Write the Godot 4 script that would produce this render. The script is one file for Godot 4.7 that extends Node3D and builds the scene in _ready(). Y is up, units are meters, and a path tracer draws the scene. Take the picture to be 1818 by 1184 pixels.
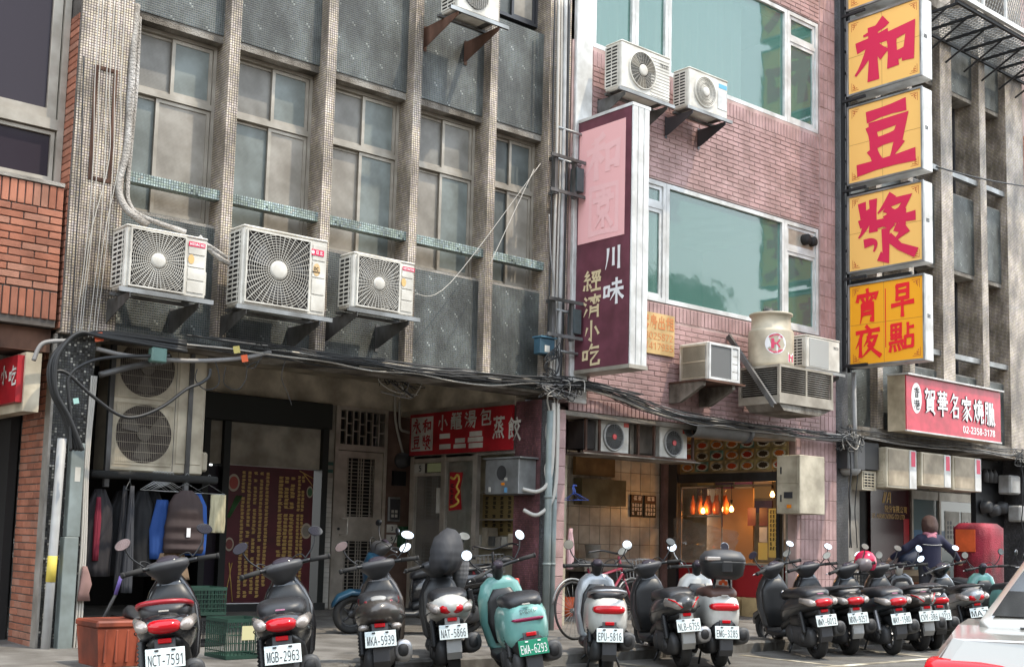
extends Node3D
# A street front: camera, sky and sun first, then the buildings, the signs and machines on them, then vehicles and small things.
var M := {}
var origin := {}
var cache := {}
var rng := RandomNumberGenerator.new()

func _ready() -> void:
	rng.seed = 7
	var cam := Camera3D.new()
	cam.name = "camera"
	cam.projection = Camera3D.PROJECTION_FRUSTUM
	cam.near = 0.05
	cam.far = 300.0
	cam.size = 1184.0 / 2170.0 * 0.05
	cam.frustum_offset = Vector2(0, 129.0 / 2170.0 * 0.05)
	cam.position = Vector3(0, 1.2, 11)
	cam.rotation_degrees = Vector3(6.21, -40.31, 1.43)
	cam.current = true
	add_child(cam)
	var env := Environment.new()
	env.background_mode = Environment.BG_SKY
	env.tonemap_mode = Environment.TONE_MAPPER_LINEAR
	env.tonemap_exposure = 1.22
	env.sdfgi_enabled = true
	env.ssao_enabled = true
	env.ssil_enabled = true
	var sm := ProceduralSkyMaterial.new()
	sm.sky_top_color = Color(0.74, 0.79, 0.85)
	sm.sky_horizon_color = Color(0.92, 0.92, 0.9)
	sm.sky_curve = 0.2
	sm.ground_bottom_color = Color(0.35, 0.34, 0.33)
	sm.ground_horizon_color = Color(0.7, 0.7, 0.68)
	sm.sky_energy_multiplier = 1.8
	var sky := Sky.new()
	sky.sky_material = sm
	env.sky = sky
	var we := WorldEnvironment.new()
	we.name = "world_environment"
	we.environment = env
	add_child(we)
	var sun := DirectionalLight3D.new()
	sun.name = "sun"
	sun.light_energy = 1.15
	sun.light_color = Color(1.0, 0.95, 0.87)
	sun.light_angular_distance = 0.9
	sun.shadow_enabled = true
	add_child(sun)
	sun.look_at_from_position(Vector3.ZERO, Vector3(-0.30, -1.0, -0.42), Vector3.UP)
	make_materials()
	street()
	brick_building()
	tiled_building()
	arcade_left()
	pink_building()
	arcade_pink()
	far_building()
	opposite_side()
	signs()
	aircons()
	wires()
	wall_things()
	arcade_things()
	scooters()
	street_things()
	person()
	car()

# ---------- mesh helpers ----------
func st(smooth := false) -> SurfaceTool:
	var s := SurfaceTool.new()
	s.begin(Mesh.PRIMITIVE_TRIANGLES)
	s.set_smooth_group(0 if smooth else -1)
	return s

func vtx(s: SurfaceTool, p: Vector3, n: Vector3) -> void:
	var a := n.abs()
	if a.x > a.y and a.x > a.z: s.set_uv(Vector2(-p.z * signf(n.x), -p.y))
	elif a.y > a.z: s.set_uv(Vector2(p.x, p.z))
	else: s.set_uv(Vector2(p.x * signf(n.z), -p.y))
	s.add_vertex(p)

func tri(s: SurfaceTool, a: Vector3, b: Vector3, c: Vector3) -> void:
	var n := (b - a).cross(c - a)
	vtx(s, a, n); vtx(s, c, n); vtx(s, b, n)

func quad(s: SurfaceTool, a: Vector3, b: Vector3, c: Vector3, d: Vector3) -> void:
	tri(s, a, b, c)
	tri(s, a, c, d)

# a box between two corners; chamfer rounds the twelve edges
func box(s: SurfaceTool, lo: Vector3, hi: Vector3, ch := 0.0, x := Transform3D.IDENTITY) -> void:
	if ch <= 0.0:
		var p := []
		for k in 8: p.append(x * Vector3(hi.x if k & 1 else lo.x, hi.y if k & 2 else lo.y, hi.z if k & 4 else lo.z))
		for f in [[4, 5, 7, 6], [1, 0, 2, 3], [5, 1, 3, 7], [0, 4, 6, 2], [6, 7, 3, 2], [0, 1, 5, 4]]: quad(s, p[f[0]], p[f[1]], p[f[2]], p[f[3]])
		return
	var c := (lo + hi) / 2
	var h := (hi - lo) / 2
	ch = minf(ch, minf(h.x, minf(h.y, h.z)) * 0.98)
	var q := func(sx, sy, sz, ax): return x * (c + Vector3(sx * (h.x - (0.0 if ax == 0 else ch)), sy * (h.y - (0.0 if ax == 1 else ch)), sz * (h.z - (0.0 if ax == 2 else ch))))
	for g in [1.0, -1.0]:
		var f := [[q.call(-1, -1, g, 2), q.call(1, -1, g, 2), q.call(1, 1, g, 2), q.call(-1, 1, g, 2)], [q.call(g, -1, 1, 0), q.call(g, -1, -1, 0), q.call(g, 1, -1, 0), q.call(g, 1, 1, 0)], [q.call(-1, g, 1, 1), q.call(1, g, 1, 1), q.call(1, g, -1, 1), q.call(-1, g, -1, 1)]]
		for r in f:
			if g > 0: quad(s, r[0], r[1], r[2], r[3])
			else: quad(s, r[3], r[2], r[1], r[0])
	for a in [1.0, -1.0]:
		for b in [1.0, -1.0]:
			var e := [[q.call(a, b, -1, 0), q.call(a, b, 1, 0), q.call(a, b, 1, 1), q.call(a, b, -1, 1)], [q.call(-1, a, b, 1), q.call(1, a, b, 1), q.call(1, a, b, 2), q.call(-1, a, b, 2)], [q.call(a, -1, b, 2), q.call(a, 1, b, 2), q.call(a, 1, b, 0), q.call(a, -1, b, 0)]]
			for r in e:
				if a * b < 0: quad(s, r[0], r[1], r[2], r[3])
				else: quad(s, r[3], r[2], r[1], r[0])
			for d in [1.0, -1.0]:
				var t := [q.call(a, b, d, 0), q.call(a, b, d, 1), q.call(a, b, d, 2)]
				if a * b * d > 0: tri(s, t[0], t[1], t[2])
				else: tri(s, t[2], t[1], t[0])

func loft(s: SurfaceTool, rings: Array, cap0 := true, cap1 := true) -> void:
	for k in rings.size() - 1:
		var a: Array = rings[k]
		var b: Array = rings[k + 1]
		for i in a.size():
			var j: int = (i + 1) % a.size()
			quad(s, a[i], a[j], b[j], b[i])
	for e in [[cap0, 0, true], [cap1, rings.size() - 1, false]]:
		if e[0]:
			var r: Array = rings[e[1]]
			var c := Vector3.ZERO
			for p in r: c += p
			c /= r.size()
			for i in r.size():
				var j: int = (i + 1) % r.size()
				if e[2]: tri(s, c, r[j], r[i])
				else: tri(s, c, r[i], r[j])

# a superellipse ring at z; its widest line at height ym
func oval(z: float, yb: float, yt: float, hw: float, e := 2.6, n := 18, x := 0.0) -> Array:
	var r := []
	for k in n:
		var t := TAU * k / n
		var cx := signf(cos(t)) * pow(absf(cos(t)), 2.0 / e)
		var sy := signf(sin(t)) * pow(absf(sin(t)), 2.0 / e)
		r.append(Vector3(x + cx * hw, (yb + yt) / 2 + sy * (yt - yb) / 2, z))
	return r

# rings along -z (front) with rows [z, bottom, top, half width]
func hull(s: SurfaceTool, rows: Array, e := 2.6, x := Transform3D.IDENTITY, n := 18) -> void:
	var rings := []
	for r in rows:
		var o := oval(r[0], r[1], r[2], r[3], e, n, r[4] if r.size() > 4 else 0.0)
		for k in o.size(): o[k] = x * o[k]
		rings.append(o)
	if rows[0][0] < rows[-1][0]: loft(s, rings)
	else:
		for r in rings: r.reverse()
		loft(s, rings)

func curve(pts: Array, step := 6, closed := false) -> Array:
	var out := []
	var n := pts.size()
	var m := n if closed else n - 1
	for i in m:
		var p0 = pts[(i - 1 + n) % n] if closed or i > 0 else pts[0]
		var p1 = pts[i]
		var p2 = pts[(i + 1) % n]
		var p3 = pts[(i + 2) % n] if closed or i + 2 < n else pts[n - 1]
		for k in step: out.append(p1.cubic_interpolate(p2, p0, p3, float(k) / step))
	if not closed: out.append(pts[n - 1])
	return out

func tube(s: SurfaceTool, pts: Array, r: float, sides := 6, r1 := -1.0) -> void:
	if pts.size() < 2: return
	var rings := []
	var up := Vector3.UP
	var d0: Vector3 = (pts[1] - pts[0]).normalized()
	if absf(d0.dot(up)) > 0.9: up = Vector3.RIGHT
	var n := d0.cross(up).normalized()
	for i in pts.size():
		var d: Vector3 = (pts[mini(i + 1, pts.size() - 1)] - pts[maxi(i - 1, 0)]).normalized()
		if d.length() < 0.5: d = d0
		n = (n - d * n.dot(d)).normalized()
		var b := d.cross(n)
		var rr := r if r1 < 0 else lerpf(r, r1, float(i) / (pts.size() - 1))
		var ring := []
		for k in sides:
			var t := TAU * k / sides
			ring.append(pts[i] + (n * cos(t) + b * sin(t)) * rr)
		rings.append(ring)
	loft(s, rings)

# a profile of Vector2(radius, height) turned about the y axis of x
func lathe(s: SurfaceTool, prof: Array, x := Transform3D.IDENTITY, n := 24, closed := false) -> void:
	var m := prof.size() if closed else prof.size() - 1
	for k in m:
		var p: Vector2 = prof[k]
		var q: Vector2 = prof[(k + 1) % prof.size()]
		for i in n:
			var a := TAU * i / n
			var b := TAU * (i + 1) / n
			var v := [Vector3(p.x * cos(a), p.y, -p.x * sin(a)), Vector3(p.x * cos(b), p.y, -p.x * sin(b)), Vector3(q.x * cos(b), q.y, -q.x * sin(b)), Vector3(q.x * cos(a), q.y, -q.x * sin(a))]
			if p.x > 1e-5: tri(s, x * v[0], x * v[1], x * v[2])
			if q.x > 1e-5: tri(s, x * v[0], x * v[2], x * v[3])

# a flat outline (x, y) given depth along z
func prism(s: SurfaceTool, poly: Array, z0: float, z1: float, x := Transform3D.IDENTITY) -> void:
	var pp := PackedVector2Array(poly)
	if Geometry2D.is_polygon_clockwise(pp): pp.reverse()
	var t := Geometry2D.triangulate_polygon(pp)
	for i in range(0, t.size(), 3):
		var a := pp[t[i]]
		var b := pp[t[i + 1]]
		var c := pp[t[i + 2]]
		if (b - a).cross(c - a) < 0:
			var w := b
			b = c
			c = w
		tri(s, x * Vector3(a.x, a.y, z1), x * Vector3(b.x, b.y, z1), x * Vector3(c.x, c.y, z1))
		tri(s, x * Vector3(a.x, a.y, z0), x * Vector3(c.x, c.y, z0), x * Vector3(b.x, b.y, z0))
	for i in pp.size():
		var a := pp[i]
		var b := pp[(i + 1) % pp.size()]
		quad(s, x * Vector3(a.x, a.y, z0), x * Vector3(b.x, b.y, z0), x * Vector3(b.x, b.y, z1), x * Vector3(a.x, a.y, z1))

func disc(c: Vector2, rx: float, ry: float, n := 20) -> Array:
	var r := []
	for k in n: r.append(c + Vector2(cos(TAU * k / n) * rx, sin(TAU * k / n) * ry))
	return r

# ---------- nodes ----------
func tag(o: Node, label: String, category: String, group := "", kind := "") -> Node:
	if label: o.set_meta("label", label)
	if category: o.set_meta("category", category)
	if group: o.set_meta("group", group)
	if kind: o.set_meta("kind", kind)
	return o

func obj(called: String, s: SurfaceTool, m: Material, parent: Node = self) -> MeshInstance3D:
	s.generate_normals()
	return mi(called, s.commit(), m, parent)

func mi(called: String, mesh: Mesh, m: Material, parent: Node = self, x := Transform3D.IDENTITY) -> MeshInstance3D:
	var o := MeshInstance3D.new()
	o.name = called
	o.mesh = mesh
	o.material_override = m
	if origin.has(parent): x.origin -= origin[parent]
	o.transform = x
	parent.add_child(o, true)
	return o

# a thing whose parts are written in street coordinates although its node stands at its base
func thing(called: String, label: String, category: String, at := Vector3.ZERO, group := "") -> Node3D:
	var o := Node3D.new()
	o.name = called
	o.position = at
	add_child(o, true)
	tag(o, label, category, group)
	origin[o] = at
	return o

func bx(called: String, lo: Vector3, hi: Vector3, m: Material, parent: Node = self, ch := 0.0) -> MeshInstance3D:
	var s := st()
	box(s, lo, hi, ch)
	return obj(called, s, m, parent)

func brick_mesh(size: Vector3, ch := 0.004) -> Mesh:
	var key := "b%s" % size
	if not cache.has(key):
		var s := st()
		box(s, -size / 2, size / 2, ch)
		s.generate_normals()
		cache[key] = s.commit()
	return cache[key]

func text(called: String, words: String, m: Material, parent: Node, at: Vector3, h: float, w: float, b: Basis, bold := true, fnt := "Droid Sans") -> MeshInstance3D:
	var key := "t" + words + fnt
	if not cache.has(key):
		var t := TextMesh.new()
		var f := SystemFont.new()
		f.font_names = PackedStringArray([fnt])
		f.font_weight = 700 if bold else 400
		t.font = f
		t.font_size = 64
		t.pixel_size = 0.01
		t.depth = 0.01
		t.curve_step = 1.5
		t.text = words
		cache[key] = t
	var bb: AABB = cache[key].get_aabb()
	var sc := Vector3(w / maxf(bb.size.x, 0.01), h / maxf(bb.size.y, 0.01), 0.2)
	var x := Transform3D(b * Basis.from_scale(sc), at)
	x.origin -= x.basis * (bb.position + bb.size / 2)
	return mi(called, cache[key], m, parent, x)

# ---------- materials ----------
func noise_img(n: int, freq: float, oct: int, lo: float, hi: float, sd: int, tint := Color.WHITE, gain := 0.55) -> ImageTexture:
	var f := FastNoiseLite.new()
	f.seed = sd
	f.frequency = freq
	f.fractal_octaves = oct
	f.fractal_gain = gain
	var g := f.get_seamless_image(n, n)
	var im := Image.create_empty(n, n, true, Image.FORMAT_RGB8)
	for y in n:
		for x in n:
			var v := clampf((g.get_pixel(x, y).r - 0.5) * 1.5 + 0.5, 0, 1)
			var k := lerpf(lo, hi, v)
			im.set_pixel(x, y, Color(lerpf(1, tint.r, 1 - k) * k, lerpf(1, tint.g, 1 - k) * k, lerpf(1, tint.b, 1 - k) * k))
	return ImageTexture.create_from_image(im)

func mk(c: Color, rough := 0.7, metal := 0.0, grime := 0, bump: Texture2D = null, bs := 1.0, sc := 1.0) -> StandardMaterial3D:
	var m := StandardMaterial3D.new()
	m.albedo_color = c
	m.roughness = rough
	m.metallic = metal
	if grime > 0:
		m.detail_enabled = true
		m.detail_blend_mode = BaseMaterial3D.BLEND_MODE_MUL
		m.detail_uv_layer = BaseMaterial3D.DETAIL_UV_2
		m.detail_albedo = M["g%d" % grime]
		m.uv2_triplanar = true
		m.uv2_world_triplanar = true
		m.uv2_scale = [Vector3.ONE, Vector3(0.5, 0.5, 0.5), Vector3(0.55, 0.32, 0.55), Vector3(0.6, 0.6, 0.6), Vector3(0.5, 0.3, 0.5)][grime]
	if bump:
		m.heightmap_enabled = true
		m.heightmap_texture = bump
		m.heightmap_scale = bs
		m.uv1_triplanar = true
		m.uv1_world_triplanar = true
		m.uv1_scale = Vector3.ONE * sc
	return m

func lin(r: float, g: float, b: float) -> Color:
	return Color(r, g, b).linear_to_srgb()

# square mosaic: n tiles a side, each px pixels; every tile its own tone; dots: pale tiles in a lattice
func mosaic(n: int, px: int, tone: Color, spread: float, grout: Color, dots: bool, lost: float, sd: int, pitch: float) -> StandardMaterial3D:
	rng.seed = sd
	var im := Image.create_empty(n * px, n * px, true, Image.FORMAT_RGB8)
	var hm := Image.create_empty(n * px, n * px, true, Image.FORMAT_RGB8)
	im.fill(grout)
	hm.fill(Color.BLACK)
	for j in n:
		for i in n:
			var c := tone * (1.0 + rng.randf_range(-spread, spread))
			c.b *= rng.randf_range(0.94, 1.06)
			var a := (i + 8 * (j / 8 % 2)) % 16
			if dots and ((a == 3 and j % 8 == 2) or (a == 4 and j % 8 == 3)): c = Color(0.60, 0.63, 0.61)
			if rng.randf() < lost: c = Color(0.75, 0.74, 0.7) if rng.randf() < 0.6 else grout * 0.8
			var g := px / 4
			im.fill_rect(Rect2i(i * px + g / 2, j * px + g / 2, px - g, px - g), c)
			var v := rng.randf_range(0.75, 1.0)
			hm.fill_rect(Rect2i(i * px + g / 2, j * px + g / 2, px - g, px - g), Color(v, v, v))
	var m := mk(Color.WHITE, 0.45, 0, 2)
	m.albedo_texture = ImageTexture.create_from_image(im)
	m.heightmap_enabled = true
	m.heightmap_texture = ImageTexture.create_from_image(hm)
	m.heightmap_scale = 0.3
	m.uv1_scale = Vector3.ONE / (n * pitch)
	m.texture_filter = BaseMaterial3D.TEXTURE_FILTER_LINEAR_WITH_MIPMAPS_ANISOTROPIC
	return m

func make_materials() -> void:
	M.g1 = noise_img(256, 0.012, 5, 0.74, 1.0, 1, Color(0.96, 0.9, 0.82))
	M.g2 = noise_img(256, 0.012, 6, 0.6, 1.0, 2, Color(0.98, 0.94, 0.88), 0.6)
	M.g3 = noise_img(256, 0.012, 5, 0.82, 1.0, 3, Color(0.95, 0.88, 0.78))
	M.g4 = noise_img(256, 0.014, 5, 0.5, 1.0, 4, Color(1.0, 0.9, 0.78), 0.55)
	M.rough = noise_img(256, 0.06, 5, 0.0, 1.0, 5)
	M.beige = mosaic(32, 16, Color(0.86, 0.80, 0.725), 0.06, Color(0.33, 0.285, 0.25), false, 0.0, 11, 0.026)
	M.dark = mosaic(32, 16, Color(0.29, 0.325, 0.32), 0.12, Color(0.46, 0.46, 0.44), true, 0.0, 12, 0.024)
	M.teal = mosaic(32, 16, Color(0.70, 0.76, 0.735), 0.12, Color(0.34, 0.41, 0.39), false, 0.04, 13, 0.026)
	M.worn = mosaic(32, 16, Color(0.33, 0.33, 0.32), 0.25, Color(0.21, 0.2, 0.19), false, 0.22, 14, 0.026)
	M.purple = mosaic(32, 16, Color(0.52, 0.33, 0.35), 0.14, Color(0.38, 0.28, 0.28), false, 0.0, 15, 0.024)
	M.greyt = mosaic(32, 16, Color(0.34, 0.34, 0.35), 0.2, Color(0.24, 0.22, 0.22), false, 0.0, 16, 0.024)
	M.brick = []
	for c in [lin(0.42, 0.155, 0.09), lin(0.48, 0.19, 0.115), lin(0.36, 0.14, 0.085), lin(0.45, 0.21, 0.14)]: M.brick.append(mk(c, 0.85, 0, 3, M.rough, 0.4, 6))
	M.pinkb = []
	for c in [lin(0.44, 0.275, 0.262), lin(0.455, 0.287, 0.274), lin(0.425, 0.266, 0.253), lin(0.445, 0.287, 0.272)]: M.pinkb.append(mk(c, 0.55, 0, 3, M.rough, 0.15, 4))
	M.mortar = mk(lin(0.16, 0.14, 0.125), 0.95, 0, 3, M.rough, 0.5, 8)
	M.pinkmortar = mk(lin(0.46, 0.33, 0.305), 0.9, 0, 3)
	M.concrete = mk(lin(0.30, 0.275, 0.24), 0.9, 0, 4, M.rough, 0.6, 3)
	M.cement = mk(lin(0.36, 0.33, 0.29), 0.9, 0, 1, M.rough, 0.5, 4)
	M.cream = mk(lin(0.70, 0.62, 0.49), 0.8, 0, 1, M.rough, 0.2, 2)
	M.asphalt = mk(lin(0.20, 0.186, 0.165), 0.9, 0, 3, M.rough, 0.8, 7)
	M.pave = mk(lin(0.20, 0.185, 0.165), 0.85, 0, 1, M.rough, 0.4, 5)
	M.kerb = mk(lin(0.28, 0.27, 0.25), 0.9, 0, 4, M.rough, 0.7, 6)
	M.line = mk(lin(0.62, 0.58, 0.46), 0.8, 0, 4)
	M.alu = mk(lin(0.42, 0.38, 0.32), 0.45, 0.3, 3)
	M.bronze = mk(lin(0.06, 0.06, 0.065), 0.4, 0.4)
	M.white = mk(lin(0.72, 0.72, 0.70), 0.5, 0, 3)
	M.whiteframe = mk(lin(0.66, 0.67, 0.66), 0.4, 0, 3)
	M.acwhite = mk(lin(0.70, 0.67, 0.60), 0.45, 0, 3)
	M.acold = mk(lin(0.60, 0.53, 0.40), 0.5, 0, 1)
	M.actrim = mk(lin(0.62, 0.60, 0.54), 0.5, 0, 3)
	M.black = mk(lin(0.012, 0.012, 0.013), 0.6)
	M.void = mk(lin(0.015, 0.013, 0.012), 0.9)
	M.cable = mk(lin(0.018, 0.018, 0.018), 0.5)
	M.cablegrey = mk(lin(0.22, 0.21, 0.2), 0.6)
	M.cablewhite = mk(lin(0.46, 0.43, 0.38), 0.6)
	M.pipewrap = mk(lin(0.68, 0.66, 0.63), 0.8, 0, 4, M.rough, 1.6, 2.2)
	M.pvc = mk(lin(0.42, 0.42, 0.41), 0.5, 0, 1)
	M.pipegreen = mk(lin(0.25, 0.29, 0.28), 0.5, 0, 3)
	M.galv = mk(lin(0.36, 0.37, 0.37), 0.45, 0.5, 1)
	M.steel = mk(lin(0.17, 0.17, 0.17), 0.6, 0.3, 4)
	M.rust = mk(lin(0.14, 0.07, 0.045), 0.85, 0.1, 4)
	M.stainless = mk(lin(0.62, 0.57, 0.50), 0.36, 0.6, 3)
	M.chrome = mk(lin(0.7, 0.7, 0.7), 0.12, 1.0)
	M.mirror = mk(lin(0.85, 0.87, 0.88), 0.03, 1.0)
	M.red = mk(lin(0.42, 0.012, 0.02), 0.45, 0, 3)
	M.redsign = mk(lin(0.55, 0.03, 0.06), 0.4, 0, 3)
	M.maroon = mk(lin(0.155, 0.045, 0.065), 0.5, 0, 3)
	M.patch = mk(lin(0.86, 0.46, 0.45), 0.6)
	M.patchmark = mk(lin(0.86, 0.50, 0.49), 0.6)
	M.yellow = mk(lin(0.90, 0.52, 0.145), 0.4)
	M.yellow2 = mk(lin(0.90, 0.39, 0.012), 0.4)
	M.crimson = mk(lin(0.64, 0.015, 0.075), 0.45)
	M.scarlet = mk(lin(0.78, 0.012, 0.02), 0.45)
	M.paper = mk(lin(0.66, 0.64, 0.58), 0.7, 0, 3)
	M.ink = mk(lin(0.01, 0.01, 0.012), 0.6)
	M.gold = mk(lin(0.62, 0.40, 0.11), 0.5)
	M.paleink = mk(lin(0.62, 0.50, 0.30), 0.6)
	M.whiteink = mk(lin(0.75, 0.73, 0.72), 0.6)
	M.tile = []
	for c in [lin(0.68, 0.64, 0.55), lin(0.71, 0.67, 0.58), lin(0.65, 0.61, 0.53)]: M.tile.append(mk(c, 0.3, 0, 3))
	M.plastic = mk(lin(0.012, 0.0125, 0.0135), 0.42)
	M.plasticgrey = mk(lin(0.06, 0.06, 0.064), 0.5, 0, 3)
	M.rubber = mk(lin(0.018, 0.017, 0.016), 0.85)
	M.seat = mk(lin(0.018, 0.018, 0.02), 0.38, 0, 0, M.rough, 0.05, 20)
	M.engine = mk(lin(0.07, 0.07, 0.072), 0.55, 0.3, 3)
	M.alloy = mk(lin(0.35, 0.35, 0.36), 0.4, 0.8)
	M.tail = mk(lin(0.50, 0.006, 0.012), 0.12)
	M.tailclear = mk(lin(0.36, 0.32, 0.29), 0.12, 0.35)
	M.amber = mk(lin(0.7, 0.22, 0.02), 0.2)
	M.plate = mk(lin(0.72, 0.78, 0.76), 0.4)
	M.plateg = mk(lin(0.01, 0.20, 0.11), 0.4)
	M.orange = mk(lin(0.75, 0.12, 0.03), 0.5, 0, 3)
	M.ribbed = []
	for c in [lin(0.25, 0.24, 0.215), lin(0.34, 0.31, 0.265), lin(0.21, 0.235, 0.22), lin(0.12, 0.135, 0.13)]:
		var g := mk(c, 0.36, 0, 3, null)
		g.metallic_specular = 0.45
		M.ribbed.append(g)
	var wv := Image.create_empty(64, 64, true, Image.FORMAT_RGB8)
	for y in 64:
		for x in 64:
			var k := 0.5 + 0.25 * sin(x * TAU / 8.0) + 0.25 * sin(y * TAU / 8.0)
			wv.set_pixel(x, y, Color(k, k, k))
	M.ribtex = ImageTexture.create_from_image(wv)
	for g in M.ribbed:
		g.heightmap_enabled = true
		g.heightmap_texture = M.ribtex
		g.heightmap_scale = 0.12
		g.uv1_scale = Vector3(9, 9, 9)
	M.tintglass = mk(lin(0.07, 0.20, 0.165), 0.05)
	M.tintglass.transparency = BaseMaterial3D.TRANSPARENCY_ALPHA
	M.tintglass.albedo_color.a = 0.5
	M.tintglass.heightmap_enabled = true
	M.tintglass.heightmap_texture = M.rough
	M.tintglass.heightmap_scale = 0.12
	M.tintglass.uv1_scale = Vector3(0.12, 0.12, 0.12)
	M.tintglass.metallic_specular = 0.75
	M.glass = mk(lin(0.3, 0.33, 0.31), 0.04)
	M.glass.transparency = BaseMaterial3D.TRANSPARENCY_ALPHA
	M.glass.albedo_color.a = 0.12
	M.darkglass = mk(lin(0.035, 0.028, 0.036), 0.06)
	M.darkglass.metallic_specular = 0.28
	M.curtain = mk(lin(0.55, 0.62, 0.58), 0.9)

# ---------- buildings ----------
func rim(s: SurfaceTool, x0: float, x1: float, y0: float, y1: float, z0: float, z1: float, t: float) -> void:
	box(s, Vector3(x0, y0, z0), Vector3(x1, y0 + t, z1))
	box(s, Vector3(x0, y1 - t, z0), Vector3(x1, y1, z1))
	box(s, Vector3(x0, y0 + t, z0), Vector3(x0 + t, y1 - t, z1))
	box(s, Vector3(x1 - t, y0 + t, z0), Vector3(x1, y1 - t, z1))

# a run of bricks: u along, v up, w out of the wall; rows shifted by half
func bricks(parent: Node, o: Vector3, u: Vector3, v: Vector3, nu: int, nv: int, size: Vector2, gap: float, mats: Array, called := "brick", bond := true, limit := 100000, depth := 0.03) -> int:
	var w := u.cross(v)
	var left := limit
	var rest := st()
	var spare := 0
	for j in nv:
		var i0 := 0
		for i in nu + (1 if bond and j % 2 else 0):
			var a := i * size.x - (size.x / 2 if bond and j % 2 else 0.0)
			var b := a + size.x
			a = maxf(a, 0.0)
			b = minf(b, nu * size.x)
			var sz := Vector3(b - a - gap, size.y - gap, depth)
			var c := o + u * ((a + b) / 2) + v * ((j + 0.5) * size.y) + w * (rng.randf_range(-0.0025, 0.0025) - depth * 0.3)
			var x := Transform3D(Basis(u, v, w), c)
			if left > 0:
				mi(called, brick_mesh(sz), mats[rng.randi() % mats.size()], parent, x)
				left -= 1
			else:
				box(rest, -sz / 2, sz / 2, 0.004, x)
				spare += 1
	if spare > 0: obj(called + "_field", rest, mats[0], parent).set_meta("kind", "stuff")
	return left

func street() -> void:
	var s := st()
	quad(s, Vector3(-60, 0, 40), Vector3(90, 0, 40), Vector3(90, 0, 1.7), Vector3(-60, 0, 1.7))
	quad(s, Vector3(-60, 0, 1.7), Vector3(90, 0, 1.7), Vector3(90, 0, -40), Vector3(-60, 0, -40))
	tag(obj("road", s, M.asphalt), "", "", "", "structure")
	s = st()
	# the walk under the arcades rises gently from the kerb to the shop fronts
	var pr := [[1.95, 0.11], [0.3, 0.13], [-2.55, 0.17], [-2.75, 0.22], [-9.0, 0.24]]
	for k in pr.size() - 1: quad(s, Vector3(-10, pr[k][1], pr[k][0]), Vector3(26, pr[k][1], pr[k][0]), Vector3(26, pr[k + 1][1], pr[k + 1][0]), Vector3(-10, pr[k + 1][1], pr[k + 1][0]))
	tag(obj("pavement", s, M.pave), "", "", "", "structure")
	var x := -6.0
	var kerb := Node3D.new()
	kerb.name = "kerb"
	add_child(kerb)
	tag(kerb, "", "", "", "structure")
	while x < 26.0:
		var l := rng.randf_range(0.9, 1.1)
		if x < 7.9 or x > 8.6:
			s = st()
			box(s, Vector3(x + 0.006, -0.1, 1.95), Vector3(x + l - 0.006, 0.115 + rng.randf_range(-0.006, 0.004), 2.12), 0.02)
			obj("kerbstone", s, M.kerb, kerb)
		else:
			s = st()
			prism(s, [Vector2(2.12, -0.1), Vector2(2.16, 0.02), Vector2(1.95, 0.112), Vector2(1.95, -0.1)], x + 0.006, x + l - 0.006, Transform3D(Basis(Vector3(0, 0, 1), Vector3(0, 1, 0), Vector3(1, 0, 0)), Vector3.ZERO))
			obj("kerbstone", s, M.kerb, kerb)
		x += l
	s = st()
	for r in [[2.3, 30.0, 3.52, 3.64]]: quad(s, Vector3(r[0], 0.004, r[3]), Vector3(r[1], 0.004, r[3]), Vector3(r[1], 0.004, r[2]), Vector3(r[0], 0.004, r[2]))
	for k in 9:
		var lx := 8.8 + k * 1.9
		quad(s, Vector3(lx, 0.004, 3.52), Vector3(lx + 0.1, 0.004, 3.52), Vector3(lx + 0.1, 0.004, 2.3), Vector3(lx, 0.004, 2.3))
	tag(obj("parking_line", s, M.line), "", "", "", "structure")

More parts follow.
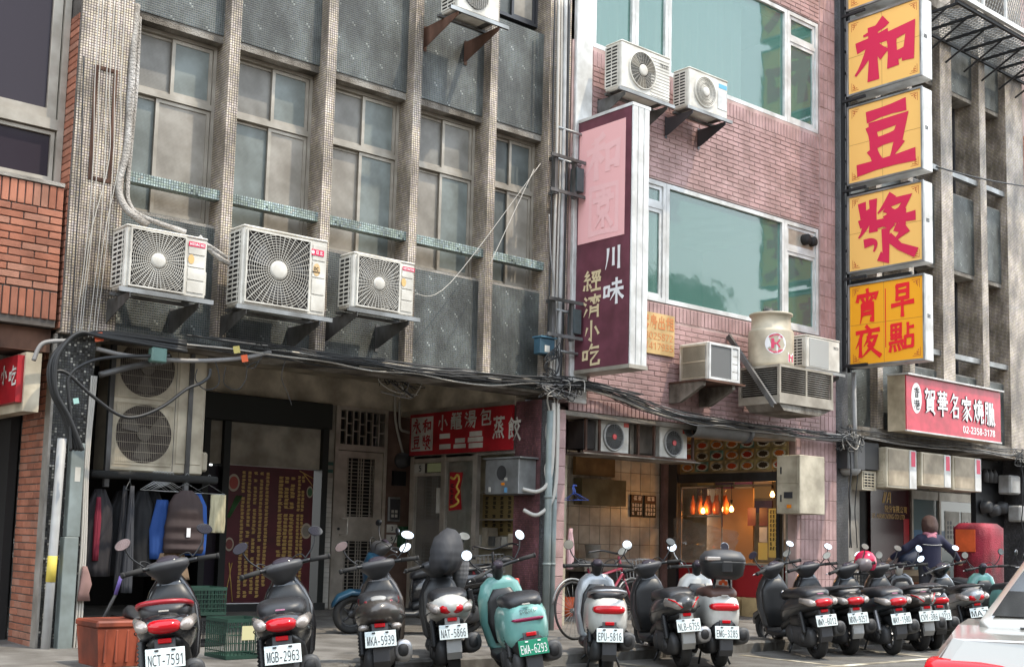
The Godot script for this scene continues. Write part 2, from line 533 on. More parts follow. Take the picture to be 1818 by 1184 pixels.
func brick_building() -> void:
	var t := thing("brick_building", "orange brick house at the left edge with dark tinted window above a brick sill", "building", Vector3(2.6, 0, 0))
	bx("wall", Vector3(-3, 3.0, -6), Vector3(3.9, 4.29, -0.03), M.mortar, t)
	bx("wall", Vector3(-3, 7.3, -6), Vector3(3.9, 12, -0.03), M.mortar, t)
	bx("beam", Vector3(-3, 2.78, -0.6), Vector3(3.9, 2.99, -0.12), M.rust, t)
	bx("soffit", Vector3(-3, 2.7, -3), Vector3(3.9, 2.775, -0.6), M.cement, t)
	bx("backing", Vector3(3.944, -0.1, -0.82), Vector3(3.953, 2.99, -0.24), M.mortar, t)
	bx("backing", Vector3(3.944, 3.0, -0.4), Vector3(3.953, 12, -0.01), M.mortar, t)
	# courses under the window, then a soldier course above and one below
	bricks(t, Vector3(1.12, 3.325, -0.02), Vector3.RIGHT, Vector3.UP, 12, 11, Vector2(0.232, 0.068), 0.011, M.brick)
	bricks(t, Vector3(1.12, 4.075, -0.02), Vector3.RIGHT, Vector3.UP, 40, 1, Vector2(0.0696, 0.22), 0.012, M.brick, "brick", false)
	bricks(t, Vector3(1.12, 3.06, -0.02), Vector3.RIGHT, Vector3.UP, 40, 1, Vector2(0.0696, 0.26), 0.012, M.brick, "brick", false)
	# the reveal beside the tiled pillar, and the face of the column below
	bricks(t, Vector3(3.94, 3.0, -0.33), Vector3(0, 0, 1), Vector3.UP, 1, 44, Vector2(0.31, 0.068), 0.008, M.brick, "brick", false)
	bricks(t, Vector3(3.94, 0.12, -0.82), Vector3(0, 0, 1), Vector3.UP, 3, 42, Vector2(0.2, 0.067), 0.01, M.brick)
	bx("ledge", Vector3(0, 4.296, -0.3), Vector3(3.9, 4.33, 0.0), M.cement, t)
	var s := st()
	rim(s, 2.2, 3.93, 4.335, 7.28, -0.32, -0.22, 0.06)
	box(s, Vector3(2.26, 4.88, -0.32), Vector3(3.87, 4.98, -0.215))
	var w := obj("window", s, M.alu, t)
	s = st()
	rim(s, 2.27, 3.86, 4.4, 4.87, -0.3, -0.25, 0.035)
	rim(s, 2.27, 3.86, 4.99, 7.2, -0.3, -0.25, 0.09)
	obj("sash", s, M.alu, w)
	for p in [[4.42, 4.86], [5.02, 7.15]]: bx("pane", Vector3(2.29, p[0], -0.29), Vector3(3.85, p[1], -0.28), M.darkglass, w)
	bx("room", Vector3(-2.5, 4.3, -5), Vector3(3.8, 7.3, -1.2), M.void, t)

func frosted_window(t: Node, x0: float, x1: float, y0: float, y1: float, yt: float, z: float, fm: Material, k: int) -> void:
	var s := st()
	rim(s, x0, x1, y0, y1, z - 0.05, z + 0.03, 0.035)
	box(s, Vector3(x0 + 0.035, yt - 0.03, z - 0.05), Vector3(x1 - 0.035, yt + 0.03, z + 0.035))
	var w := obj("window", s, fm, t)
	var mid := (x0 + x1) / 2 + 0.02
	for r in [[yt + 0.035, y1 - 0.04, mid + 0.02], [y0 + 0.04, yt - 0.035, mid - 0.12 if k == 0 else mid]]:
		var inner := [[x0 + 0.04, r[2] + 0.03, z - 0.03], [r[2] - 0.015, x1 - 0.04, z - 0.002]]
		for e in 2:
			s = st()
			rim(s, inner[e][0], inner[e][1], r[0], r[1], inner[e][2] - 0.012, inner[e][2] + 0.016, 0.028 if e == 0 else 0.036)
			obj("sash", s, fm, w)
			var pm: Material = M.ribbed[[0, 2, 2, 1, 0, 2, 2, 1, 0, 2, 1, 2, 0, 0, 1, 2, 3, 3, 3, 1][(k * 4 + e + (2 if r[0] < yt else 0)) % 20]]
			bx("pane", Vector3(inner[e][0] + 0.028, r[0] + 0.028, inner[e][2] - 0.004), Vector3(inner[e][1] - 0.028, r[1] - 0.028, inner[e][2] + 0.004), pm, w)

func tiled_building() -> void:
	var t := thing("tiled_building", "grey mosaic tiled block with slim pale tile fins between its windows, left half", "building", Vector3(7, 0, 0))
	bx("core", Vector3(3.96, 3.4, -8), Vector3(10.2, 12, -0.42), M.void, t)
	bx("pillar", Vector3(3.955, 2.96, -0.9), Vector3(4.45, 12, 0), M.beige, t)
	bx("pillar", Vector3(3.955, -0.1, -0.9), Vector3(4.31, 2.958, -0.09), M.worn, t)
	bx("edge_strip", Vector3(3.93, -0.1, -0.22), Vector3(3.953, 2.958, -0.085), M.cement, t)
	var fins := [[5.46, 5.58], [6.60, 6.72], [7.75, 7.86], [8.87, 8.98]]
	for f in fins: bx("fin", Vector3(f[0], 3.09, -0.36), Vector3(f[1], 12, 0), M.beige, t)
	bx("pillar", Vector3(9.83, 2.96, -0.6), Vector3(10.19, 12, -0.02), M.beige, t)
	# a sunken strip with a rusted rim on the broad pillar
	var s := st()
	rim(s, 4.10, 4.32, 4.42, 5.52, 0.001, 0.012, 0.035)
	obj("rim", s, M.rust, t)
	bx("beam", Vector3(4.45, 3.0, -0.34), Vector3(9.83, 3.087, 0.0), M.dark, t)
	bx("beam_underside", Vector3(4.33, 2.97, -0.45), Vector3(9.83, 2.998, -0.02), M.concrete, t)
	var edges := [4.45, 5.46, 5.58, 6.60, 6.72, 7.75, 7.86, 8.87, 8.98, 9.83]
	for fl in 2:
		var dy := 3.42 * fl
		for k in 5:
			var a: float = edges[k * 2]
			var b: float = edges[k * 2 + 1]
			if fl == 0:
				bx("panel", Vector3(a, 3.09, -0.34), Vector3(b, 4.22, -0.12), M.dark, t)
				bx("panel", Vector3(a, 6.24, -0.34), Vector3(b, 7.55, -0.14), M.dark, t)
				bx("panel_underside", Vector3(a, 6.16, -0.36), Vector3(b, 6.237, -0.15), M.concrete, t)
				bx("ledge", Vector3(a, 4.222, -0.36), Vector3(b, 4.25, -0.13), M.cement, t)
				bx("sun_bar", Vector3(a, 4.50, -0.16), Vector3(b, 4.60, -0.05), M.teal, t)
			frosted_window(t, a, b, 4.26 + dy, 6.155 + dy, 5.50 + dy, -0.3, M.alu if fl == 0 else M.bronze, k if fl == 0 else 4)
	bx("panel", Vector3(4.45, 9.7, -0.34), Vector3(9.83, 12, -0.12), M.dark, t)
	bx("blue_bottle_rack", Vector3(9.02, 4.3, -0.5), Vector3(9.3, 4.9, -0.36), mk(lin(0.03, 0.09, 0.2), 0.5), t)

func pink_window(t: Node, cols: Array, y0: float, y1: float, z: float, trans: Array) -> void:
	for k in cols.size() - 1:
		var s := st()
		rim(s, cols[k] + 0.003, cols[k + 1] - 0.003, y0, y1, z - 0.06, z + 0.04, 0.06)
		var w := obj("window", s, M.whiteframe, t)
		var cuts := [[y0 + 0.06, y1 - 0.06]]
		if trans[k] > 0: cuts = [[y0 + 0.06, trans[k] - 0.03], [trans[k] + 0.03, y1 - 0.06]]
		if trans[k] > 0: bx("transom", Vector3(cols[k] + 0.063, trans[k] - 0.03, z - 0.05), Vector3(cols[k + 1] - 0.063, trans[k] + 0.03, z + 0.03), M.whiteframe, w)
		for c in cuts:
			if trans[k] > 0:
				s = st()
				rim(s, cols[k] + 0.065, cols[k + 1] - 0.065, c[0] + 0.002, c[1] - 0.002, z - 0.02, z + 0.02, 0.05)
				obj("sash", s, M.whiteframe, w)
			bx("pane", Vector3(cols[k] + 0.062, c[0], z - 0.006), Vector3(cols[k + 1] - 0.062, c[1], z), M.tintglass, w)

func pink_building() -> void:
	var t := thing("pink_building", "pink brick house with green glass windows in the middle of the row", "building", Vector3(13, 0, 0))
	bx("wall", Vector3(10.2, 2.9, -0.4), Vector3(15.45, 4.38, -0.003), M.pinkmortar, t)
	bx("wall", Vector3(10.2, 6.06, -0.4), Vector3(15.45, 7.56, -0.003), M.pinkmortar, t)
	bx("wall", Vector3(10.2, 9.35, -0.4), Vector3(15.45, 12, -0.003), M.pinkmortar, t)
	bx("wall", Vector3(10.2, 4.38, -0.4), Vector3(11.55, 6.06, -0.012), M.pinkmortar, t)
	bx("wall", Vector3(15.45, 2.9, -0.6), Vector3(15.86, 12, -0.003), M.pinkmortar, t)
	var n := 0
	# soldier courses and stretcher courses of the two bands
	for b in [[6.08, 7.30], [2.98, 4.16]]:
		bricks(t, Vector3(10.56, b[1] + 0.003, 0), Vector3.RIGHT, Vector3.UP, 66, 1, Vector2(0.074, 0.215), 0.012, M.pinkb, "soldier_brick", false, 60)
		bricks(t, Vector3(10.56, b[0], 0), Vector3.RIGHT, Vector3.UP, 20, 18 if b[0] > 5 else 17, Vector2(0.2445, 0.068), 0.012, M.pinkb, "brick", true, 150)
	bricks(t, Vector3(10.25, 2.80, 0.006), Vector3.RIGHT, Vector3.UP, 70, 1, Vector2(0.074, 0.17), 0.012, M.pinkb, "soldier_brick", false, 60)
	bricks(t, Vector3(10.56, 9.36, 0), Vector3.RIGHT, Vector3.UP, 20, 10, Vector2(0.2445, 0.068), 0.012, M.pinkb, "brick", true, 0)
	bricks(t, Vector3(15.46, 2.95, 0), Vector3.RIGHT, Vector3.UP, 4, 34, Vector2(0.1, 0.23), 0.01, M.pinkb, "tile", false, 136)
	bx("underside", Vector3(10.2, 2.74, -0.5), Vector3(15.86, 2.797, 0.0), M.cement, t)
	# rooms behind the green glass
	for r in [[4.4, 6.05], [7.57, 9.34]]:
		bx("room_wall", Vector3(10.3, r[0], -2.4), Vector3(15.4, r[1], -2.3), mk(lin(0.12, 0.15, 0.135), 0.9), t)
		bx("room_floor", Vector3(10.3, r[0] - 0.02, -2.3), Vector3(15.4, r[0] - 0.003, -0.41), mk(lin(0.2, 0.17, 0.13), 0.9), t)
		bx("room_ceiling", Vector3(10.3, r[1] + 0.003, -2.3), Vector3(15.4, r[1] + 0.02, -0.41), M.cement, t)
	pink_window(t, [10.56, 11.35, 12.0, 14.66, 15.44], 7.57, 9.34, -0.05, [0, 0, 0, 8.9])
	pink_window(t, [11.56, 12.0, 14.6, 15.44], 4.40, 6.05, -0.05, [5.7, 0, 5.62])
	bx("vent_panel", Vector3(14.67, 5.66, -0.05), Vector3(15.37, 5.98, -0.035), M.alu, t)
	var s := st(true)
	tube(s, [Vector3(15.1, 5.83, -0.06), Vector3(15.1, 5.83, 0.05)], 0.085, 12)
	tube(s, [Vector3(15.28, 5.83, -0.06), Vector3(15.28, 5.83, 0.04)], 0.075, 12)
	obj("vent_hole", s, M.void, t)
	# gathered curtains
	for c in [[10.7, 14.0, 7.75, 9.3], [11.7, 12.4, 4.5, 6.0]]:
		s = st(true)
		var rings := []
		var m := int((c[1] - c[0]) / 0.03)
		for i in m:
			var x0: float = c[0] + i * 0.03
			var x1: float = x0 + 0.03
			var z0 := -0.35 + 0.035 * sin(x0 * 34.0) + 0.02 * sin(x0 * 11.0)
			var z1 := -0.35 + 0.035 * sin(x1 * 34.0) + 0.02 * sin(x1 * 11.0)
			var e0: float = c[2] + 0.06 * absf(sin(x0 * 4.0))
			var e1: float = c[2] + 0.06 * absf(sin(x1 * 4.0))
			quad(s, Vector3(x0, e0, z0), Vector3(x1, e1, z1), Vector3(x1, c[3], z1), Vector3(x0, c[3], z0))
		obj("curtain", s, M.curtain, t)
	bx("corner_cladding", Vector3(10.24, 2.9, -0.03), Vector3(10.53, 12, 0.035), M.white, t, 0.01)
	# low pillars of the arcade, faced with tall tiles
	bx("pillar", Vector3(10.0, -0.1, -0.42), Vector3(10.2, 2.8, 0.001), M.pinkmortar, t)
	bricks(t, Vector3(10.02, 0.1, 0.005), Vector3.RIGHT, Vector3.UP, 1, 12, Vector2(0.19, 0.222), 0.008, M.pinkb, "tile", false)
	bx("pillar", Vector3(14.85, -0.1, -0.14), Vector3(15.86, 2.8, 0.001), M.pinkmortar, t)
	bricks(t, Vector3(14.86, 0.12, 0.005), Vector3.RIGHT, Vector3.UP, 10, 9, Vector2(0.1, 0.295), 0.008, M.pinkb, "tile", false)

func far_building() -> void:
	var t := thing("far_tiled_building", "second grey mosaic block with pale tile fins behind the yellow lightboxes", "building", Vector3(19, 0, 0))
	bx("core", Vector3(15.9, 3.0, -8), Vector3(22.0, 13, -0.62), M.void, t)
	bx("pillar", Vector3(15.88, -0.1, -0.8), Vector3(16.25, 13, -0.05), M.greyt, t)
	var f := [16.25, 17.0, 17.15, 17.95, 18.1, 19.0, 19.38, 20.33, 20.55, 21.3]
	bx("beam", Vector3(16.25, 2.9, -0.6), Vector3(21.3, 3.1, -0.02), M.concrete, t)
	for k in 4: bx("fin", Vector3(f[k * 2 + 1], 3.1, -0.6), Vector3(f[k * 2 + 2], 13, 0), M.beige, t)
	bx("fin", Vector3(21.3, 2.9, -0.6), Vector3(21.95, 13, 0), M.beige, t)
	for k in 5:
		var a: float = f[k * 2]
		var b: float = f[k * 2 + 1]
		for fl in 2:
			var y: float = [4.24, 7.5][fl]
			bx("panel", Vector3(a, [3.1, 6.13][fl], -0.58), Vector3(b, y, -0.14), M.dark, t)
			bx("ledge", Vector3(a, y + 0.002, -0.58), Vector3(b, y + 0.03, -0.16), M.cement, t)
			bx("sun_bar", Vector3(a, y + 0.27, -0.16), Vector3(b, y + 0.36, -0.05), M.galv, t)
			var s := st()
			var y1: float = [6.05, 9.32][fl]
			rim(s, a, b, y + 0.035, y1, -0.55, -0.48, 0.05)
			box(s, Vector3(a + 0.05, y + 1.1, -0.55), Vector3(b - 0.05, y + 1.16, -0.475))
			var w := obj("window", s, M.bronze, t)
			bx("pane", Vector3(a + 0.05, y + 0.085, -0.53), Vector3(b - 0.05, y + 1.1, -0.52), M.ribbed[3], w)
			bx("pane", Vector3(a + 0.05, y + 1.16, -0.53), Vector3(b - 0.05, y1 - 0.05, -0.52), M.ribbed[0], w)
			bx("panel_underside", Vector3(a, y1 + 0.004, -0.58), Vector3(b, y1 + 0.078, -0.15), M.concrete, t)
		bx("panel", Vector3(a, 9.4, -0.58), Vector3(b, 10.62, -0.14), M.dark, t)
	bx("cornice", Vector3(16.25, 10.64, -0.6), Vector3(21.95, 10.8, 0.06), M.concrete, t)
	# a caged balcony on brackets
	var c := thing("caged_balcony", "white mesh balcony cage on black brackets at the top right corner", "balcony", Vector3(19.5, 10.2, 0.5))
	var s := st()
	for k in 9:
		var x := 17.9 + k * 0.62
		box(s, Vector3(x, 10.12, 0.0), Vector3(x + 0.04, 10.16, 1.0))
		tube(s, [Vector3(x + 0.02, 9.75, 0.02), Vector3(x + 0.02, 10.12, 0.75)], 0.02, 5)
	box(s, Vector3(17.8, 10.1, 0.98), Vector3(23.2, 10.16, 1.03))
	box(s, Vector3(17.8, 10.1, 0.01), Vector3(23.2, 10.15, 0.05))
	obj("bracket", s, M.black, c)
	s = st()
	for k in 66:
		var x := 17.8 + k * 0.082
		tube(s, [Vector3(x, 10.175, 0.03), Vector3(x + 0.5, 10.175, 1.0)], 0.007, 4)
		tube(s, [Vector3(x + 0.5, 10.187, 0.03), Vector3(x, 10.187, 1.0)], 0.007, 4)
		tube(s, [Vector3(x, 10.25, 1.02), Vector3(x + 0.7, 11.6, 1.02)], 0.006, 4)
		tube(s, [Vector3(x + 0.7, 10.25, 1.035), Vector3(x, 11.6, 1.035)], 0.006, 4)
	obj("mesh_panel", s, M.galv, c)
	s = st()
	box(s, Vector3(17.8, 10.17, 1.04), Vector3(23.2, 10.25, 1.1))
	for k in 8: box(s, Vector3(17.8 + k * 0.75, 10.25, 1.04), Vector3(17.84 + k * 0.75, 11.7, 1.08))
	obj("rail", s, M.white, c)
	var e := thing("end_building", "narrow slice of brick house at the right edge of the row", "building", Vector3(24, 0, 0))
	bx("wall", Vector3(22.0, 2.9, -6), Vector3(28, 13, -0.1), M.pinkmortar, e)
	bricks(e, Vector3(22.02, 7.6, -0.07), Vector3.RIGHT, Vector3.UP, 8, 22, Vector2(0.24, 0.07), 0.012, M.brick, "brick", true, 60)
	s = st()
	rim(s, 22.1, 24.0, 5.6, 7.5, -0.1, -0.03, 0.08)
	var w2 := obj("window", s, M.whiteframe, e)
	bx("pane", Vector3(22.18, 5.68, -0.08), Vector3(23.92, 7.42, -0.07), M.darkglass, w2)
	bx("pillar", Vector3(21.95, -0.1, -0.8), Vector3(22.4, 2.9, -0.05), M.greyt, e)

func opposite_side() -> void:
	# the other side of the street, behind the camera: it shows only in glass and mirrors
	var spec := [[-22.0, -9.0, 13.0, Color(0.62, 0.58, 0.52)], [-8.9, 2.0, 11.0, Color(0.6, 0.5, 0.48)], [2.1, 13.0, 12.0, Color(0.66, 0.64, 0.6)], [13.1, 26.0, 10.0, Color(0.55, 0.55, 0.54)], [26.1, 40.0, 12.0, Color(0.6, 0.55, 0.5)]]
	for k in spec.size():
		var r: Array = spec[k]
		var t := thing("opposite_house", "plain rendered house across the street, seen only in reflections, %s" % ["far left", "left of the camera", "straight behind the camera", "right of the camera", "far right"][k], "building", Vector3((r[0] + r[1]) / 2, 0, 22))
		bx("wall", Vector3(r[0], 0, 22), Vector3(r[1], r[2], 30), mk(r[3], 0.8, 0, 1), t)
		for j in 3:
			for i in 5:
				var x: float = lerpf(r[0], r[1], (i + 0.2) / 5.0)
				bx("window", Vector3(x, 1.2 + j * 3.4, 21.93), Vector3(x + 1.3, 2.8 + j * 3.4, 21.99), M.darkglass, t)

# ---------- lettering ----------
# strokes on a grid of 100 by 100, two digits across and two down for each turn; a leading t tapers the stroke
const GLYPHS := {
	"和": "t5010 3820 2022,0838 5332,3216 3292,t3040 2062 0578,3444 4858,6234 6480,6236 9231 8876,6470 8866",
	"豆": "2414 8010,2832 3458,2832 7829 7054,3456 7052,3066 3884,t7262 6082,0890 9486",
	"漿": "3006 3050,1208 1424 2822,1037 3033,t2034 1648 0856,t6004 5016 4024,5614 8412 7428 5238,5222 6030,3842 9440,7630 7656 6852,5244 5850,5054 5096 4292,t1868 4064 3280 1292,t8258 6472,5666 7282 9594",
	"早": "3010 3050,3010 7208 7048,3028 7026,3048 7046,1066 9260,5050 5098",
	"點": "1412 1442,1412 4810 4640,3010 3060,1427 4626,1442 4640,1252 5050,0666 5662,1274 0890,2474 2890,3872 4488,5070 5884,7410 7448,7424 9422,6450 6484,6450 9248 9080,6682 9080",
	"宵": "5004 5216,1420 1036,1422 8818 8032,5026 5046,3030 3842,7028 6240,t3048 3076 2298,3048 7246 7292 6490,3060 7058,3074 7072",
	"夜": "4604 5414,1022 9218,t3024 2444 0868,2442 2496,t6026 5246 3864,5040 8238 7062,t7062 5082 3098,5450 6058,5462 7280 9698",
	"賀": "0818 4416 4040 3436,t2606 2230 0844,5814 5840,5814 8812 8638,5838 8636,2448 2482,2448 7846 7680,2460 7658,2470 7668,2482 7680,t3884 2890 1296,6084 7890 8898",
	"華": "1014 9012,3204 3424,6604 6424,2030 8228,3430 3456,6630 6656,0844 9442,2456 7854,1070 9268,5026 5098",
	"名": "t4404 3022 1236,4016 7814 6038,t6038 3862 1078,4232 5242,4058 4094,4058 8256 8092,4090 8088",
	"家": "5002 5212,1418 1032,1420 8818 8430,2832 7430,t5032 3850 1464,4842 6066 5494 4488,t5256 3470 1482,t5670 4082 1496,t8444 6658,6056 7676 9490",
	"燒": "1226 1640,t4020 3438,2606 2648,t2648 2070 0892,2660 4084,6404 6424,5012 8010,4426 9424,5632 5650,4640 6638,4452 6850,8232 8250,7240 9238,7252 9650,4262 9660,t5862 5482 4094,7860 7892 9690 9680",
	"臘": "t1408 1470 0694,1408 3406 3490 2886,1428 3426,1448 3446,5006 4616 5026,6406 6016 6426,8006 7616 8026,4832 4856,4832 8830 8854,6832 6856,4844 8842,4856 8854,5060 5092 6086,6260 6280,7260 7292 8086,8660 9292 9886",
	"香": "t7004 5010 3014,1024 9022,5010 5048,t4826 3040 1050,5226 7040 9248,3254 3296,3254 7052 7094,3274 7072,3294 7092",
	"港": "1212 2222,0634 1842,t2462 0890,4606 4636,7204 7236,3418 9014,2838 9634,t4638 3056,7238 9656,4852 7450 7466,4852 4892 8490 8680,4866 7464",
	"永": "4404 5614,3026 5424 5494 4488,1244 4042,t4042 3064 0886,t8234 6048,5642 7470 9690",
	"小": "5008 5092 4084,t2838 1868,7236 9066",
	"籠": "t2204 1412,1810 4408,3010 3418,t6204 5412,5610 9008,7010 7418,3020 3026,1230 4428,2232 2642,4032 3642,1044 4642,1450 1492,1450 4048 4090 3688,1462 4060,1476 4074,5628 8826,5828 5842 8640,5654 9052,5630 5646,5656 8654,5668 8866,5680 8878,5646 5694 9692 9680",
	"湯": "1212 2222,0634 1842,t2462 0890,4206 4236,4206 8204 8034,4220 8018,4236 8034,3046 9644,t4848 4060 3066,4460 8858 8294 7288,t5862 4680 3488,t7260 6080 5092",
	"包": "t3604 2620 1232,3018 8816 8460 7254,3036 6434 6256 3458,3036 3088 9086 9272",
	"蒸": "1010 9208,3402 3420,6602 6420,3026 6824 5034,5030 5062 4458,1838 3436,t3436 2648 1656,t8034 6244,5638 8458,2466 7864,1874 1090,3674 3888,5674 6088,7672 9090",
	"餃": "t2804 2016 0624,2806 4622,2620 2626,1430 1484,1430 3828 3852,1440 3838,1452 3850,1484 3874,3060 4278,7004 7412,5020 9818,t6626 6034 5042,7826 9040,t8440 7266 4894,6044 7870 9894",
	"川": "t2218 2250 1088,5018 5078,7814 7892",
	"味": "0834 0868,0834 3032 2866,0866 2864,4624 8822,3846 9644,6606 6696,t6446 5264 3880,6846 8266 9678",
	"經": "2604 1420 3022,3418 1040 4038,2640 2660,1064 0682,2462 2684,3862 4476,5012 9610,6018 5430 6440,7618 7030 8040,9018 8630 9640,5050 9648,7450 7486,4888 9886",
	"濟": "1212 2222,0634 1842,t2462 0890,6802 6810,3416 9814,t5018 4430,5022 6434,8018 9034,6422 6440,t8020 7440,t4650 4672 3898,8648 8698,4660 8658,4674 8672",
	"吃": "0834 0868,0834 3032 2866,0866 2864,t5604 4818 3830,5220 9218,5040 8838 5272 5290 9488 9674",
	"園": "1008 1094,1008 9008 9094,1092 9092,5014 5030,3022 7020,2032 8030,3640 3656,3640 6438 6254,3656 6254,t4858 2880,5060 5082,5862 7682",
	"套": "1018 9016,t5004 4024 1040,5220 9038,3636 3678,3640 7038,3652 6850,3664 6862,1078 9276,4682 3292 7290,6682 7898",
	"房": "4404 5410,2418 7816 7832 2434,t2418 2460 0696,5038 5446,3050 9448,t5050 4676 2896,5064 8062 7694 6688",
	"出": "5006 5090,2420 2446 7844,7618 7646,1456 1492 8690,8654 8694",
	"租": "t4006 1416,0630 4826,2612 2694,t2634 1858 0468,2840 4456,6014 6088,6014 8812 8886,6036 8834,6060 8858,5090 9888",
	"日": "2410 2490,2410 7808 7888,2448 7846,2488 7886",
	"立": "4806 5218,1828 8426,3238 4072,t6836 5876,0888 9486",
	"公": "t3810 2834 0850,6008 7432 9448,4448 2486 8082,6866 8492",
	"司": "1014 8814 8694 7690,1832 7032,2448 2480,2448 6648 6676,2478 6676",
	"股": "t1408 1470 0694,1408 3406 3490 2886,1428 3426,1448 3446,t5608 5430 4640,5608 8008 8032 9630,4848 8646,t8646 7070 4094,5256 7078 9694",
	"份": "t2804 1830 0446,2026 2096,t5808 5030 4044,7006 8030 9840,4650 8448 8090 7086,t6250 5876 4094",
	"有": "0820 9218,t4604 3040 0866,3642 3696,3642 7842 7892 6890,3658 7658,3674 7674",
	"限": "1008 1094,1008 3608 2834 3656 1862,5008 8608 8640 5042,5024 8424,5008 5090 6484,t9452 7462,6448 7476 9892",
}
const U_OUT := Vector3(0, 0, 1)   # the run of the letters on a sign that stands out from the wall

func stroke(s: SurfaceTool, p: Array, w: float, taper: bool, o: Vector3, u: Vector3, d: Vector3, n: Vector3) -> void:
	var l := []
	var r := []
	for i in p.size():
		var a: Vector2 = p[maxi(i - 1, 0)]
		var b: Vector2 = p[mini(i + 1, p.size() - 1)]
		var c: Vector2 = p[i]
		var d1 := (c - a).normalized() if i > 0 else (b - c).normalized()
		var d2 := (b - c).normalized() if i < p.size() - 1 else d1
		var t := (d1 + d2).normalized()
		if t == Vector2.ZERO: t = d1
		var f := float(i) / (p.size() - 1)
		var k := w * (lerpf(1.1, 0.22, f) if taper else 0.86 + 0.3 * pow(absf(f - 0.45) * 1.9, 2.0))
		var side := Vector2(-t.y, t.x) * k / 2 / maxf(0.55, t.dot(d1))
		if i == 0: c -= t * w * 0.25
		if i == p.size() - 1: c += t * w * 0.25
		l.append(o + u * (c.x + side.x) + d * (c.y + side.y) + n)
		r.append(o + u * (c.x - side.x) + d * (c.y - side.y) + n)
	for i in p.size() - 1: quad(s, l[i], l[i + 1], r[i + 1], r[i])

func glyph(s: SurfaceTool, ch: String, o: Vector3, u: Vector3, size: Vector2, weight := 0.11, lift := 0.003) -> void:
	var n := u.cross(Vector3.UP)
	if not GLYPHS.has(ch): return
	var uu := u * size.x / 100.0
	var dd := Vector3.DOWN * size.y / 100.0
	var up := lift
	for g in GLYPHS[ch].split(","):
		var tap: bool = g.begins_with("t")
		var pts := []
		for q in g.trim_prefix("t").split(" "): pts.append(Vector2(int(q.substr(0, 2)), int(q.substr(2, 2))))
		if tap and pts.size() > 2:
			var c := []
			for k in 9:
				var f := k / 8.0
				c.append(pts[0] * (1 - f) * (1 - f) + pts[1] * 2 * f * (1 - f) + pts[2] * f * f)
			pts = c
		elif pts.size() == 2: pts = [pts[0], pts[0].lerp(pts[1], 0.33) + Vector2(0, -0.6), pts[0].lerp(pts[1], 0.67) + Vector2(0, -0.4), pts[1]]
		stroke(s, pts, weight * 100, tap, o, uu, dd, n * up)
		up += 0.0004

# words written along `along` (the run for a row, DOWN for a column)
func words(called: String, chars: String, m: Material, parent: Node, o: Vector3, u: Vector3, size: Vector2, step: Vector3, weight := 0.11, lift := 0.003) -> MeshInstance3D:
	var o2: MeshInstance3D
	for k in chars.length():
		var s := st()
		glyph(s, chars[k], o + step * k, u, size, weight, lift)
		o2 = obj(called, s, m, parent)
	return o2

# small fillers for print that cannot be read: rows of tiny marks
func marks(s: SurfaceTool, o: Vector3, u: Vector3, cols: int, rows: int, cell: Vector2, n: Vector3) -> void:
	for j in rows:
		for i in cols:
			if rng.randf() < 0.07: continue
			var c := o + u * (i * cell.x) + Vector3.DOWN * (j * cell.y) + n
			for k in 3:
				var a := c + u * rng.randf_range(0.02, 0.2) * cell.x + Vector3.DOWN * (0.16 + 0.26 * k) * cell.y + n * 0.05 * k
				quad(s, a, a + u * cell.x * rng.randf_range(0.45, 0.75), a + u * cell.x * 0.7 + Vector3.UP * cell.y * 0.2, a + Vector3.UP * cell.y * 0.2)

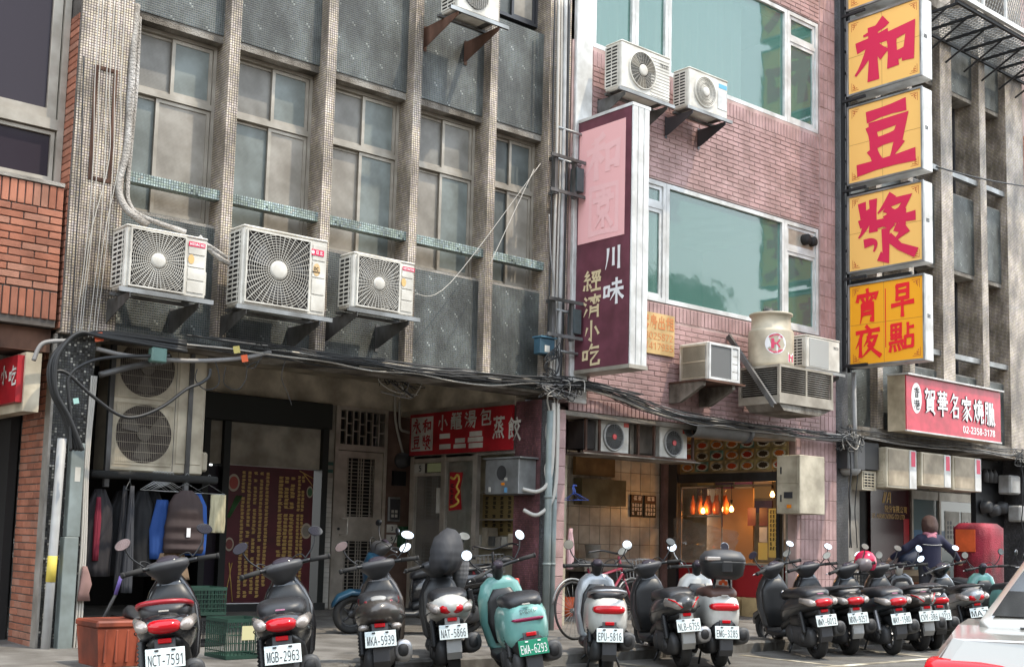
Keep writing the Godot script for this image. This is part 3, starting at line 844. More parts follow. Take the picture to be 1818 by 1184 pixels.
func signs() -> void:
	# tall maroon sign standing out from the wall
	var t := thing("vertical_sign", "tall maroon sign with a pink patch over its upper half, on the pink house", "sign", Vector3(10.45, 3.25, 0.5))
	bx("panel", Vector3(10.3, 3.30, 0.02), Vector3(10.33, 6.46, 0.96), M.maroon, t)
	bx("casing", Vector3(10.331, 3.27, 0.02), Vector3(10.6, 6.49, 0.962), M.white, t)
	for z in [0.962]:
		for k in 3: bx("edge_strip", Vector3(10.305 + 0.1 * k, 3.27, z), Vector3(10.395 + 0.1 * k, 6.49, z + 0.025), M.white, t, 0.006)
	bx("trim", Vector3(10.292, 6.461, 0.0), Vector3(10.61, 6.5, 0.99), M.white, t)
	bx("trim", Vector3(10.292, 3.25, 0.0), Vector3(10.61, 3.297, 0.99), M.alu, t)
	bx("pink_patch", Vector3(10.294, 4.88, 0.06), Vector3(10.299, 6.33, 0.87), M.patch, t)
	words("lettering", "和", M.patchmark, t, Vector3(10.293, 6.27, 0.17), U_OUT, Vector2(0.64, 0.66), Vector3.ZERO, 0.13, 0.001)
	words("lettering", "園", M.patchmark, t, Vector3(10.293, 5.6, 0.22), U_OUT, Vector2(0.58, 0.68), Vector3.ZERO, 0.10, 0.001)
	words("lettering", "川", M.whiteink, t, Vector3(10.299, 4.80, 0.53), U_OUT, Vector2(0.33, 0.34), Vector3.ZERO, 0.13)
	words("lettering", "味", M.whiteink, t, Vector3(10.299, 4.38, 0.52), U_OUT, Vector2(0.36, 0.34), Vector3.ZERO)
	words("lettering", "經濟小吃", M.paleink, t, Vector3(10.299, 4.52, 0.17), U_OUT, Vector2(0.32, 0.29), Vector3(0, -0.305, 0))
	var s := st(true)
	for y in [3.5, 4.0, 5.5, 5.9, 6.3]:
		tube(s, [Vector3(9.9, y, 0.09), Vector3(10.5, y, 0.09)], 0.018, 6)
	obj("mount", s, M.galv, t)
	# lightboxes over the pavement
	var rows := [["宵夜早點", 3.95, 5.24], ["漿", 5.42, 6.65], ["豆", 6.82, 8.09], ["和", 8.26, 9.50], ["永", 9.66, 10.9]]
	var lab := ["lowest yellow lightbox with four red characters in two columns", "yellow lightbox with a broad red character, second from the bottom of its column", "yellow lightbox with one red character, third from the bottom of its column", "yellow lightbox with one red character, fourth from the bottom of its column", "topmost yellow lightbox, cut off by the upper edge"]
	for k in 5:
		var r: Array = rows[k]
		var b := thing("lightbox", lab[k], "sign", Vector3(16.1, r[1], 0.8), "yellow lightboxes in a column")
		var dx := 0.24 + 0.02 * k
		bx("face", Vector3(16.0, r[1] + 0.03, 0.17), Vector3(16.02, r[2] - 0.03, 1.42), M.yellow2 if k == 0 else M.yellow, b)
		bx("casing", Vector3(16.021, r[1], 0.15), Vector3(16.0 + dx, r[2], 1.44), M.white, b, 0.008)
		s = st()
		var X := Transform3D(Basis(Vector3(0, 0, 1), Vector3(0, 1, 0), Vector3(-1, 0, 0)), Vector3(16.01, 0, 0))
		for e in [[Vector3(0.14, r[1], -0.01), Vector3(1.45, r[1] + 0.028, 0.03)], [Vector3(0.14, r[2] - 0.028, -0.01), Vector3(1.45, r[2], 0.03)], [Vector3(0.14, r[1] + 0.028, -0.01), Vector3(0.168, r[2] - 0.028, 0.03)], [Vector3(1.422, r[1] + 0.028, -0.01), Vector3(1.45, r[2] - 0.028, 0.03)]]: box(s, e[0], e[1], 0.0, X)
		obj("frame", s, M.galv, b)
		s = st()
		box(s, Vector3(15.998, r[1] + 0.03, 0.762), Vector3(15.9995, r[2] - 0.03, 0.766))
		box(s, Vector3(15.998, (r[1] + r[2]) / 2, 0.17), Vector3(15.9995, (r[1] + r[2]) / 2 + 0.004, 0.761))
		box(s, Vector3(15.998, (r[1] + r[2]) / 2, 0.767), Vector3(15.9995, (r[1] + r[2]) / 2 + 0.004, 1.42))
		obj("seam", s, mk(lin(0.3, 0.13, 0.03), 0.6), b)
		if k == 0:
			words("lettering", "宵", M.scarlet, b, Vector3(15.997, 5.15, 0.26), U_OUT, Vector2(0.44, 0.54), Vector3.ZERO, 0.125)
			words("lettering", "夜", M.scarlet, b, Vector3(15.997, 4.58, 0.24), U_OUT, Vector2(0.48, 0.50), Vector3.ZERO, 0.125)
			words("lettering", "早", M.scarlet, b, Vector3(15.997, 5.16, 0.86), U_OUT, Vector2(0.44, 0.52), Vector3.ZERO, 0.125)
			words("lettering", "點", M.scarlet, b, Vector3(15.997, 4.58, 0.83), U_OUT, Vector2(0.46, 0.50), Vector3.ZERO, 0.10)
			bx("divider", Vector3(15.9965, 4.2, 0.785), Vector3(15.9975, 5.1, 0.8), M.scarlet, b)
		else:
			var top: float = r[2] - 0.1
			words("lettering", r[0], M.crimson, b, Vector3(15.997, top, 0.27), U_OUT, Vector2(1.08, r[2] - r[1] - 0.2), Vector3.ZERO, 0.165 if k != 1 else 0.125)
		s = st()
		for cy in [r[1] + 0.07, r[2] - 0.07]:
			for cz in [0.22, 1.37]:
				var sy := 1.0 if cy < (r[1] + r[2]) / 2 else -1.0
				var sz := 1.0 if cz < 0.8 else -1.0
				for q in [[0, 0, 0.13, 0.008], [0, 0, 0.008, 0.13], [0.02, 0.02, 0.05, 0.012], [0.02, 0.05, 0.035, 0.012], [0.05, 0.03, 0.012, 0.05], [0.03, 0.075, 0.012, 0.03], [0.075, 0.03, 0.03, 0.012]]:
					var z0: float = cz + sz * q[0]
					var z1: float = cz + sz * (q[0] + q[2])
					var y0: float = cy + sy * q[1]
					var y1: float = cy + sy * (q[1] + q[3])
					var xo: float = 15.9985 - 0.0004 * q[0] * 20
					quad(s, Vector3(xo, y0, z0), Vector3(xo, y0, z1), Vector3(xo, y1, z1), Vector3(xo, y1, z0))
		obj("corner_ornament", s, mk(lin(0.5, 0.1, 0.02), 0.6), b)
		s = st()
		for q in 3: box(s, Vector3(16.08, (r[1] + r[2]) / 2 + 0.02 * q, 1.441), Vector3(16.16, (r[1] + r[2]) / 2 + 0.008 + 0.02 * q, 1.446))
		obj("vent", s, M.plasticgrey, b)
	t = thing("lightbox_rack", "dark steel rack and pale pole carrying the yellow lightboxes", "rack", Vector3(16.05, 3.0, 0.05))
	s = st()
	box(s, Vector3(15.98, 3.9, 0.03), Vector3(16.03, 12, 0.08))
	box(s, Vector3(16.12, 3.9, 0.03), Vector3(16.17, 12, 0.08))
	for k in 20: box(s, Vector3(16.031, 4.0 + k * 0.36, 0.04), Vector3(16.119, 4.03 + k * 0.36, 0.07))
	for y in [3.97, 5.33, 6.73, 8.18, 9.58]:
		box(s, Vector3(15.93, y - 0.02, 0.081), Vector3(15.97, y + 0.02, 0.5))
		box(s, Vector3(16.2, y - 0.02, 0.03), Vector3(16.25, y + 0.02, 1.1))
	obj("frame", s, M.black, t)
	s = st(true)
	tube(s, [Vector3(16.16, 3.9, 0.12), Vector3(16.2, 2.4, 0.12)], 0.035, 8)
	obj("pole", s, M.pvc, t)
	# red board with a white outline to its letters
	t = thing("roast_shop_sign", "wide red shop board with white characters and a phone number, on the far grey block", "sign", Vector3(18.5, 3.04, 0.3))
	var re := mk(lin(0.60, 0.035, 0.07), 0.4, 0, 3)
	bx("face", Vector3(17.1, 3.07, 0.43), Vector3(20.05, 3.93, 0.45), re, t)
	bx("casing", Vector3(17.09, 3.05, 0.12), Vector3(20.06, 3.94, 0.429), mk(lin(0.62, 0.52, 0.37), 0.5, 0, 1), t)
	bx("lid", Vector3(17.08, 3.941, 0.1), Vector3(20.1, 3.965, 0.5), M.white, t)
	bx("lip", Vector3(17.09, 3.045, 0.43), Vector3(20.06, 3.069, 0.465), M.white, t)
	s = st()
	prism(s, disc(Vector2(17.39, 3.59), 0.15, 0.245, 28), 0.4502, 0.453)
	var ov := obj("oval", s, M.whiteink, t)
	words("lettering", "香港", M.ink, t, Vector3(17.30, 3.77, 0.452), Vector3.RIGHT, Vector2(0.18, 0.17), Vector3(0, -0.2, 0), 0.10)
	for pass_ in 2:
		words("lettering" if pass_ else "outline", "賀華名家燒臘", M.whiteink if pass_ else M.ink, t, Vector3(17.60, 3.79, 0.452), Vector3.RIGHT, Vector2(0.34, 0.42), Vector3(0.376, -0.012, 0), 0.105 if pass_ else 0.16, 0.012 if pass_ else 0.001)
	text("phone_number", "02-2358-3178", M.whiteink, t, Vector3(19.32, 3.2, 0.453), 0.12, 1.05, Basis())
	# rent notice on the brick
	t = thing("rent_notice", "yellow board with orange characters and numbers on pink brick beside the maroon sign", "sign", Vector3(11.86, 3.7, 0.02))
	bx("board", Vector3(11.45, 3.68, 0.022), Vector3(12.14, 4.23, 0.032), mk(lin(0.62, 0.42, 0.18), 0.6, 0, 3), t)
	var oi := mk(lin(0.55, 0.2, 0.06), 0.6)
	words("lettering", "套房出租", oi, t, Vector3(11.49, 4.205, 0.032), Vector3.RIGHT, Vector2(0.155, 0.19), Vector3(0.158, 0, 0), 0.12)
	text("number", "33025872", oi, t, Vector3(11.80, 3.92, 0.034), 0.095, 0.62, Basis(), false)
	text("number", "31417935", oi, t, Vector3(11.80, 3.785, 0.034), 0.095, 0.62, Basis(), false)
	# red board under the arcade
	t = thing("dumpling_shop_sign", "red board with white characters and a pale square panel, under the left arcade", "sign", Vector3(9.8, 2.3, -1.55))
	bx("board", Vector3(9.76, 2.30, -2.66), Vector3(9.80, 2.86, -0.5), M.red, t)
	bx("pale_panel", Vector3(9.755, 2.355, -2.62), Vector3(9.7595, 2.815, -2.13), M.paper, t)
	words("lettering", "永和", M.red, t, Vector3(9.754, 2.80, -2.60), U_OUT, Vector2(0.21, 0.21), Vector3(0, 0, 0.235), 0.13)
	words("lettering", "豆漿", M.red, t, Vector3(9.754, 2.57, -2.60), U_OUT, Vector2(0.21, 0.2), Vector3(0, 0, 0.235), 0.11)
	words("lettering", "小籠湯包", M.paper, t, Vector3(9.758, 2.83, -2.05), U_OUT, Vector2(0.26, 0.23), Vector3(0, 0.004, 0.3), 0.11)
	words("lettering", "蒸餃", M.paper, t, Vector3(9.758, 2.73, -0.87), U_OUT, Vector2(0.25, 0.30), Vector3(0, -0.03, 0.3), 0.11)
	s = st()
	for q in [[-1.97, 2.50, 0.22, 0.065], [-1.97, 2.36, 0.24, 0.065], [-1.63, 2.43, 0.2, 0.06], [-1.66, 2.36, 0.25, 0.055], [-1.33, 2.50, 0.25, 0.065], [-1.36, 2.43, 0.3, 0.06], [-1.34, 2.35, 0.28, 0.065]]: box(s, Vector3(9.752, q[1], q[0]), Vector3(9.7595, q[1] + q[3], q[0] + q[2]))
	obj("cover_patch", s, M.paper, t)
	# red board at the left edge
	t = thing("left_red_sign", "red board with white characters under the brick house, cut off by the left edge", "sign", Vector3(3.6, 2.27, -0.4))
	bx("board", Vector3(3.60, 2.30, -1.6), Vector3(3.66, 2.72, -0.05), M.red, t)
	bx("casing", Vector3(3.661, 2.22, -1.6), Vector3(3.8, 2.75, -0.02), M.acold, t)
	words("lettering", "味小吃", M.paper, t, Vector3(3.597, 2.69, -0.72), U_OUT, Vector2(0.2, 0.19), Vector3(0, -0.03, 0.24), 0.12)

# ---------- machines on the walls ----------
# guard of rings and spokes, cut off by a square or a circle of half width hw
func guard(s: SurfaceTool, c: Vector3, hw: float, rings: int, spokes: int, r: float, square: bool, r0: float) -> void:
	var inside := func(p: Vector2): return maxf(absf(p.x), absf(p.y)) < hw if square else p.length() < hw + 0.001
	var rmax := hw * (1.38 if square else 1.0)
	for k in rings:
		var rr := lerpf(r0, rmax, (k + 1.0) / rings)
		var run := []
		for i in 49:
			var p := Vector2(cos(TAU * i / 48), sin(TAU * i / 48)) * rr
			if inside.call(p): run.append(c + Vector3(p.x, p.y, 0))
			else:
				tube(s, run, r, 4)
				run = []
		tube(s, run, r, 4)
	for k in spokes:
		var d := Vector2(cos(TAU * k / spokes), sin(TAU * k / spokes))
		var e := rmax
		while not inside.call(d * e): e -= 0.004
		tube(s, [c + Vector3(d.x, d.y, 0) * r0, c + Vector3(d.x, d.y, 0.1) * e + Vector3(0, 0, -0.1 * e + 0.002)], r, 4)

func blades(s: SurfaceTool, c: Vector3, r: float, n: int) -> void:
	for k in n:
		var a := TAU * k / n + 0.5
		var p := []
		for q in [[0.2, -0.25], [0.95, -0.42], [1.0, 0.0], [0.92, 0.38], [0.22, 0.3]]:
			p.append(c + Vector3(cos(a + q[1]), sin(a + q[1]), 0) * r * q[0] + Vector3(0, 0, q[1] * 0.06 * r))
		for i in range(1, 4): tri(s, p[0], p[i], p[i + 1])

# an outdoor unit: x0..x1, y0..y1, back z0, front z1; kind: square, ring or mesh guard
func aircon(label: String, x0: float, x1: float, y0: float, y1: float, z0: float, z1: float, kind: String, fx: float, body: Material) -> Node3D:
	var t := thing("air_conditioner", label, "air conditioner", Vector3((x0 + x1) / 2, y0, (z0 + z1) / 2))
	var h := y1 - y0
	var w := x1 - x0
	bx("casing", Vector3(x0, y0 + 0.012, z0), Vector3(x1, y1 - 0.022, z1), body, t, 0.012)
	bx("lid", Vector3(x0 - 0.006, y1 - 0.024, z0 - 0.006), Vector3(x1 + 0.006, y1, z1 + 0.006), body, t, 0.01)
	var s := st()
	box(s, Vector3(x0 + 0.05, y0, z0 + 0.03), Vector3(x0 + 0.12, y0 + 0.011, z1 - 0.02))
	obj("foot", s, M.steel, t)
	s = st()
	box(s, Vector3(x1 - 0.12, y0, z0 + 0.03), Vector3(x1 - 0.05, y0 + 0.011, z1 - 0.02))
	obj("foot", s, M.steel, t)
	# slots on the left end
	bx("side_recess", Vector3(x0 - 0.003, y0 + 0.06, z0 + 0.02), Vector3(x0 - 0.001, y1 - 0.05, z1 - 0.06), M.void, t)
	s = st()
	var n := int(h / 0.05)
	for k in n + 1:
		var y := lerpf(y0 + 0.05, y1 - 0.05, float(k) / n)
		box(s, Vector3(x0 - 0.009, y - 0.009, z0 + 0.012), Vector3(x0 - 0.0035, y + 0.009, z1 - 0.052))
	for k in 3:
		var z := lerpf(z0 + 0.012, z1 - 0.06, k / 2.0)
		box(s, Vector3(x0 - 0.0125, y0 + 0.041, z - 0.007), Vector3(x0 - 0.0092, y1 - 0.041, z + 0.007))
	obj("side_grille", s, body, t)
	# fan behind its guard
	var hw := h * 0.43
	var c := Vector3(x0 + w * fx, y0 + h * 0.5, z1)
	s = st()
	if kind == "square": box(s, c + Vector3(-hw, -hw, 0.001), c + Vector3(hw, hw, 0.004))
	else: prism(s, disc(Vector2(c.x, c.y), hw * 0.86, hw * 0.86, 28), z1 + 0.001, z1 + 0.004)
	obj("fan_opening", s, M.void if kind != "mesh" else M.plasticgrey, t)
	s = st()
	blades(s, c + Vector3(0, 0, 0.012), hw * 0.88, 3)
	if kind != "none": obj("fan", s, mk(lin(0.10, 0.075, 0.04), 0.5) if kind == "ring" else M.plasticgrey, t)
	s = st()
	if kind == "square":
		rim(s, c.x - hw - 0.014, c.x + hw + 0.014, c.y - hw - 0.014, c.y + hw + 0.014, z1 + 0.001, z1 + 0.024, 0.014)
		guard(s, c + Vector3(0, 0, 0.022), hw, 15, 40, 0.0026, true, hw * 0.26)
	elif kind == "ring":
		lathe(s, [Vector2(hw * 0.86, 0), Vector2(hw * 0.92, 0.0), Vector2(hw * 0.9, 0.02), Vector2(hw * 0.86, 0.02)], Transform3D(Basis(Vector3.RIGHT, PI / 2), c + Vector3(0, 0, 0.001)), 32, true)
		guard(s, c + Vector3(0, 0, 0.02), hw * 0.87, 9, 24, 0.0017, false, hw * 0.3)
	elif kind == "mesh":
		for k in 26:
			var q := lerpf(-0.97, 0.97, k / 25.0) * hw * 0.86
			var e := sqrt(maxf(0.0, pow(hw * 0.86, 2.0) - q * q))
			tube(s, [c + Vector3(-e, q, 0.014), c + Vector3(e, q, 0.014)], 0.0022, 4)
			if k % 2 == 0: tube(s, [c + Vector3(q, -e, 0.019), c + Vector3(q, e, 0.019)], 0.0022, 4)
	if kind != "none": obj("guard", s, body, t)
	else: return t
	s = st(true)
	lathe(s, [Vector2(hw * 0.28, 0), Vector2(hw * 0.27, 0.014), Vector2(hw * 0.2, 0.021), Vector2(0, 0.024)], Transform3D(Basis(Vector3.RIGHT, PI / 2), c + Vector3(0, 0, 0.016)), 24)
	obj("hub", s, body, t)
	# service cover with shallow fields
	var px := c.x + hw + 0.03
	if kind == "square":
		s = st()
		box(s, Vector3(px - 0.006, y0 + 0.02, z1 + 0.0005), Vector3(px - 0.003, y1 - 0.03, z1 + 0.0015))
		for k in 4:
			var a := lerpf(y0 + 0.05, y1 - 0.06, k / 4.0)
			var b := lerpf(y0 + 0.05, y1 - 0.06, (k + 1) / 4.0)
			box(s, Vector3(px + 0.012, a + 0.006, z1 + 0.001), Vector3(x1 - 0.022, b - 0.006, z1 + 0.007), 0.005)
		obj("cover_field", s, body, t)
		bx("valve_cover", Vector3(x1 + 0.001, y0 + h * 0.08, z0 + 0.06), Vector3(x1 + 0.035, y0 + h * 0.5, z1 - 0.05), body, t, 0.015)
	return t

func bracket(label: String, x0: float, x1: float, y: float, z1: float, m: Material, zb := -0.11) -> void:
	var t := thing("wall_bracket", label, "bracket", Vector3((x0 + x1) / 2, y - 0.25, 0), "air conditioner brackets")
	var s := st()
	box(s, Vector3(x0 - 0.05, y - 0.028, z1 - 0.01), Vector3(x1 + 0.08, y - 0.001, z1 + 0.02))
	box(s, Vector3(x0 - 0.05, y - 0.03, z1 + 0.0205), Vector3(x1 + 0.08, y + 0.012, z1 + 0.024))
	obj("rail", s, M.galv, t)
	bx("rail", Vector3(x0 - 0.02, y - 0.03, z1 - 0.28), Vector3(x1 + 0.02, y - 0.001, z1 - 0.24), M.steel, t)
	for x in [x0 + 0.06, x1 - 0.06]:
		s = st()
		var X := Transform3D(Basis(Vector3(0, 0, 1), Vector3(0, 1, 0), Vector3(-1, 0, 0)), Vector3(x, y, 0))
		prism(s, [Vector2(zb, -0.031), Vector2(z1 + 0.02, -0.031), Vector2(z1 + 0.02, -0.075), Vector2(zb + 0.06, -0.27), Vector2(zb, -0.27)], 0.0, 0.006, X)
		box(s, Vector3(zb, -0.031, -0.04), Vector3(z1 + 0.015, -0.0305, -0.0005), 0.0, X)
		box(s, Vector3(zb - 0.004, -0.3, -0.045), Vector3(zb - 0.0005, 0.0, -0.0005), 0.0, X)
		obj("arm", s, m, t)

func aircons() -> void:
	var t := aircon("small white outdoor unit nearest the brick house, with a red badge", 4.30, 5.09, 3.352, 3.945, 0.22, 0.5, "square", 0.385, M.acwhite)
	badge(t, 4.90, 3.865, 0.5, 0.165, 0.045, "HITACHI", M.crimson)
	bracket("grey bracket under the small white outdoor unit nearest the brick house", 4.30, 5.09, 3.35, 0.5, M.steel)
	t = aircon("tall white outdoor unit, largest of the three in a row on the grey tiled wall", 5.46, 6.40, 3.362, 4.16, 0.22, 0.5, "square", 0.41, M.acwhite)
	bx("badge", Vector3(6.19, 3.985, 0.508), Vector3(6.355, 4.045, 0.512), M.crimson, t)
	words("lettering", "日立", M.whiteink, t, Vector3(6.26, 4.035, 0.512), Vector3.RIGHT, Vector2(0.035, 0.04), Vector3(0.045, 0, 0), 0.14, 0.001)
	var s := st()
	prism(s, disc(Vector2(6.228, 4.015), 0.018, 0.018, 14), 0.5125, 0.513)
	obj("emblem", s, M.whiteink, t)
	s = st()
	prism(s, disc(Vector2(6.28, 3.84), 0.04, 0.065, 18), 0.508, 0.5095)
	obj("oval", s, mk(lin(0.62, 0.42, 0.2), 0.5), t)
	text("lettering", "DC", M.ink, t, Vector3(6.275, 3.85, 0.511), 0.035, 0.05, Basis())
	text("lettering", "INVERTER", M.ink, t, Vector3(6.275, 3.815, 0.511), 0.015, 0.09, Basis())
	bracket("grey bracket under the tall white outdoor unit", 5.46, 6.40, 3.36, 0.5, M.steel)
	t = aircon("small white outdoor unit on the grey tiled wall, right of the tall one", 6.72, 7.49, 3.515, 4.11, 0.24, 0.5, "square", 0.40, M.acwhite)
	badge(t, 7.33, 4.03, 0.5, 0.155, 0.042, "HITACHI", M.crimson)
	bracket("grey bracket under the third white outdoor unit on the grey tiled wall", 6.72, 7.49, 3.51, 0.5, M.steel)
	for q in [[4.93, 3.72], [7.35, 3.88]]:
		s = st()
		prism(s, disc(Vector2(q[0], q[1]), 0.03, 0.045, 16), 0.508, 0.51)
		obj("oval", s, mk(lin(0.66, 0.42, 0.16), 0.5), get_node(NodePath("air_conditioner" if q[0] < 5 else "air_conditioner3")))
	t = aircon("white outdoor unit cut off by the upper edge, with a fine mesh over its fan", 7.96, 8.57, 7.11, 7.62, 0.2, 0.5, "mesh", 0.42, M.acwhite)
	bracket("rusty bracket high on the grey tiles, at the upper edge of the picture", 7.90, 8.62, 7.10, 0.5, M.rust, -0.13)
	t = aircon("ribbed white outdoor unit with a brown fan, above the maroon sign", 10.58, 11.48, 6.89, 7.52, 0.21, 0.5, "ring", 0.42, M.acwhite)
	s = st()
	for k in 13: box(s, Vector3(11.12, 6.93 + k * 0.042, 0.5), Vector3(11.47, 6.947 + k * 0.042, 0.506))
	obj("rib", s, M.acwhite, t)
	text("lettering", "TECO", M.ink, t, Vector3(11.36, 7.37, 0.508), 0.045, 0.15, Basis(), false)
	bracket("dark bracket under the ribbed white outdoor unit", 10.58, 11.48, 6.88, 0.5, M.steel, 0.02)
	t = aircon("white outdoor unit with a blue label, right of the ribbed one", 11.86, 12.65, 6.965, 7.52, 0.22, 0.5, "ring", 0.40, M.acwhite)
	s = st()
	guard(s, Vector3(11.86 + 0.79 * 0.40, 6.965 + 0.2775, 0.521), 0.2, 7, 0, 0.005, false, 0.06)
	obj("ring", s, M.acwhite, t)
	bx("label", Vector3(12.46, 7.38, 0.501), Vector3(12.63, 7.44, 0.503), mk(lin(0.1, 0.35, 0.5), 0.5), t)
	bx("label", Vector3(12.44, 7.08, 0.501), Vector3(12.63, 7.34, 0.506), M.whiteframe, t, 0.004)
	bracket("black bracket under the white outdoor unit with the blue label", 11.86, 12.65, 6.96, 0.5, M.bronze, 0.02)
	# window unit through the pink brick
	t = thing("window_air_conditioner", "boxy window air conditioner on a rusty shelf, on pink brick left of the round tank", "air conditioner", Vector3(12.49, 3.33, 0.4))
	bx("casing", Vector3(12.16, 3.335, 0.1), Vector3(12.80, 3.84, 0.6), M.acwhite, t, 0.012)
	s = st()
	rim(s, 12.17, 12.79, 3.345, 3.83, 0.6, 0.62, 0.03)
	box(s, Vector3(12.62, 3.376, 0.6), Vector3(12.64, 3.799, 0.618))
	obj("front_frame", s, M.white, t)
	bx("mesh_panel", Vector3(12.2, 3.375, 0.601), Vector3(12.62, 3.80, 0.606), mk(lin(0.13, 0.13, 0.125), 0.7, 0, 0, M.ribtex, 0.2, 14), t)
	s = st()
	for k in 4: box(s, Vector3(12.641, 3.38 + k * 0.105, 0.601), Vector3(12.76, 3.475 + k * 0.105, 0.608), 0.004)
	obj("panel", s, M.white, t)
	bx("side_recess", Vector3(12.157, 3.37, 0.16), Vector3(12.159, 3.8, 0.56), M.void, t)
	s = st()
	for k in 22: box(s, Vector3(12.148, 3.37, 0.15 + k * 0.019), Vector3(12.156, 3.8, 0.156 + k * 0.019))
	for k in 3: box(s, Vector3(12.144, 3.36 + k * 0.215, 0.14), Vector3(12.1475, 3.375 + k * 0.215, 0.57))
	obj("side_grille", s, M.acold, t)
	t = thing("wall_shelf", "rusty shelf on concrete brackets under the boxy window air conditioner", "bracket", Vector3(12.45, 3.1, 0.3))
	bx("board", Vector3(12.05, 3.305, 0.02), Vector3(12.86, 3.33, 0.66), M.rust, t)
	for x in [12.12, 12.72]:
		s = st()
		prism(s, [Vector2(0.02, 3.304), Vector2(0.6, 3.304), Vector2(0.6, 3.25), Vector2(0.2, 3.05), Vector2(0.02, 3.05)], 0, 0.06, Transform3D(Basis(Vector3(0, 0, 1), Vector3(0, 1, 0), Vector3(-1, 0, 0)), Vector3(x, 0, 0)))
		obj("arm", s, M.concrete, t)
	# cooling tower on a louvred box
	var worn := mk(lin(0.36, 0.32, 0.26), 0.6, 0, 1)
	t = thing("louvred_cooler", "large louvred metal cooler box hanging on the pink brick under the round tank", "cooler", Vector3(13.9, 3.1, 0.55))
	bx("core", Vector3(13.32, 3.13, 0.23), Vector3(14.46, 3.6, 0.86), M.void, t)
	s = st()
	rim(s, 13.28, 14.5, 3.22, 3.64, 0.862, 0.9, 0.035)
	box(s, Vector3(13.87, 3.256, 0.88), Vector3(13.9, 3.604, 0.9))
	for q in [[13.28, 0.2], [14.46, 0.2]]: box(s, Vector3(q[0], 3.11, q[1]), Vector3(q[0] + 0.04, 3.64, q[1] + 0.04))
	box(s, Vector3(13.28, 3.11, 0.86), Vector3(14.5, 3.219, 0.905))
	box(s, Vector3(13.278, 3.11, 0.24), Vector3(13.32, 3.219, 0.859))
	box(s, Vector3(13.28, 3.605, 0.24), Vector3(14.5, 3.64, 0.861))
	obj("frame", s, worn, t)
	for k in 12:
		s = st()
		var y := 3.245 + k * 0.03
		quad(s, Vector3(13.315, y, 0.895), Vector3(14.465, y, 0.895), Vector3(14.465, y + 0.014, 0.875), Vector3(13.315, y + 0.014, 0.875))
		quad(s, Vector3(13.285, y, 0.24), Vector3(13.285, y, 0.86), Vector3(13.305, y + 0.014, 0.86), Vector3(13.305, y + 0.014, 0.24))
		obj("slat", s, M.concrete, t)
	s = st()
	prism(s, [Vector2(13.3, 3.109), Vector2(14.48, 3.109), Vector2(14.2, 3.0), Vector2(13.4, 3.02)], 0.3, 0.88)
	obj("drip_tray", s, M.concrete, t)
	t = thing("round_water_tank", "cream round tank with red and white stickers on the louvred cooler", "tank", Vector3(13.61, 3.65, 0.5))
	s = st(true)
	lathe(s, [Vector2(0.0, 3.645), Vector2(0.31, 3.645), Vector2(0.315, 3.70), Vector2(0.315, 4.13), Vector2(0.30, 4.165), Vector2(0.272, 4.18), Vector2(0.27, 4.365), Vector2(0.30, 4.375), Vector2(0.30, 4.40), Vector2(0.255, 4.40), Vector2(0.25, 4.3), Vector2(0, 4.3)], Transform3D(Basis(), Vector3(13.61, 0, 0.5)), 32)
	obj("shell", s, M.acold, t)
	s = st(true)
	for k in 9: tube(s, [Vector3(13.53 + 0.02 * k, 4.3, 0.45), Vector3(13.53 + 0.02 * k, 4.52, 0.45 + 0.01 * (k % 2))], 0.006, 5)
	tube(s, [Vector3(13.61, 4.3, 0.45), Vector3(13.61, 4.48, 0.45)], 0.075, 12)
	obj("motor", s, M.engine, t)
	sticker(t)
	t = thing("steel_strut", "loose steel channel leaning across the louvred cooler box", "strut", Vector3(13.2, 3.1, 0.5))
	s = st()
	var X := Transform3D(Basis.looking_at(Vector3(-0.12, -1.04, 0.88).normalized(), Vector3.RIGHT), Vector3(13.25, 4.11, 0.03))
	box(s, Vector3(-0.035, -0.01, -1.38), Vector3(0.035, 0.0, 0), 0.0, X)
	box(s, Vector3(-0.035, 0.0005, -1.38), Vector3(-0.027, 0.035, 0), 0.0, X)
	box(s, Vector3(0.027, 0.0005, -1.38), Vector3(0.035, 0.035, 0), 0.0, X)
	obj("channel", s, M.steel, t)
	t = aircon("white outdoor unit half hidden behind the round tank", 14.29, 15.10, 3.72, 4.205, 0.34, 0.6, "none", 0.4, M.acwhite)
	bx("mesh_panel", Vector3(14.36, 3.76, 0.601), Vector3(14.82, 4.16, 0.606), mk(lin(0.36, 0.36, 0.34), 0.7, 0, 0, M.ribtex, 0.15, 14), t)
	text("lettering", "TECO", M.ink, t, Vector3(15.0, 4.08, 0.603), 0.035, 0.12, Basis(), false)
	bracket("dark bracket under the unit behind the round tank", 14.29, 15.12, 3.71, 0.6, M.steel, 0.02)
	# two old units in a rusty rack under the pink house
	for k in 2:
		var x := [10.88, 12.02][k] as float
		t = thing("old_outdoor_unit", ["stained old outdoor unit with a round fan, left one in the rusty rack", "stained old outdoor unit with a round fan, right one in the rusty rack"][k], "air conditioner", Vector3(x + 0.27, 2.33, -0.25), "old units in the rusty rack")
		bx("casing", Vector3(x, 2.335, -0.42), Vector3(x + 0.55, 2.75, -0.1), mk(lin(0.72, 0.70, 0.64), 0.6, 0, 1), t, 0.01)
		var c := Vector3(x + 0.26, 2.54, -0.099)
		s = st()
		prism(s, disc(Vector2(c.x, c.y), 0.165, 0.165, 28), -0.099, -0.096)
		obj("fan_opening", s, M.void, t)
		s = st(true)
		lathe(s, [Vector2(0.165, 0), Vector2(0.19, 0), Vector2(0.18, 0.025), Vector2(0.165, 0.025)], Transform3D(Basis(Vector3.RIGHT, PI / 2), c), 32, true)
		obj("ring", s, M.pvc, t)
		s = st()
		guard(s, c + Vector3(0, 0, 0.02), 0.165, 6, 20, 0.0022, false, 0.04)
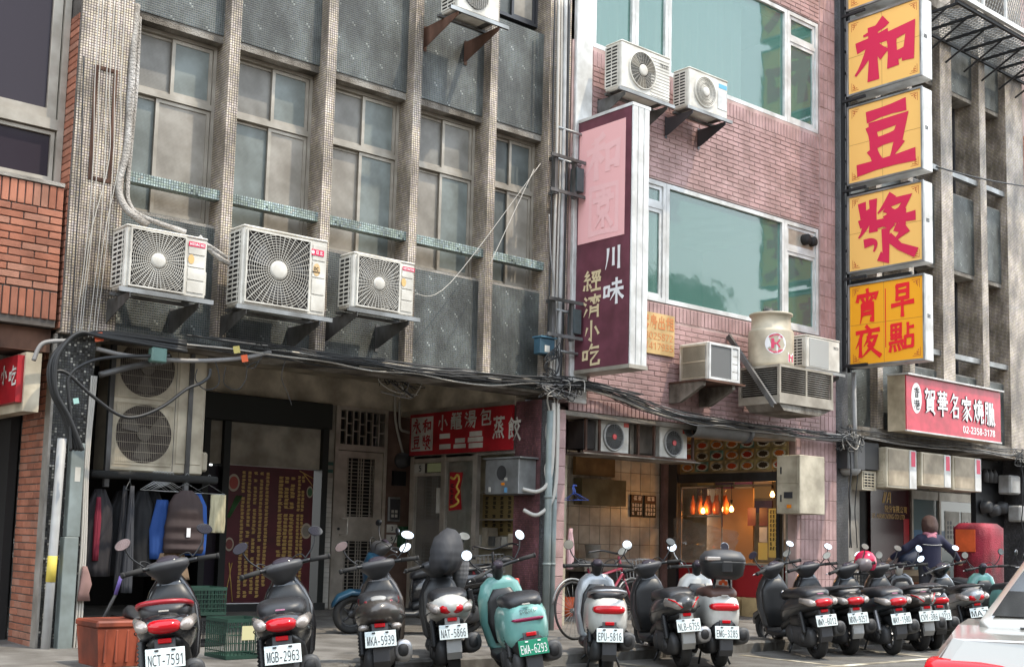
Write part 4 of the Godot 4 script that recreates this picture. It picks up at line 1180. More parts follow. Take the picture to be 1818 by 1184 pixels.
		obj("guard", s, M.galv, t)
		s = st()
		prism(s, disc(Vector2(c.x, c.y), 0.035, 0.035, 16), -0.079, -0.07)
		obj("hub", s, mk(lin(0.5, 0.06, 0.06), 0.5), t)
		bx("badge", Vector3(x + 0.45, 2.68, -0.099), Vector3(x + 0.54, 2.735, -0.096), mk(lin(0.5, 0.05, 0.03), 0.5), t)
	t = thing("rusty_rack", "rusty angle iron rack hung under the pink house with two old units in it", "rack", Vector3(11.7, 2.3, -0.25))
	s = st()
	for x in [10.6, 10.84, 11.55, 11.85, 12.62]:
		for z in [-0.08, -0.45]: box(s, Vector3(x, 2.3, z), Vector3(x + 0.03, 2.95, z + 0.03))
	for z in [-0.048, -0.49]:
		box(s, Vector3(10.55, 2.3, z), Vector3(12.68, 2.334, z + 0.006))
		box(s, Vector3(10.55, 2.82, z), Vector3(12.68, 2.86, z + 0.006))
	obj("angle_iron", s, M.rust, t)
	bx("shelf", Vector3(10.5, 2.285, -0.5), Vector3(12.7, 2.299, 0.03), M.concrete, t)
	bx("panel", Vector3(11.47, 2.34, -0.4), Vector3(11.54, 2.8, -0.12), M.concrete, t)
	bx("blackened_hood", Vector3(11.6, 2.34, -0.42), Vector3(11.98, 2.78, -0.15), mk(lin(0.1, 0.08, 0.06), 0.8, 0, 4), t, 0.03)
	bx("box", Vector3(10.63, 2.36, -0.44), Vector3(10.83, 2.72, -0.12), mk(lin(0.05, 0.04, 0.035), 0.8, 0, 4), t)
	# ribbed duct
	t = thing("ribbed_duct", "grey ribbed exhaust duct with an open end under the pink house", "duct", Vector3(13, 2.65, -0.1))
	s = st(true)
	var pr := []
	for k in 56: pr.append(Vector2(0.125 + (0.012 if k % 2 else 0.0), k * 0.02))
	lathe(s, pr, Transform3D(Basis(Vector3(0, 1, 0), Vector3(1, 0, 0), Vector3(0, 0, -1)), Vector3(12.45, 2.76, 0.05)), 24)
	obj("tube", s, mk(lin(0.2, 0.195, 0.185), 0.55, 0, 1), t)
	s = st(true)
	lathe(s, [Vector2(0.11, 1.10), Vector2(0.145, 1.10), Vector2(0.145, 1.2), Vector2(0.12, 1.2), Vector2(0.11, 1.10)], Transform3D(Basis(Vector3(0, 1, 0), Vector3(1, 0, 0), Vector3(0, 0, -1)), Vector3(12.45, 2.76, 0.05)), 24)
	obj("collar", s, M.plasticgrey, t)
	# tall twin fan unit over the clothes
	t = thing("twin_fan_unit", "tall cream unit with two big dark fans hung over the clothes rail", "air conditioner", Vector3(5.1, 1.75, -0.6))
	bx("casing", Vector3(4.63, 1.76, -0.8), Vector3(5.60, 3.12, -0.4), M.acold, t, 0.015)
	bx("valve_cover", Vector3(5.605, 1.8, -0.7), Vector3(5.68, 2.0, -0.45), M.acold, t, 0.02)
	for y in [2.13, 2.78]:
		s = st()
		prism(s, disc(Vector2(4.96, y), 0.285, 0.285, 36), -0.399, -0.396)
		obj("fan_opening", s, mk(lin(0.03, 0.02, 0.016), 0.8), t)
		s = st()
		blades(s, Vector3(4.96, y, -0.39), 0.26, 3)
		prism(s, disc(Vector2(4.96, y), 0.07, 0.07, 16), -0.394, -0.385)
		obj("fan", s, mk(lin(0.075, 0.06, 0.045), 0.6), t)
		s = st()
		rim(s, 4.665, 5.255, y - 0.3, y + 0.3, -0.384, -0.378, 0.006)
		for k in 30: box(s, Vector3(4.675 + k * 0.0194, y - 0.294, -0.383), Vector3(4.6762 + k * 0.0194, y + 0.294, -0.381))
		for k in 7: box(s, Vector3(4.672, y - 0.27 + k * 0.09, -0.3855), Vector3(5.249, y - 0.267 + k * 0.09, -0.3835))
		obj("guard", s, M.acold, t)
	bx("cover", Vector3(5.30, 1.86, -0.3985), Vector3(5.57, 3.0, -0.392), M.acold, t, 0.005)
	bx("seam", Vector3(5.27, 1.78, -0.3985), Vector3(5.275, 3.1, -0.397), M.plasticgrey, t)
	for x in [4.585, 5.40]:
		s = st()
		box(s, Vector3(x, 1.6, -0.375), Vector3(x + 0.045, 3.2, -0.369))
		box(s, Vector3(x, 1.6, -0.42), Vector3(x + 0.005, 3.2, -0.376))
		for k in 20: box(s, Vector3(x + 0.016, 1.7 + k * 0.075, -0.3685), Vector3(x + 0.03, 1.74 + k * 0.075, -0.3675))
		obj("hanger", s, M.steel, t)
	# three flat units over the far shop front
	for k in 3:
		var r: Array = [[16.92, 17.77, 2.15, 2.79], [17.93, 18.82, 2.22, 2.78], [18.90, 19.81, 2.2, 2.78]][k]
		t = thing("boxed_outdoor_unit", "cream outdoor unit with a red tag, %s of three under the red roast shop sign" % ["leftmost", "middle", "rightmost"][k], "air conditioner", Vector3(r[0] + 0.4, r[2], 0), "cream units with red tags")
		bx("casing", Vector3(r[0], r[2], -0.25), Vector3(r[1], r[3], 0.2), M.acold, t, 0.012)
		bx("louvre_panel", Vector3(r[0] + 0.05, r[2] + 0.04, 0.2005), Vector3(r[1] - 0.24, r[3] - 0.03, 0.208), mk(lin(0.46, 0.38, 0.27), 0.6, 0, 1, M.ribtex, 0.2, 8), t)
		bx("cover", Vector3(r[1] - 0.21, r[2] + 0.01, 0.2005), Vector3(r[1] - 0.005, r[3] - 0.01, 0.212), M.white, t, 0.006)
		bx("tag", Vector3(r[1] - 0.16, r[3] - 0.27, 0.2125), Vector3(r[1] - 0.04, r[3] - 0.03, 0.214), M.crimson, t)
		s = st()
		for q in 10: box(s, Vector3(r[0] - 0.012, r[2] + 0.06 + q * 0.05, -0.2), Vector3(r[0] - 0.002, r[2] + 0.075 + q * 0.05, 0.15))
		obj("side_grille", s, M.acold, t)

func badge(t: Node3D, x: float, y: float, z: float, w: float, h: float, word: String, m: Material) -> void:
	bx("badge", Vector3(x, y - h / 2, z + 0.0075), Vector3(x + w, y + h / 2, z + 0.010), m, t)
	text("lettering", word, M.whiteink, t, Vector3(x + w / 2, y, z + 0.0115), h * 0.55, w * 0.88, Basis())

# a shape given in angle (across) and height, wrapped round the tank
func wrapped(poly: Array, lift: float, s: SurfaceTool) -> void:
	var t := Geometry2D.triangulate_polygon(PackedVector2Array(poly))
	var put := func(p: Vector2): return Vector3(13.61 + sin(p.x / 0.315 - 0.35) * (0.3155 + lift), p.y, 0.5 + cos(p.x / 0.315 - 0.35) * (0.3155 + lift))
	for i in range(0, t.size(), 3):
		var a: Vector2 = poly[t[i]]
		var b: Vector2 = poly[t[i + 1]]
		var c: Vector2 = poly[t[i + 2]]
		var m := (a + b + c) / 3
		for e in [[a, b, m], [b, c, m], [c, a, m]]: tri(s, put.call(e[0]), put.call(e[1]), put.call(e[2]))

func sticker(t: Node3D) -> void:
	var s := st()
	wrapped(disc(Vector2(-0.11, 3.95), 0.148, 0.148, 40), 0.001, s)
	wrapped([Vector2(0.08, 3.70), Vector2(0.21, 3.70), Vector2(0.21, 3.84), Vector2(0.08, 3.84)], 0.001, s)
	obj("sticker", s, M.whiteink, t)
	s = st()
	for g in [1.0, -1.0]:
		var p := []
		for k in 13: p.append(Vector2(-0.11, 3.95) + Vector2(cos(0.65 + k * 0.153), g * sin(0.65 + k * 0.153)) * 0.132)
		wrapped(p, 0.003, s)
	wrapped([Vector2(-0.175, 3.88), Vector2(-0.135, 3.88), Vector2(-0.13, 3.93), Vector2(-0.09, 3.95), Vector2(-0.13, 3.97), Vector2(-0.135, 4.02), Vector2(-0.175, 4.02)], 0.003, s)
	wrapped([Vector2(-0.105, 3.955), Vector2(-0.08, 3.985), Vector2(-0.05, 4.02), Vector2(-0.05, 3.985), Vector2(-0.085, 3.95), Vector2(-0.05, 3.915), Vector2(-0.05, 3.88), Vector2(-0.08, 3.915), Vector2(-0.115, 3.95)], 0.004, s)
	for q in [[0.09, 0.12], [0.17, 0.20]]: wrapped([Vector2(q[0], 3.71), Vector2(q[1], 3.71), Vector2(q[1], 3.81), Vector2(q[0], 3.81)], 0.003, s)
	wrapped([Vector2(0.12, 3.765), Vector2(0.17, 3.765), Vector2(0.17, 3.78), Vector2(0.12, 3.78)], 0.003, s)
	obj("red_print", s, mk(lin(0.62, 0.05, 0.12), 0.5), t)

# ---------- cables and pipes ----------
func wires() -> void:
	var runs := [
		[[Vector3(4.51, 6.26, -0.10), Vector3(4.46, 5.76, 0.00), Vector3(4.46, 5.14, 0.00), Vector3(4.45, 4.75, 0.00), Vector3(4.39, 4.41, 0.02), Vector3(4.44, 4.19, 0.10), Vector3(4.62, 4.04, 0.20)], 0.036, M.pipewrap, "thick white wrapped pipe bending down to the first outdoor unit"],
		[[Vector3(4.54, 6.15, -0.10), Vector3(4.53, 5.45, -0.05), Vector3(4.51, 4.78, -0.05), Vector3(4.50, 4.45, -0.04), Vector3(4.51, 4.27, 0.00), Vector3(4.60, 4.14, 0.10), Vector3(4.96, 4.02, 0.30)], 0.025, M.pipewrap, "slimmer white wrapped pipe behind the thick one, down to the first outdoor unit"],
		[[Vector3(5.09, 4.00, 0.30), Vector3(5.27, 3.83, 0.35), Vector3(5.40, 3.78, 0.36)], 0.028, M.pipewrap, "lower white pipe between the first and the tall outdoor unit"],
		[[Vector3(5.09, 3.97, 0.30), Vector3(5.22, 3.90, 0.35), Vector3(5.37, 3.83, 0.36)], 0.022, M.pipewrap, "upper white pipe between the first and the tall outdoor unit"],
		[[Vector3(4.06, 1.89, 0.16), Vector3(3.96, 2.18, 0.16), Vector3(3.85, 2.37, 0.16), Vector3(3.80, 2.57, 0.16), Vector3(3.85, 2.75, 0.16), Vector3(4.01, 2.90, 0.16), Vector3(4.32, 2.99, 0.16), Vector3(5.09, 3.00, 0.16)], 0.016, M.cable, "first thick black cable of the big loop round the left corner"],
		[[Vector3(4.09, 1.89, 0.18), Vector3(3.97, 2.18, 0.18), Vector3(3.86, 2.37, 0.18), Vector3(3.81, 2.57, 0.18), Vector3(3.85, 2.75, 0.18), Vector3(4.02, 2.91, 0.18), Vector3(4.31, 2.97, 0.18), Vector3(5.08, 2.97, 0.18)], 0.02, M.cable, "second thick black cable of the big loop round the left corner"],
		[[Vector3(4.11, 1.89, 0.20), Vector3(3.98, 2.18, 0.20), Vector3(3.87, 2.37, 0.20), Vector3(3.83, 2.57, 0.20), Vector3(3.86, 2.75, 0.20), Vector3(4.02, 2.93, 0.20), Vector3(4.30, 2.95, 0.20), Vector3(5.07, 2.93, 0.20)], 0.016, M.cable, "third thick black cable of the big loop round the left corner"],
		[[Vector3(4.13, 1.89, 0.22), Vector3(3.99, 2.18, 0.22), Vector3(3.87, 2.37, 0.22), Vector3(3.84, 2.57, 0.22), Vector3(3.87, 2.75, 0.22), Vector3(4.03, 2.94, 0.22), Vector3(4.29, 2.93, 0.22), Vector3(5.07, 2.90, 0.22)], 0.02, M.cable, "fourth thick black cable of the big loop round the left corner"],
		[[Vector3(4.03, 1.88, 0.20), Vector3(4.01, 2.18, 0.20), Vector3(3.98, 2.38, 0.20), Vector3(3.97, 2.52, 0.20), Vector3(4.06, 2.64, 0.20), Vector3(4.31, 2.75, 0.20), Vector3(4.91, 2.84, 0.20)], 0.016, M.cable, "black cable rising beside the big loop at the left corner"],
		[[Vector3(3.83, 2.52, 0.20), Vector3(3.87, 2.58, 0.20), Vector3(3.97, 2.56, 0.20), Vector3(4.18, 2.40, 0.20), Vector3(4.45, 2.24, 0.20), Vector3(4.64, 2.24, 0.20), Vector3(4.88, 2.36, 0.20), Vector3(5.10, 2.54, 0.20), Vector3(5.24, 2.61, 0.20), Vector3(5.32, 2.68, 0.20), Vector3(5.33, 2.76, 0.20)], 0.016, M.cable, "black cable swinging low in front of the twin fan unit"],
		[[Vector3(3.96, 2.87, 0.12), Vector3(3.75, 2.82, 0.12), Vector3(3.68, 2.66, 0.12)], 0.02, M.cablegrey, "grey conduit bending down beside the left red sign"],
		[[Vector3(4.23, 2.83, 0.14), Vector3(4.55, 2.80, 0.14), Vector3(5.11, 2.82, 0.14), Vector3(5.64, 2.90, 0.14), Vector3(6.01, 3.01, 0.14)], 0.022, M.cablegrey, "grey conduit running through the pale green splice box"],
		[[Vector3(4.29, 2.60, 0.10), Vector3(4.63, 2.72, 0.10), Vector3(4.96, 2.81, 0.10)], 0.03, M.steel, "bare grey bar crossing the twin fan unit"],
		[[Vector3(5.22, 2.75, 0.15), Vector3(5.21, 2.64, 0.15), Vector3(5.32, 2.56, 0.15), Vector3(5.44, 2.61, 0.15), Vector3(5.45, 2.72, 0.15), Vector3(5.40, 2.85, 0.15)], 0.006, M.cable, "small black loop hanging right of the twin fan unit"],
		[[Vector3(5.52, 2.81, 0.15), Vector3(5.51, 2.64, 0.15), Vector3(5.65, 2.59, 0.15), Vector3(5.74, 2.70, 0.15), Vector3(5.76, 2.84, 0.15), Vector3(5.88, 2.91, 0.15), Vector3(5.93, 3.03, 0.15), Vector3(5.84, 3.07, 0.15), Vector3(5.70, 2.89, 0.15), Vector3(5.81, 2.82, 0.15), Vector3(5.88, 2.91, 0.15)], 0.005, M.cable, "curly black cable hanging under the tall outdoor unit"],
		[[Vector3(6.20, 2.95, 0.10), Vector3(6.17, 2.77, 0.10), Vector3(6.25, 2.61, 0.10), Vector3(6.30, 2.50, 0.10)], 0.004, M.cable, "thin black wire end dangling before the cream wall"],
		[[Vector3(4.09, 6.14, 0.03), Vector3(4.10, 5.32, 0.03), Vector3(4.13, 4.62, 0.03), Vector3(4.12, 3.87, 0.03), Vector3(4.08, 3.13, 0.03), Vector3(4.08, 2.92, 0.03)], 0.0042, M.cablewhite, "thin pale wire down the broad tiled pillar, first from the left"],
		[[Vector3(4.13, 6.15, 0.03), Vector3(4.14, 5.33, 0.03), Vector3(4.17, 4.63, 0.03), Vector3(4.16, 3.88, 0.03), Vector3(4.13, 3.14, 0.03), Vector3(4.12, 2.93, 0.03)], 0.0042, M.cablewhite, "thin pale wire down the broad tiled pillar, second from the left"],
		[[Vector3(4.20, 6.17, 0.03), Vector3(4.21, 5.35, 0.03), Vector3(4.24, 4.65, 0.03), Vector3(4.24, 3.89, 0.03), Vector3(4.20, 3.15, 0.03), Vector3(4.19, 2.94, 0.03)], 0.0042, M.cablewhite, "thin pale wire down the broad tiled pillar, third from the left"],
		[[Vector3(4.24, 6.18, 0.03), Vector3(4.24, 5.36, 0.03), Vector3(4.28, 4.65, 0.03), Vector3(4.15, 3.88, 0.03), Vector3(4.11, 3.13, 0.03), Vector3(4.10, 2.92, 0.03)], 0.0042, M.cablewhite, "thin pale wire down the broad tiled pillar, fourth from the left"],
		[[Vector3(4.28, 6.20, 0.03), Vector3(4.29, 5.37, 0.03), Vector3(4.32, 4.66, 0.03), Vector3(4.31, 3.91, 0.03), Vector3(4.27, 3.16, 0.03), Vector3(4.26, 2.94, 0.03)], 0.0042, M.cablewhite, "thin pale wire down the broad tiled pillar, fifth from the left"],
		[[Vector3(4.34, 6.22, 0.03), Vector3(4.35, 5.38, 0.03), Vector3(4.38, 4.68, 0.03), Vector3(4.28, 3.90, 0.03), Vector3(4.24, 3.15, 0.03), Vector3(4.23, 2.94, 0.03)], 0.0042, M.cablewhite, "thin pale wire down the broad tiled pillar, sixth from the left"],
		[[Vector3(3.98, 5.56, 0.03), Vector3(4.02, 4.49, 0.03), Vector3(4.02, 3.85, 0.03), Vector3(4.03, 3.12, 0.03), Vector3(4.03, 2.91, 0.03)], 0.007, M.cable, "thin black cable down the left edge of the broad tiled pillar"],
		[[Vector3(7.58, 3.80, 0.40), Vector3(8.29, 4.09, 0.10), Vector3(9.65, 5.79, 0.05)], 0.004, M.cablewhite, "thin pale wire rising from the third outdoor unit across the windows"],
		[[Vector3(8.69, 4.33, 0.30), Vector3(9.55, 5.70, 0.05)], 0.004, M.cablewhite, "short thin pale wire slanting across the last window"],
		[[Vector3(9.87, 7.95, 0.08), Vector3(9.88, 6.85, 0.08), Vector3(9.89, 5.77, 0.08), Vector3(9.88, 4.70, 0.08), Vector3(9.88, 3.65, 0.08), Vector3(9.86, 3.02, 0.08)], 0.02, M.cablewhite, "pale pipe on the corner left of the maroon sign, thicker one"],
		[[Vector3(9.92, 7.96, 0.08), Vector3(9.94, 6.86, 0.08), Vector3(9.95, 5.78, 0.08), Vector3(9.94, 4.71, 0.08), Vector3(9.93, 3.66, 0.08), Vector3(9.91, 3.03, 0.08)], 0.015, M.cablewhite, "pale pipe on the corner left of the maroon sign, thinner one"],
		[[Vector3(9.98, 7.98, 0.08), Vector3(9.99, 6.88, 0.08), Vector3(10.00, 5.79, 0.08), Vector3(10.00, 4.72, 0.08), Vector3(9.99, 3.66, 0.08), Vector3(9.97, 3.04, 0.08)], 0.03, M.pvc, "fat grey drain pipe on the corner left of the maroon sign"],
		[[Vector3(9.80, 7.92, 0.08), Vector3(9.81, 6.83, 0.08), Vector3(9.82, 5.75, 0.08), Vector3(9.82, 4.69, 0.08), Vector3(9.81, 3.64, 0.08), Vector3(9.79, 3.02, 0.08)], 0.012, M.cable, "black cable left of the fat drain pipe on the corner"],
		[[Vector3(10.04, 8.00, 0.08), Vector3(10.05, 6.89, 0.08), Vector3(10.06, 5.81, 0.08), Vector3(10.05, 4.73, 0.08), Vector3(10.04, 3.67, 0.08), Vector3(10.02, 3.04, 0.08)], 0.02, M.cable, "black cable right of the fat drain pipe on the corner"],
		[[Vector3(9.75, 5.16, 0.12), Vector3(9.79, 4.68, 0.12), Vector3(9.87, 4.20, 0.12), Vector3(9.93, 3.65, 0.12)], 0.01, M.cablegrey, "grey conduit left of the blue box"],
		[[Vector3(9.64, 3.33, 0.20), Vector3(9.75, 3.45, 0.20), Vector3(9.89, 3.36, 0.20), Vector3(9.83, 3.18, 0.20), Vector3(9.69, 3.20, 0.20), Vector3(9.67, 3.30, 0.20), Vector3(9.82, 3.41, 0.20)], 0.006, M.cable, "coiled black cable beside the blue box, first coil from the left"],
		[[Vector3(9.68, 3.34, 0.20), Vector3(9.79, 3.48, 0.20), Vector3(9.89, 3.33, 0.20), Vector3(9.83, 3.18, 0.20), Vector3(9.72, 3.21, 0.20), Vector3(9.67, 3.30, 0.20), Vector3(9.86, 3.41, 0.20)], 0.006, M.cable, "coiled black cable beside the blue box, second coil from the left"],
		[[Vector3(9.71, 3.34, 0.20), Vector3(9.83, 3.51, 0.20), Vector3(9.89, 3.31, 0.20), Vector3(9.83, 3.18, 0.20), Vector3(9.76, 3.21, 0.20), Vector3(9.67, 3.30, 0.20), Vector3(9.89, 3.42, 0.20)], 0.006, M.cable, "coiled black cable beside the blue box, third coil from the left"],
		[[Vector3(9.75, 3.35, 0.20), Vector3(9.86, 3.54, 0.20), Vector3(9.89, 3.28, 0.20), Vector3(9.83, 3.18, 0.20), Vector3(9.80, 3.21, 0.20), Vector3(9.67, 3.30, 0.20), Vector3(9.93, 3.42, 0.20)], 0.006, M.cable, "coiled black cable beside the blue box, fourth coil from the left"],
		[[Vector3(9.78, 3.35, 0.20), Vector3(9.90, 3.58, 0.20), Vector3(9.89, 3.25, 0.20), Vector3(9.83, 3.18, 0.20), Vector3(9.83, 3.22, 0.20), Vector3(9.67, 3.30, 0.20), Vector3(9.97, 3.43, 0.20)], 0.006, M.cable, "coiled black cable beside the blue box, fifth coil from the left"],
	]
	for r in runs:
		var s := st(true)
		tube(s, curve(r[0], 7), r[1], 7 if r[1] > 0.015 else 5)
		var m: Material = r[2]
		var kind := 0 if m == M.pipewrap else 1 if m == M.pvc else 2 if m == M.cablegrey else 3 if m == M.steel else 4
		tag(obj(["wrapped_pipe", "drain_pipe", "grey_conduit", "steel_bar", "cable"][kind], s, m), r[3], ["pipe", "pipe", "conduit", "bar", "cable"][kind], ["white wrapped pipes", "", "grey conduits", "", "cables on the tiled wall"][kind])
	# bundle along the foot of the upper storeys
	rng.seed = 21
	for k in 46:
		var z := rng.randf_range(0.03, 0.22)
		var y := rng.randf_range(2.98, 3.10)
		var x0 := rng.randf_range(4.2, 7.5) if k % 3 else 9.6
		var x1 := rng.randf_range(9.8, 12.0) if k % 3 == 1 else rng.randf_range(14.5, 16.2)
		if k > 36:
			x0 = rng.randf_range(15.6, 16.4)
			x1 = rng.randf_range(20.5, 23.0)
			y = rng.randf_range(2.88, 3.02)
		var pts := []
		var n := int((x1 - x0) / 0.55)
		for i in n + 1:
			var x := lerpf(x0, x1, float(i) / n)
			var low := 0.09 * exp(-pow((x - 10.2) / 1.1, 2.0)) - (0.12 * clampf(x - 10.6, 0.0, 1.5) if x1 > 13 and k <= 36 else 0.0)
			pts.append(Vector3(x, y + low + rng.randf_range(-0.025, 0.025) - 0.02 * absf(sin(x * 1.7 + k)), z + rng.randf_range(-0.02, 0.02) + (0.06 if x > 10.2 and x < 16 else 0.0)))
		var s := st(true)
		tube(s, curve(pts, 4), rng.randf_range(0.004, 0.011), 5)
		tag(obj("bundled_cable", s, [M.cable, M.cable, M.cable, M.cablegrey, M.cable, M.cablewhite][k % 6]), "cable in the tangled bundle along the foot of the upper storeys", "cable", "cables bundled along the front")
	# tangles at the two junctions
	for q in [[9.95, 3.02, 0.16, 14], [16.0, 2.8, 0.15, 14], [8.1, 2.95, -0.6, 6], [21.4, 2.9, 0.1, 7]]:
		for k in q[3]:
			var pts := []
			for i in 7: pts.append(Vector3(q[0] + rng.randf_range(-0.34, 0.34), q[1] + rng.randf_range(-0.14, 0.16), q[2] + rng.randf_range(-0.08, 0.1)))
			var s := st(true)
			tube(s, curve(pts, 6), rng.randf_range(0.004, 0.008), 5)
			tag(obj("loose_cable", s, [M.cable, M.cable, M.cablewhite, M.cablegrey][k % 4]), "loose cable curled in a knot at a corner of the houses", "cable", "loose cables at the corners")
	# cables down the pillars
	for q in [[9.88, 0.03], [9.93, 0.05], [10.0, 0.06], [16.02, 0.12], [16.08, 0.1], [16.3, 0.05], [21.5, 0.06], [21.7, 0.04]]:
		var pts := []
		for i in 8: pts.append(Vector3(q[0] + rng.randf_range(-0.03, 0.03), lerpf(3.05, 1.2 if q[0] > 16 else 1.9, i / 7.0), q[1] + rng.randf_range(0, 0.03)))
		var s := st(true)
		tube(s, curve(pts, 5), rng.randf_range(0.007, 0.012), 5)
		tag(obj("hanging_cable", s, M.cable if q[0] > 10 else M.cablewhite), "cable running down a pillar from the bundle", "cable", "cables down the pillars")
	var s2 := st(true)
	tube(s2, curve([Vector3(17.3, 7.25, 0.9), Vector3(19.5, 7.45, 0.9), Vector3(24.0, 8.1, 0.9)], 8), 0.014, 5)
	tag(obj("overhead_cable", s2, M.cable), "single black cable crossing in front of the far grey block", "cable")

# ---------- under the arcades ----------
func food_image(sd: int) -> ImageTexture:
	rng.seed = sd
	var im := Image.create_empty(96, 72, true, Image.FORMAT_RGB8)
	var back: Color = [Color(0.55, 0.5, 0.32), Color(0.62, 0.55, 0.4), Color(0.35, 0.5, 0.45), Color(0.6, 0.45, 0.25)][sd % 4]
	var food: Color = [Color(0.45, 0.12, 0.06), Color(0.5, 0.26, 0.1), Color(0.15, 0.12, 0.08), Color(0.55, 0.2, 0.1), Color(0.35, 0.1, 0.05)][sd % 5]
	for y in 72:
		for x in 96:
			var p := Vector2((x - 48) / 44.0, (y - 38) / 30.0)
			var c := back * (1.1 + 0.25 * sin(x * 0.11 + y * 0.07 + sd))
			if p.length() < 0.95: c = Color(0.9, 0.88, 0.8) * (0.85 + 0.2 * p.y)
			var q := p + Vector2(0.08 * sin(y * 0.4), 0.06 * sin(x * 0.5 + sd))
			if q.length() < 0.68: c = food * (1.2 + 0.5 * absf(sin(x * 0.33 + sd) * cos(y * 0.41 + x * 0.13)))
			if q.length() < 0.6 and rng.randf() < 0.06: c = c * 1.6
			im.set_pixel(x, y, Color(clampf(c.r, 0, 1), clampf(c.g, 0, 1), clampf(c.b, 0, 1)))
	return ImageTexture.create_from_image(im)

func printed(tex: Texture2D) -> StandardMaterial3D:
	var m := mk(Color.WHITE, 0.4)
	m.albedo_texture = tex
	return m

# a small sheet facing -x with its picture filling it
func picture(called: String, x: float, z0: float, z1: float, y0: float, y1: float, m: Material, parent: Node) -> void:
	var s := st()
	var p := [Vector3(x, y0, z0), Vector3(x, y0, z1), Vector3(x, y1, z1), Vector3(x, y1, z0)]
	var uv := [Vector2(0, 1), Vector2(1, 1), Vector2(1, 0), Vector2(0, 0)]
	for k in [0, 2, 1, 0, 3, 2]:
		s.set_uv(uv[k])
		s.add_vertex(p[k])
	obj(called, s, m, parent)

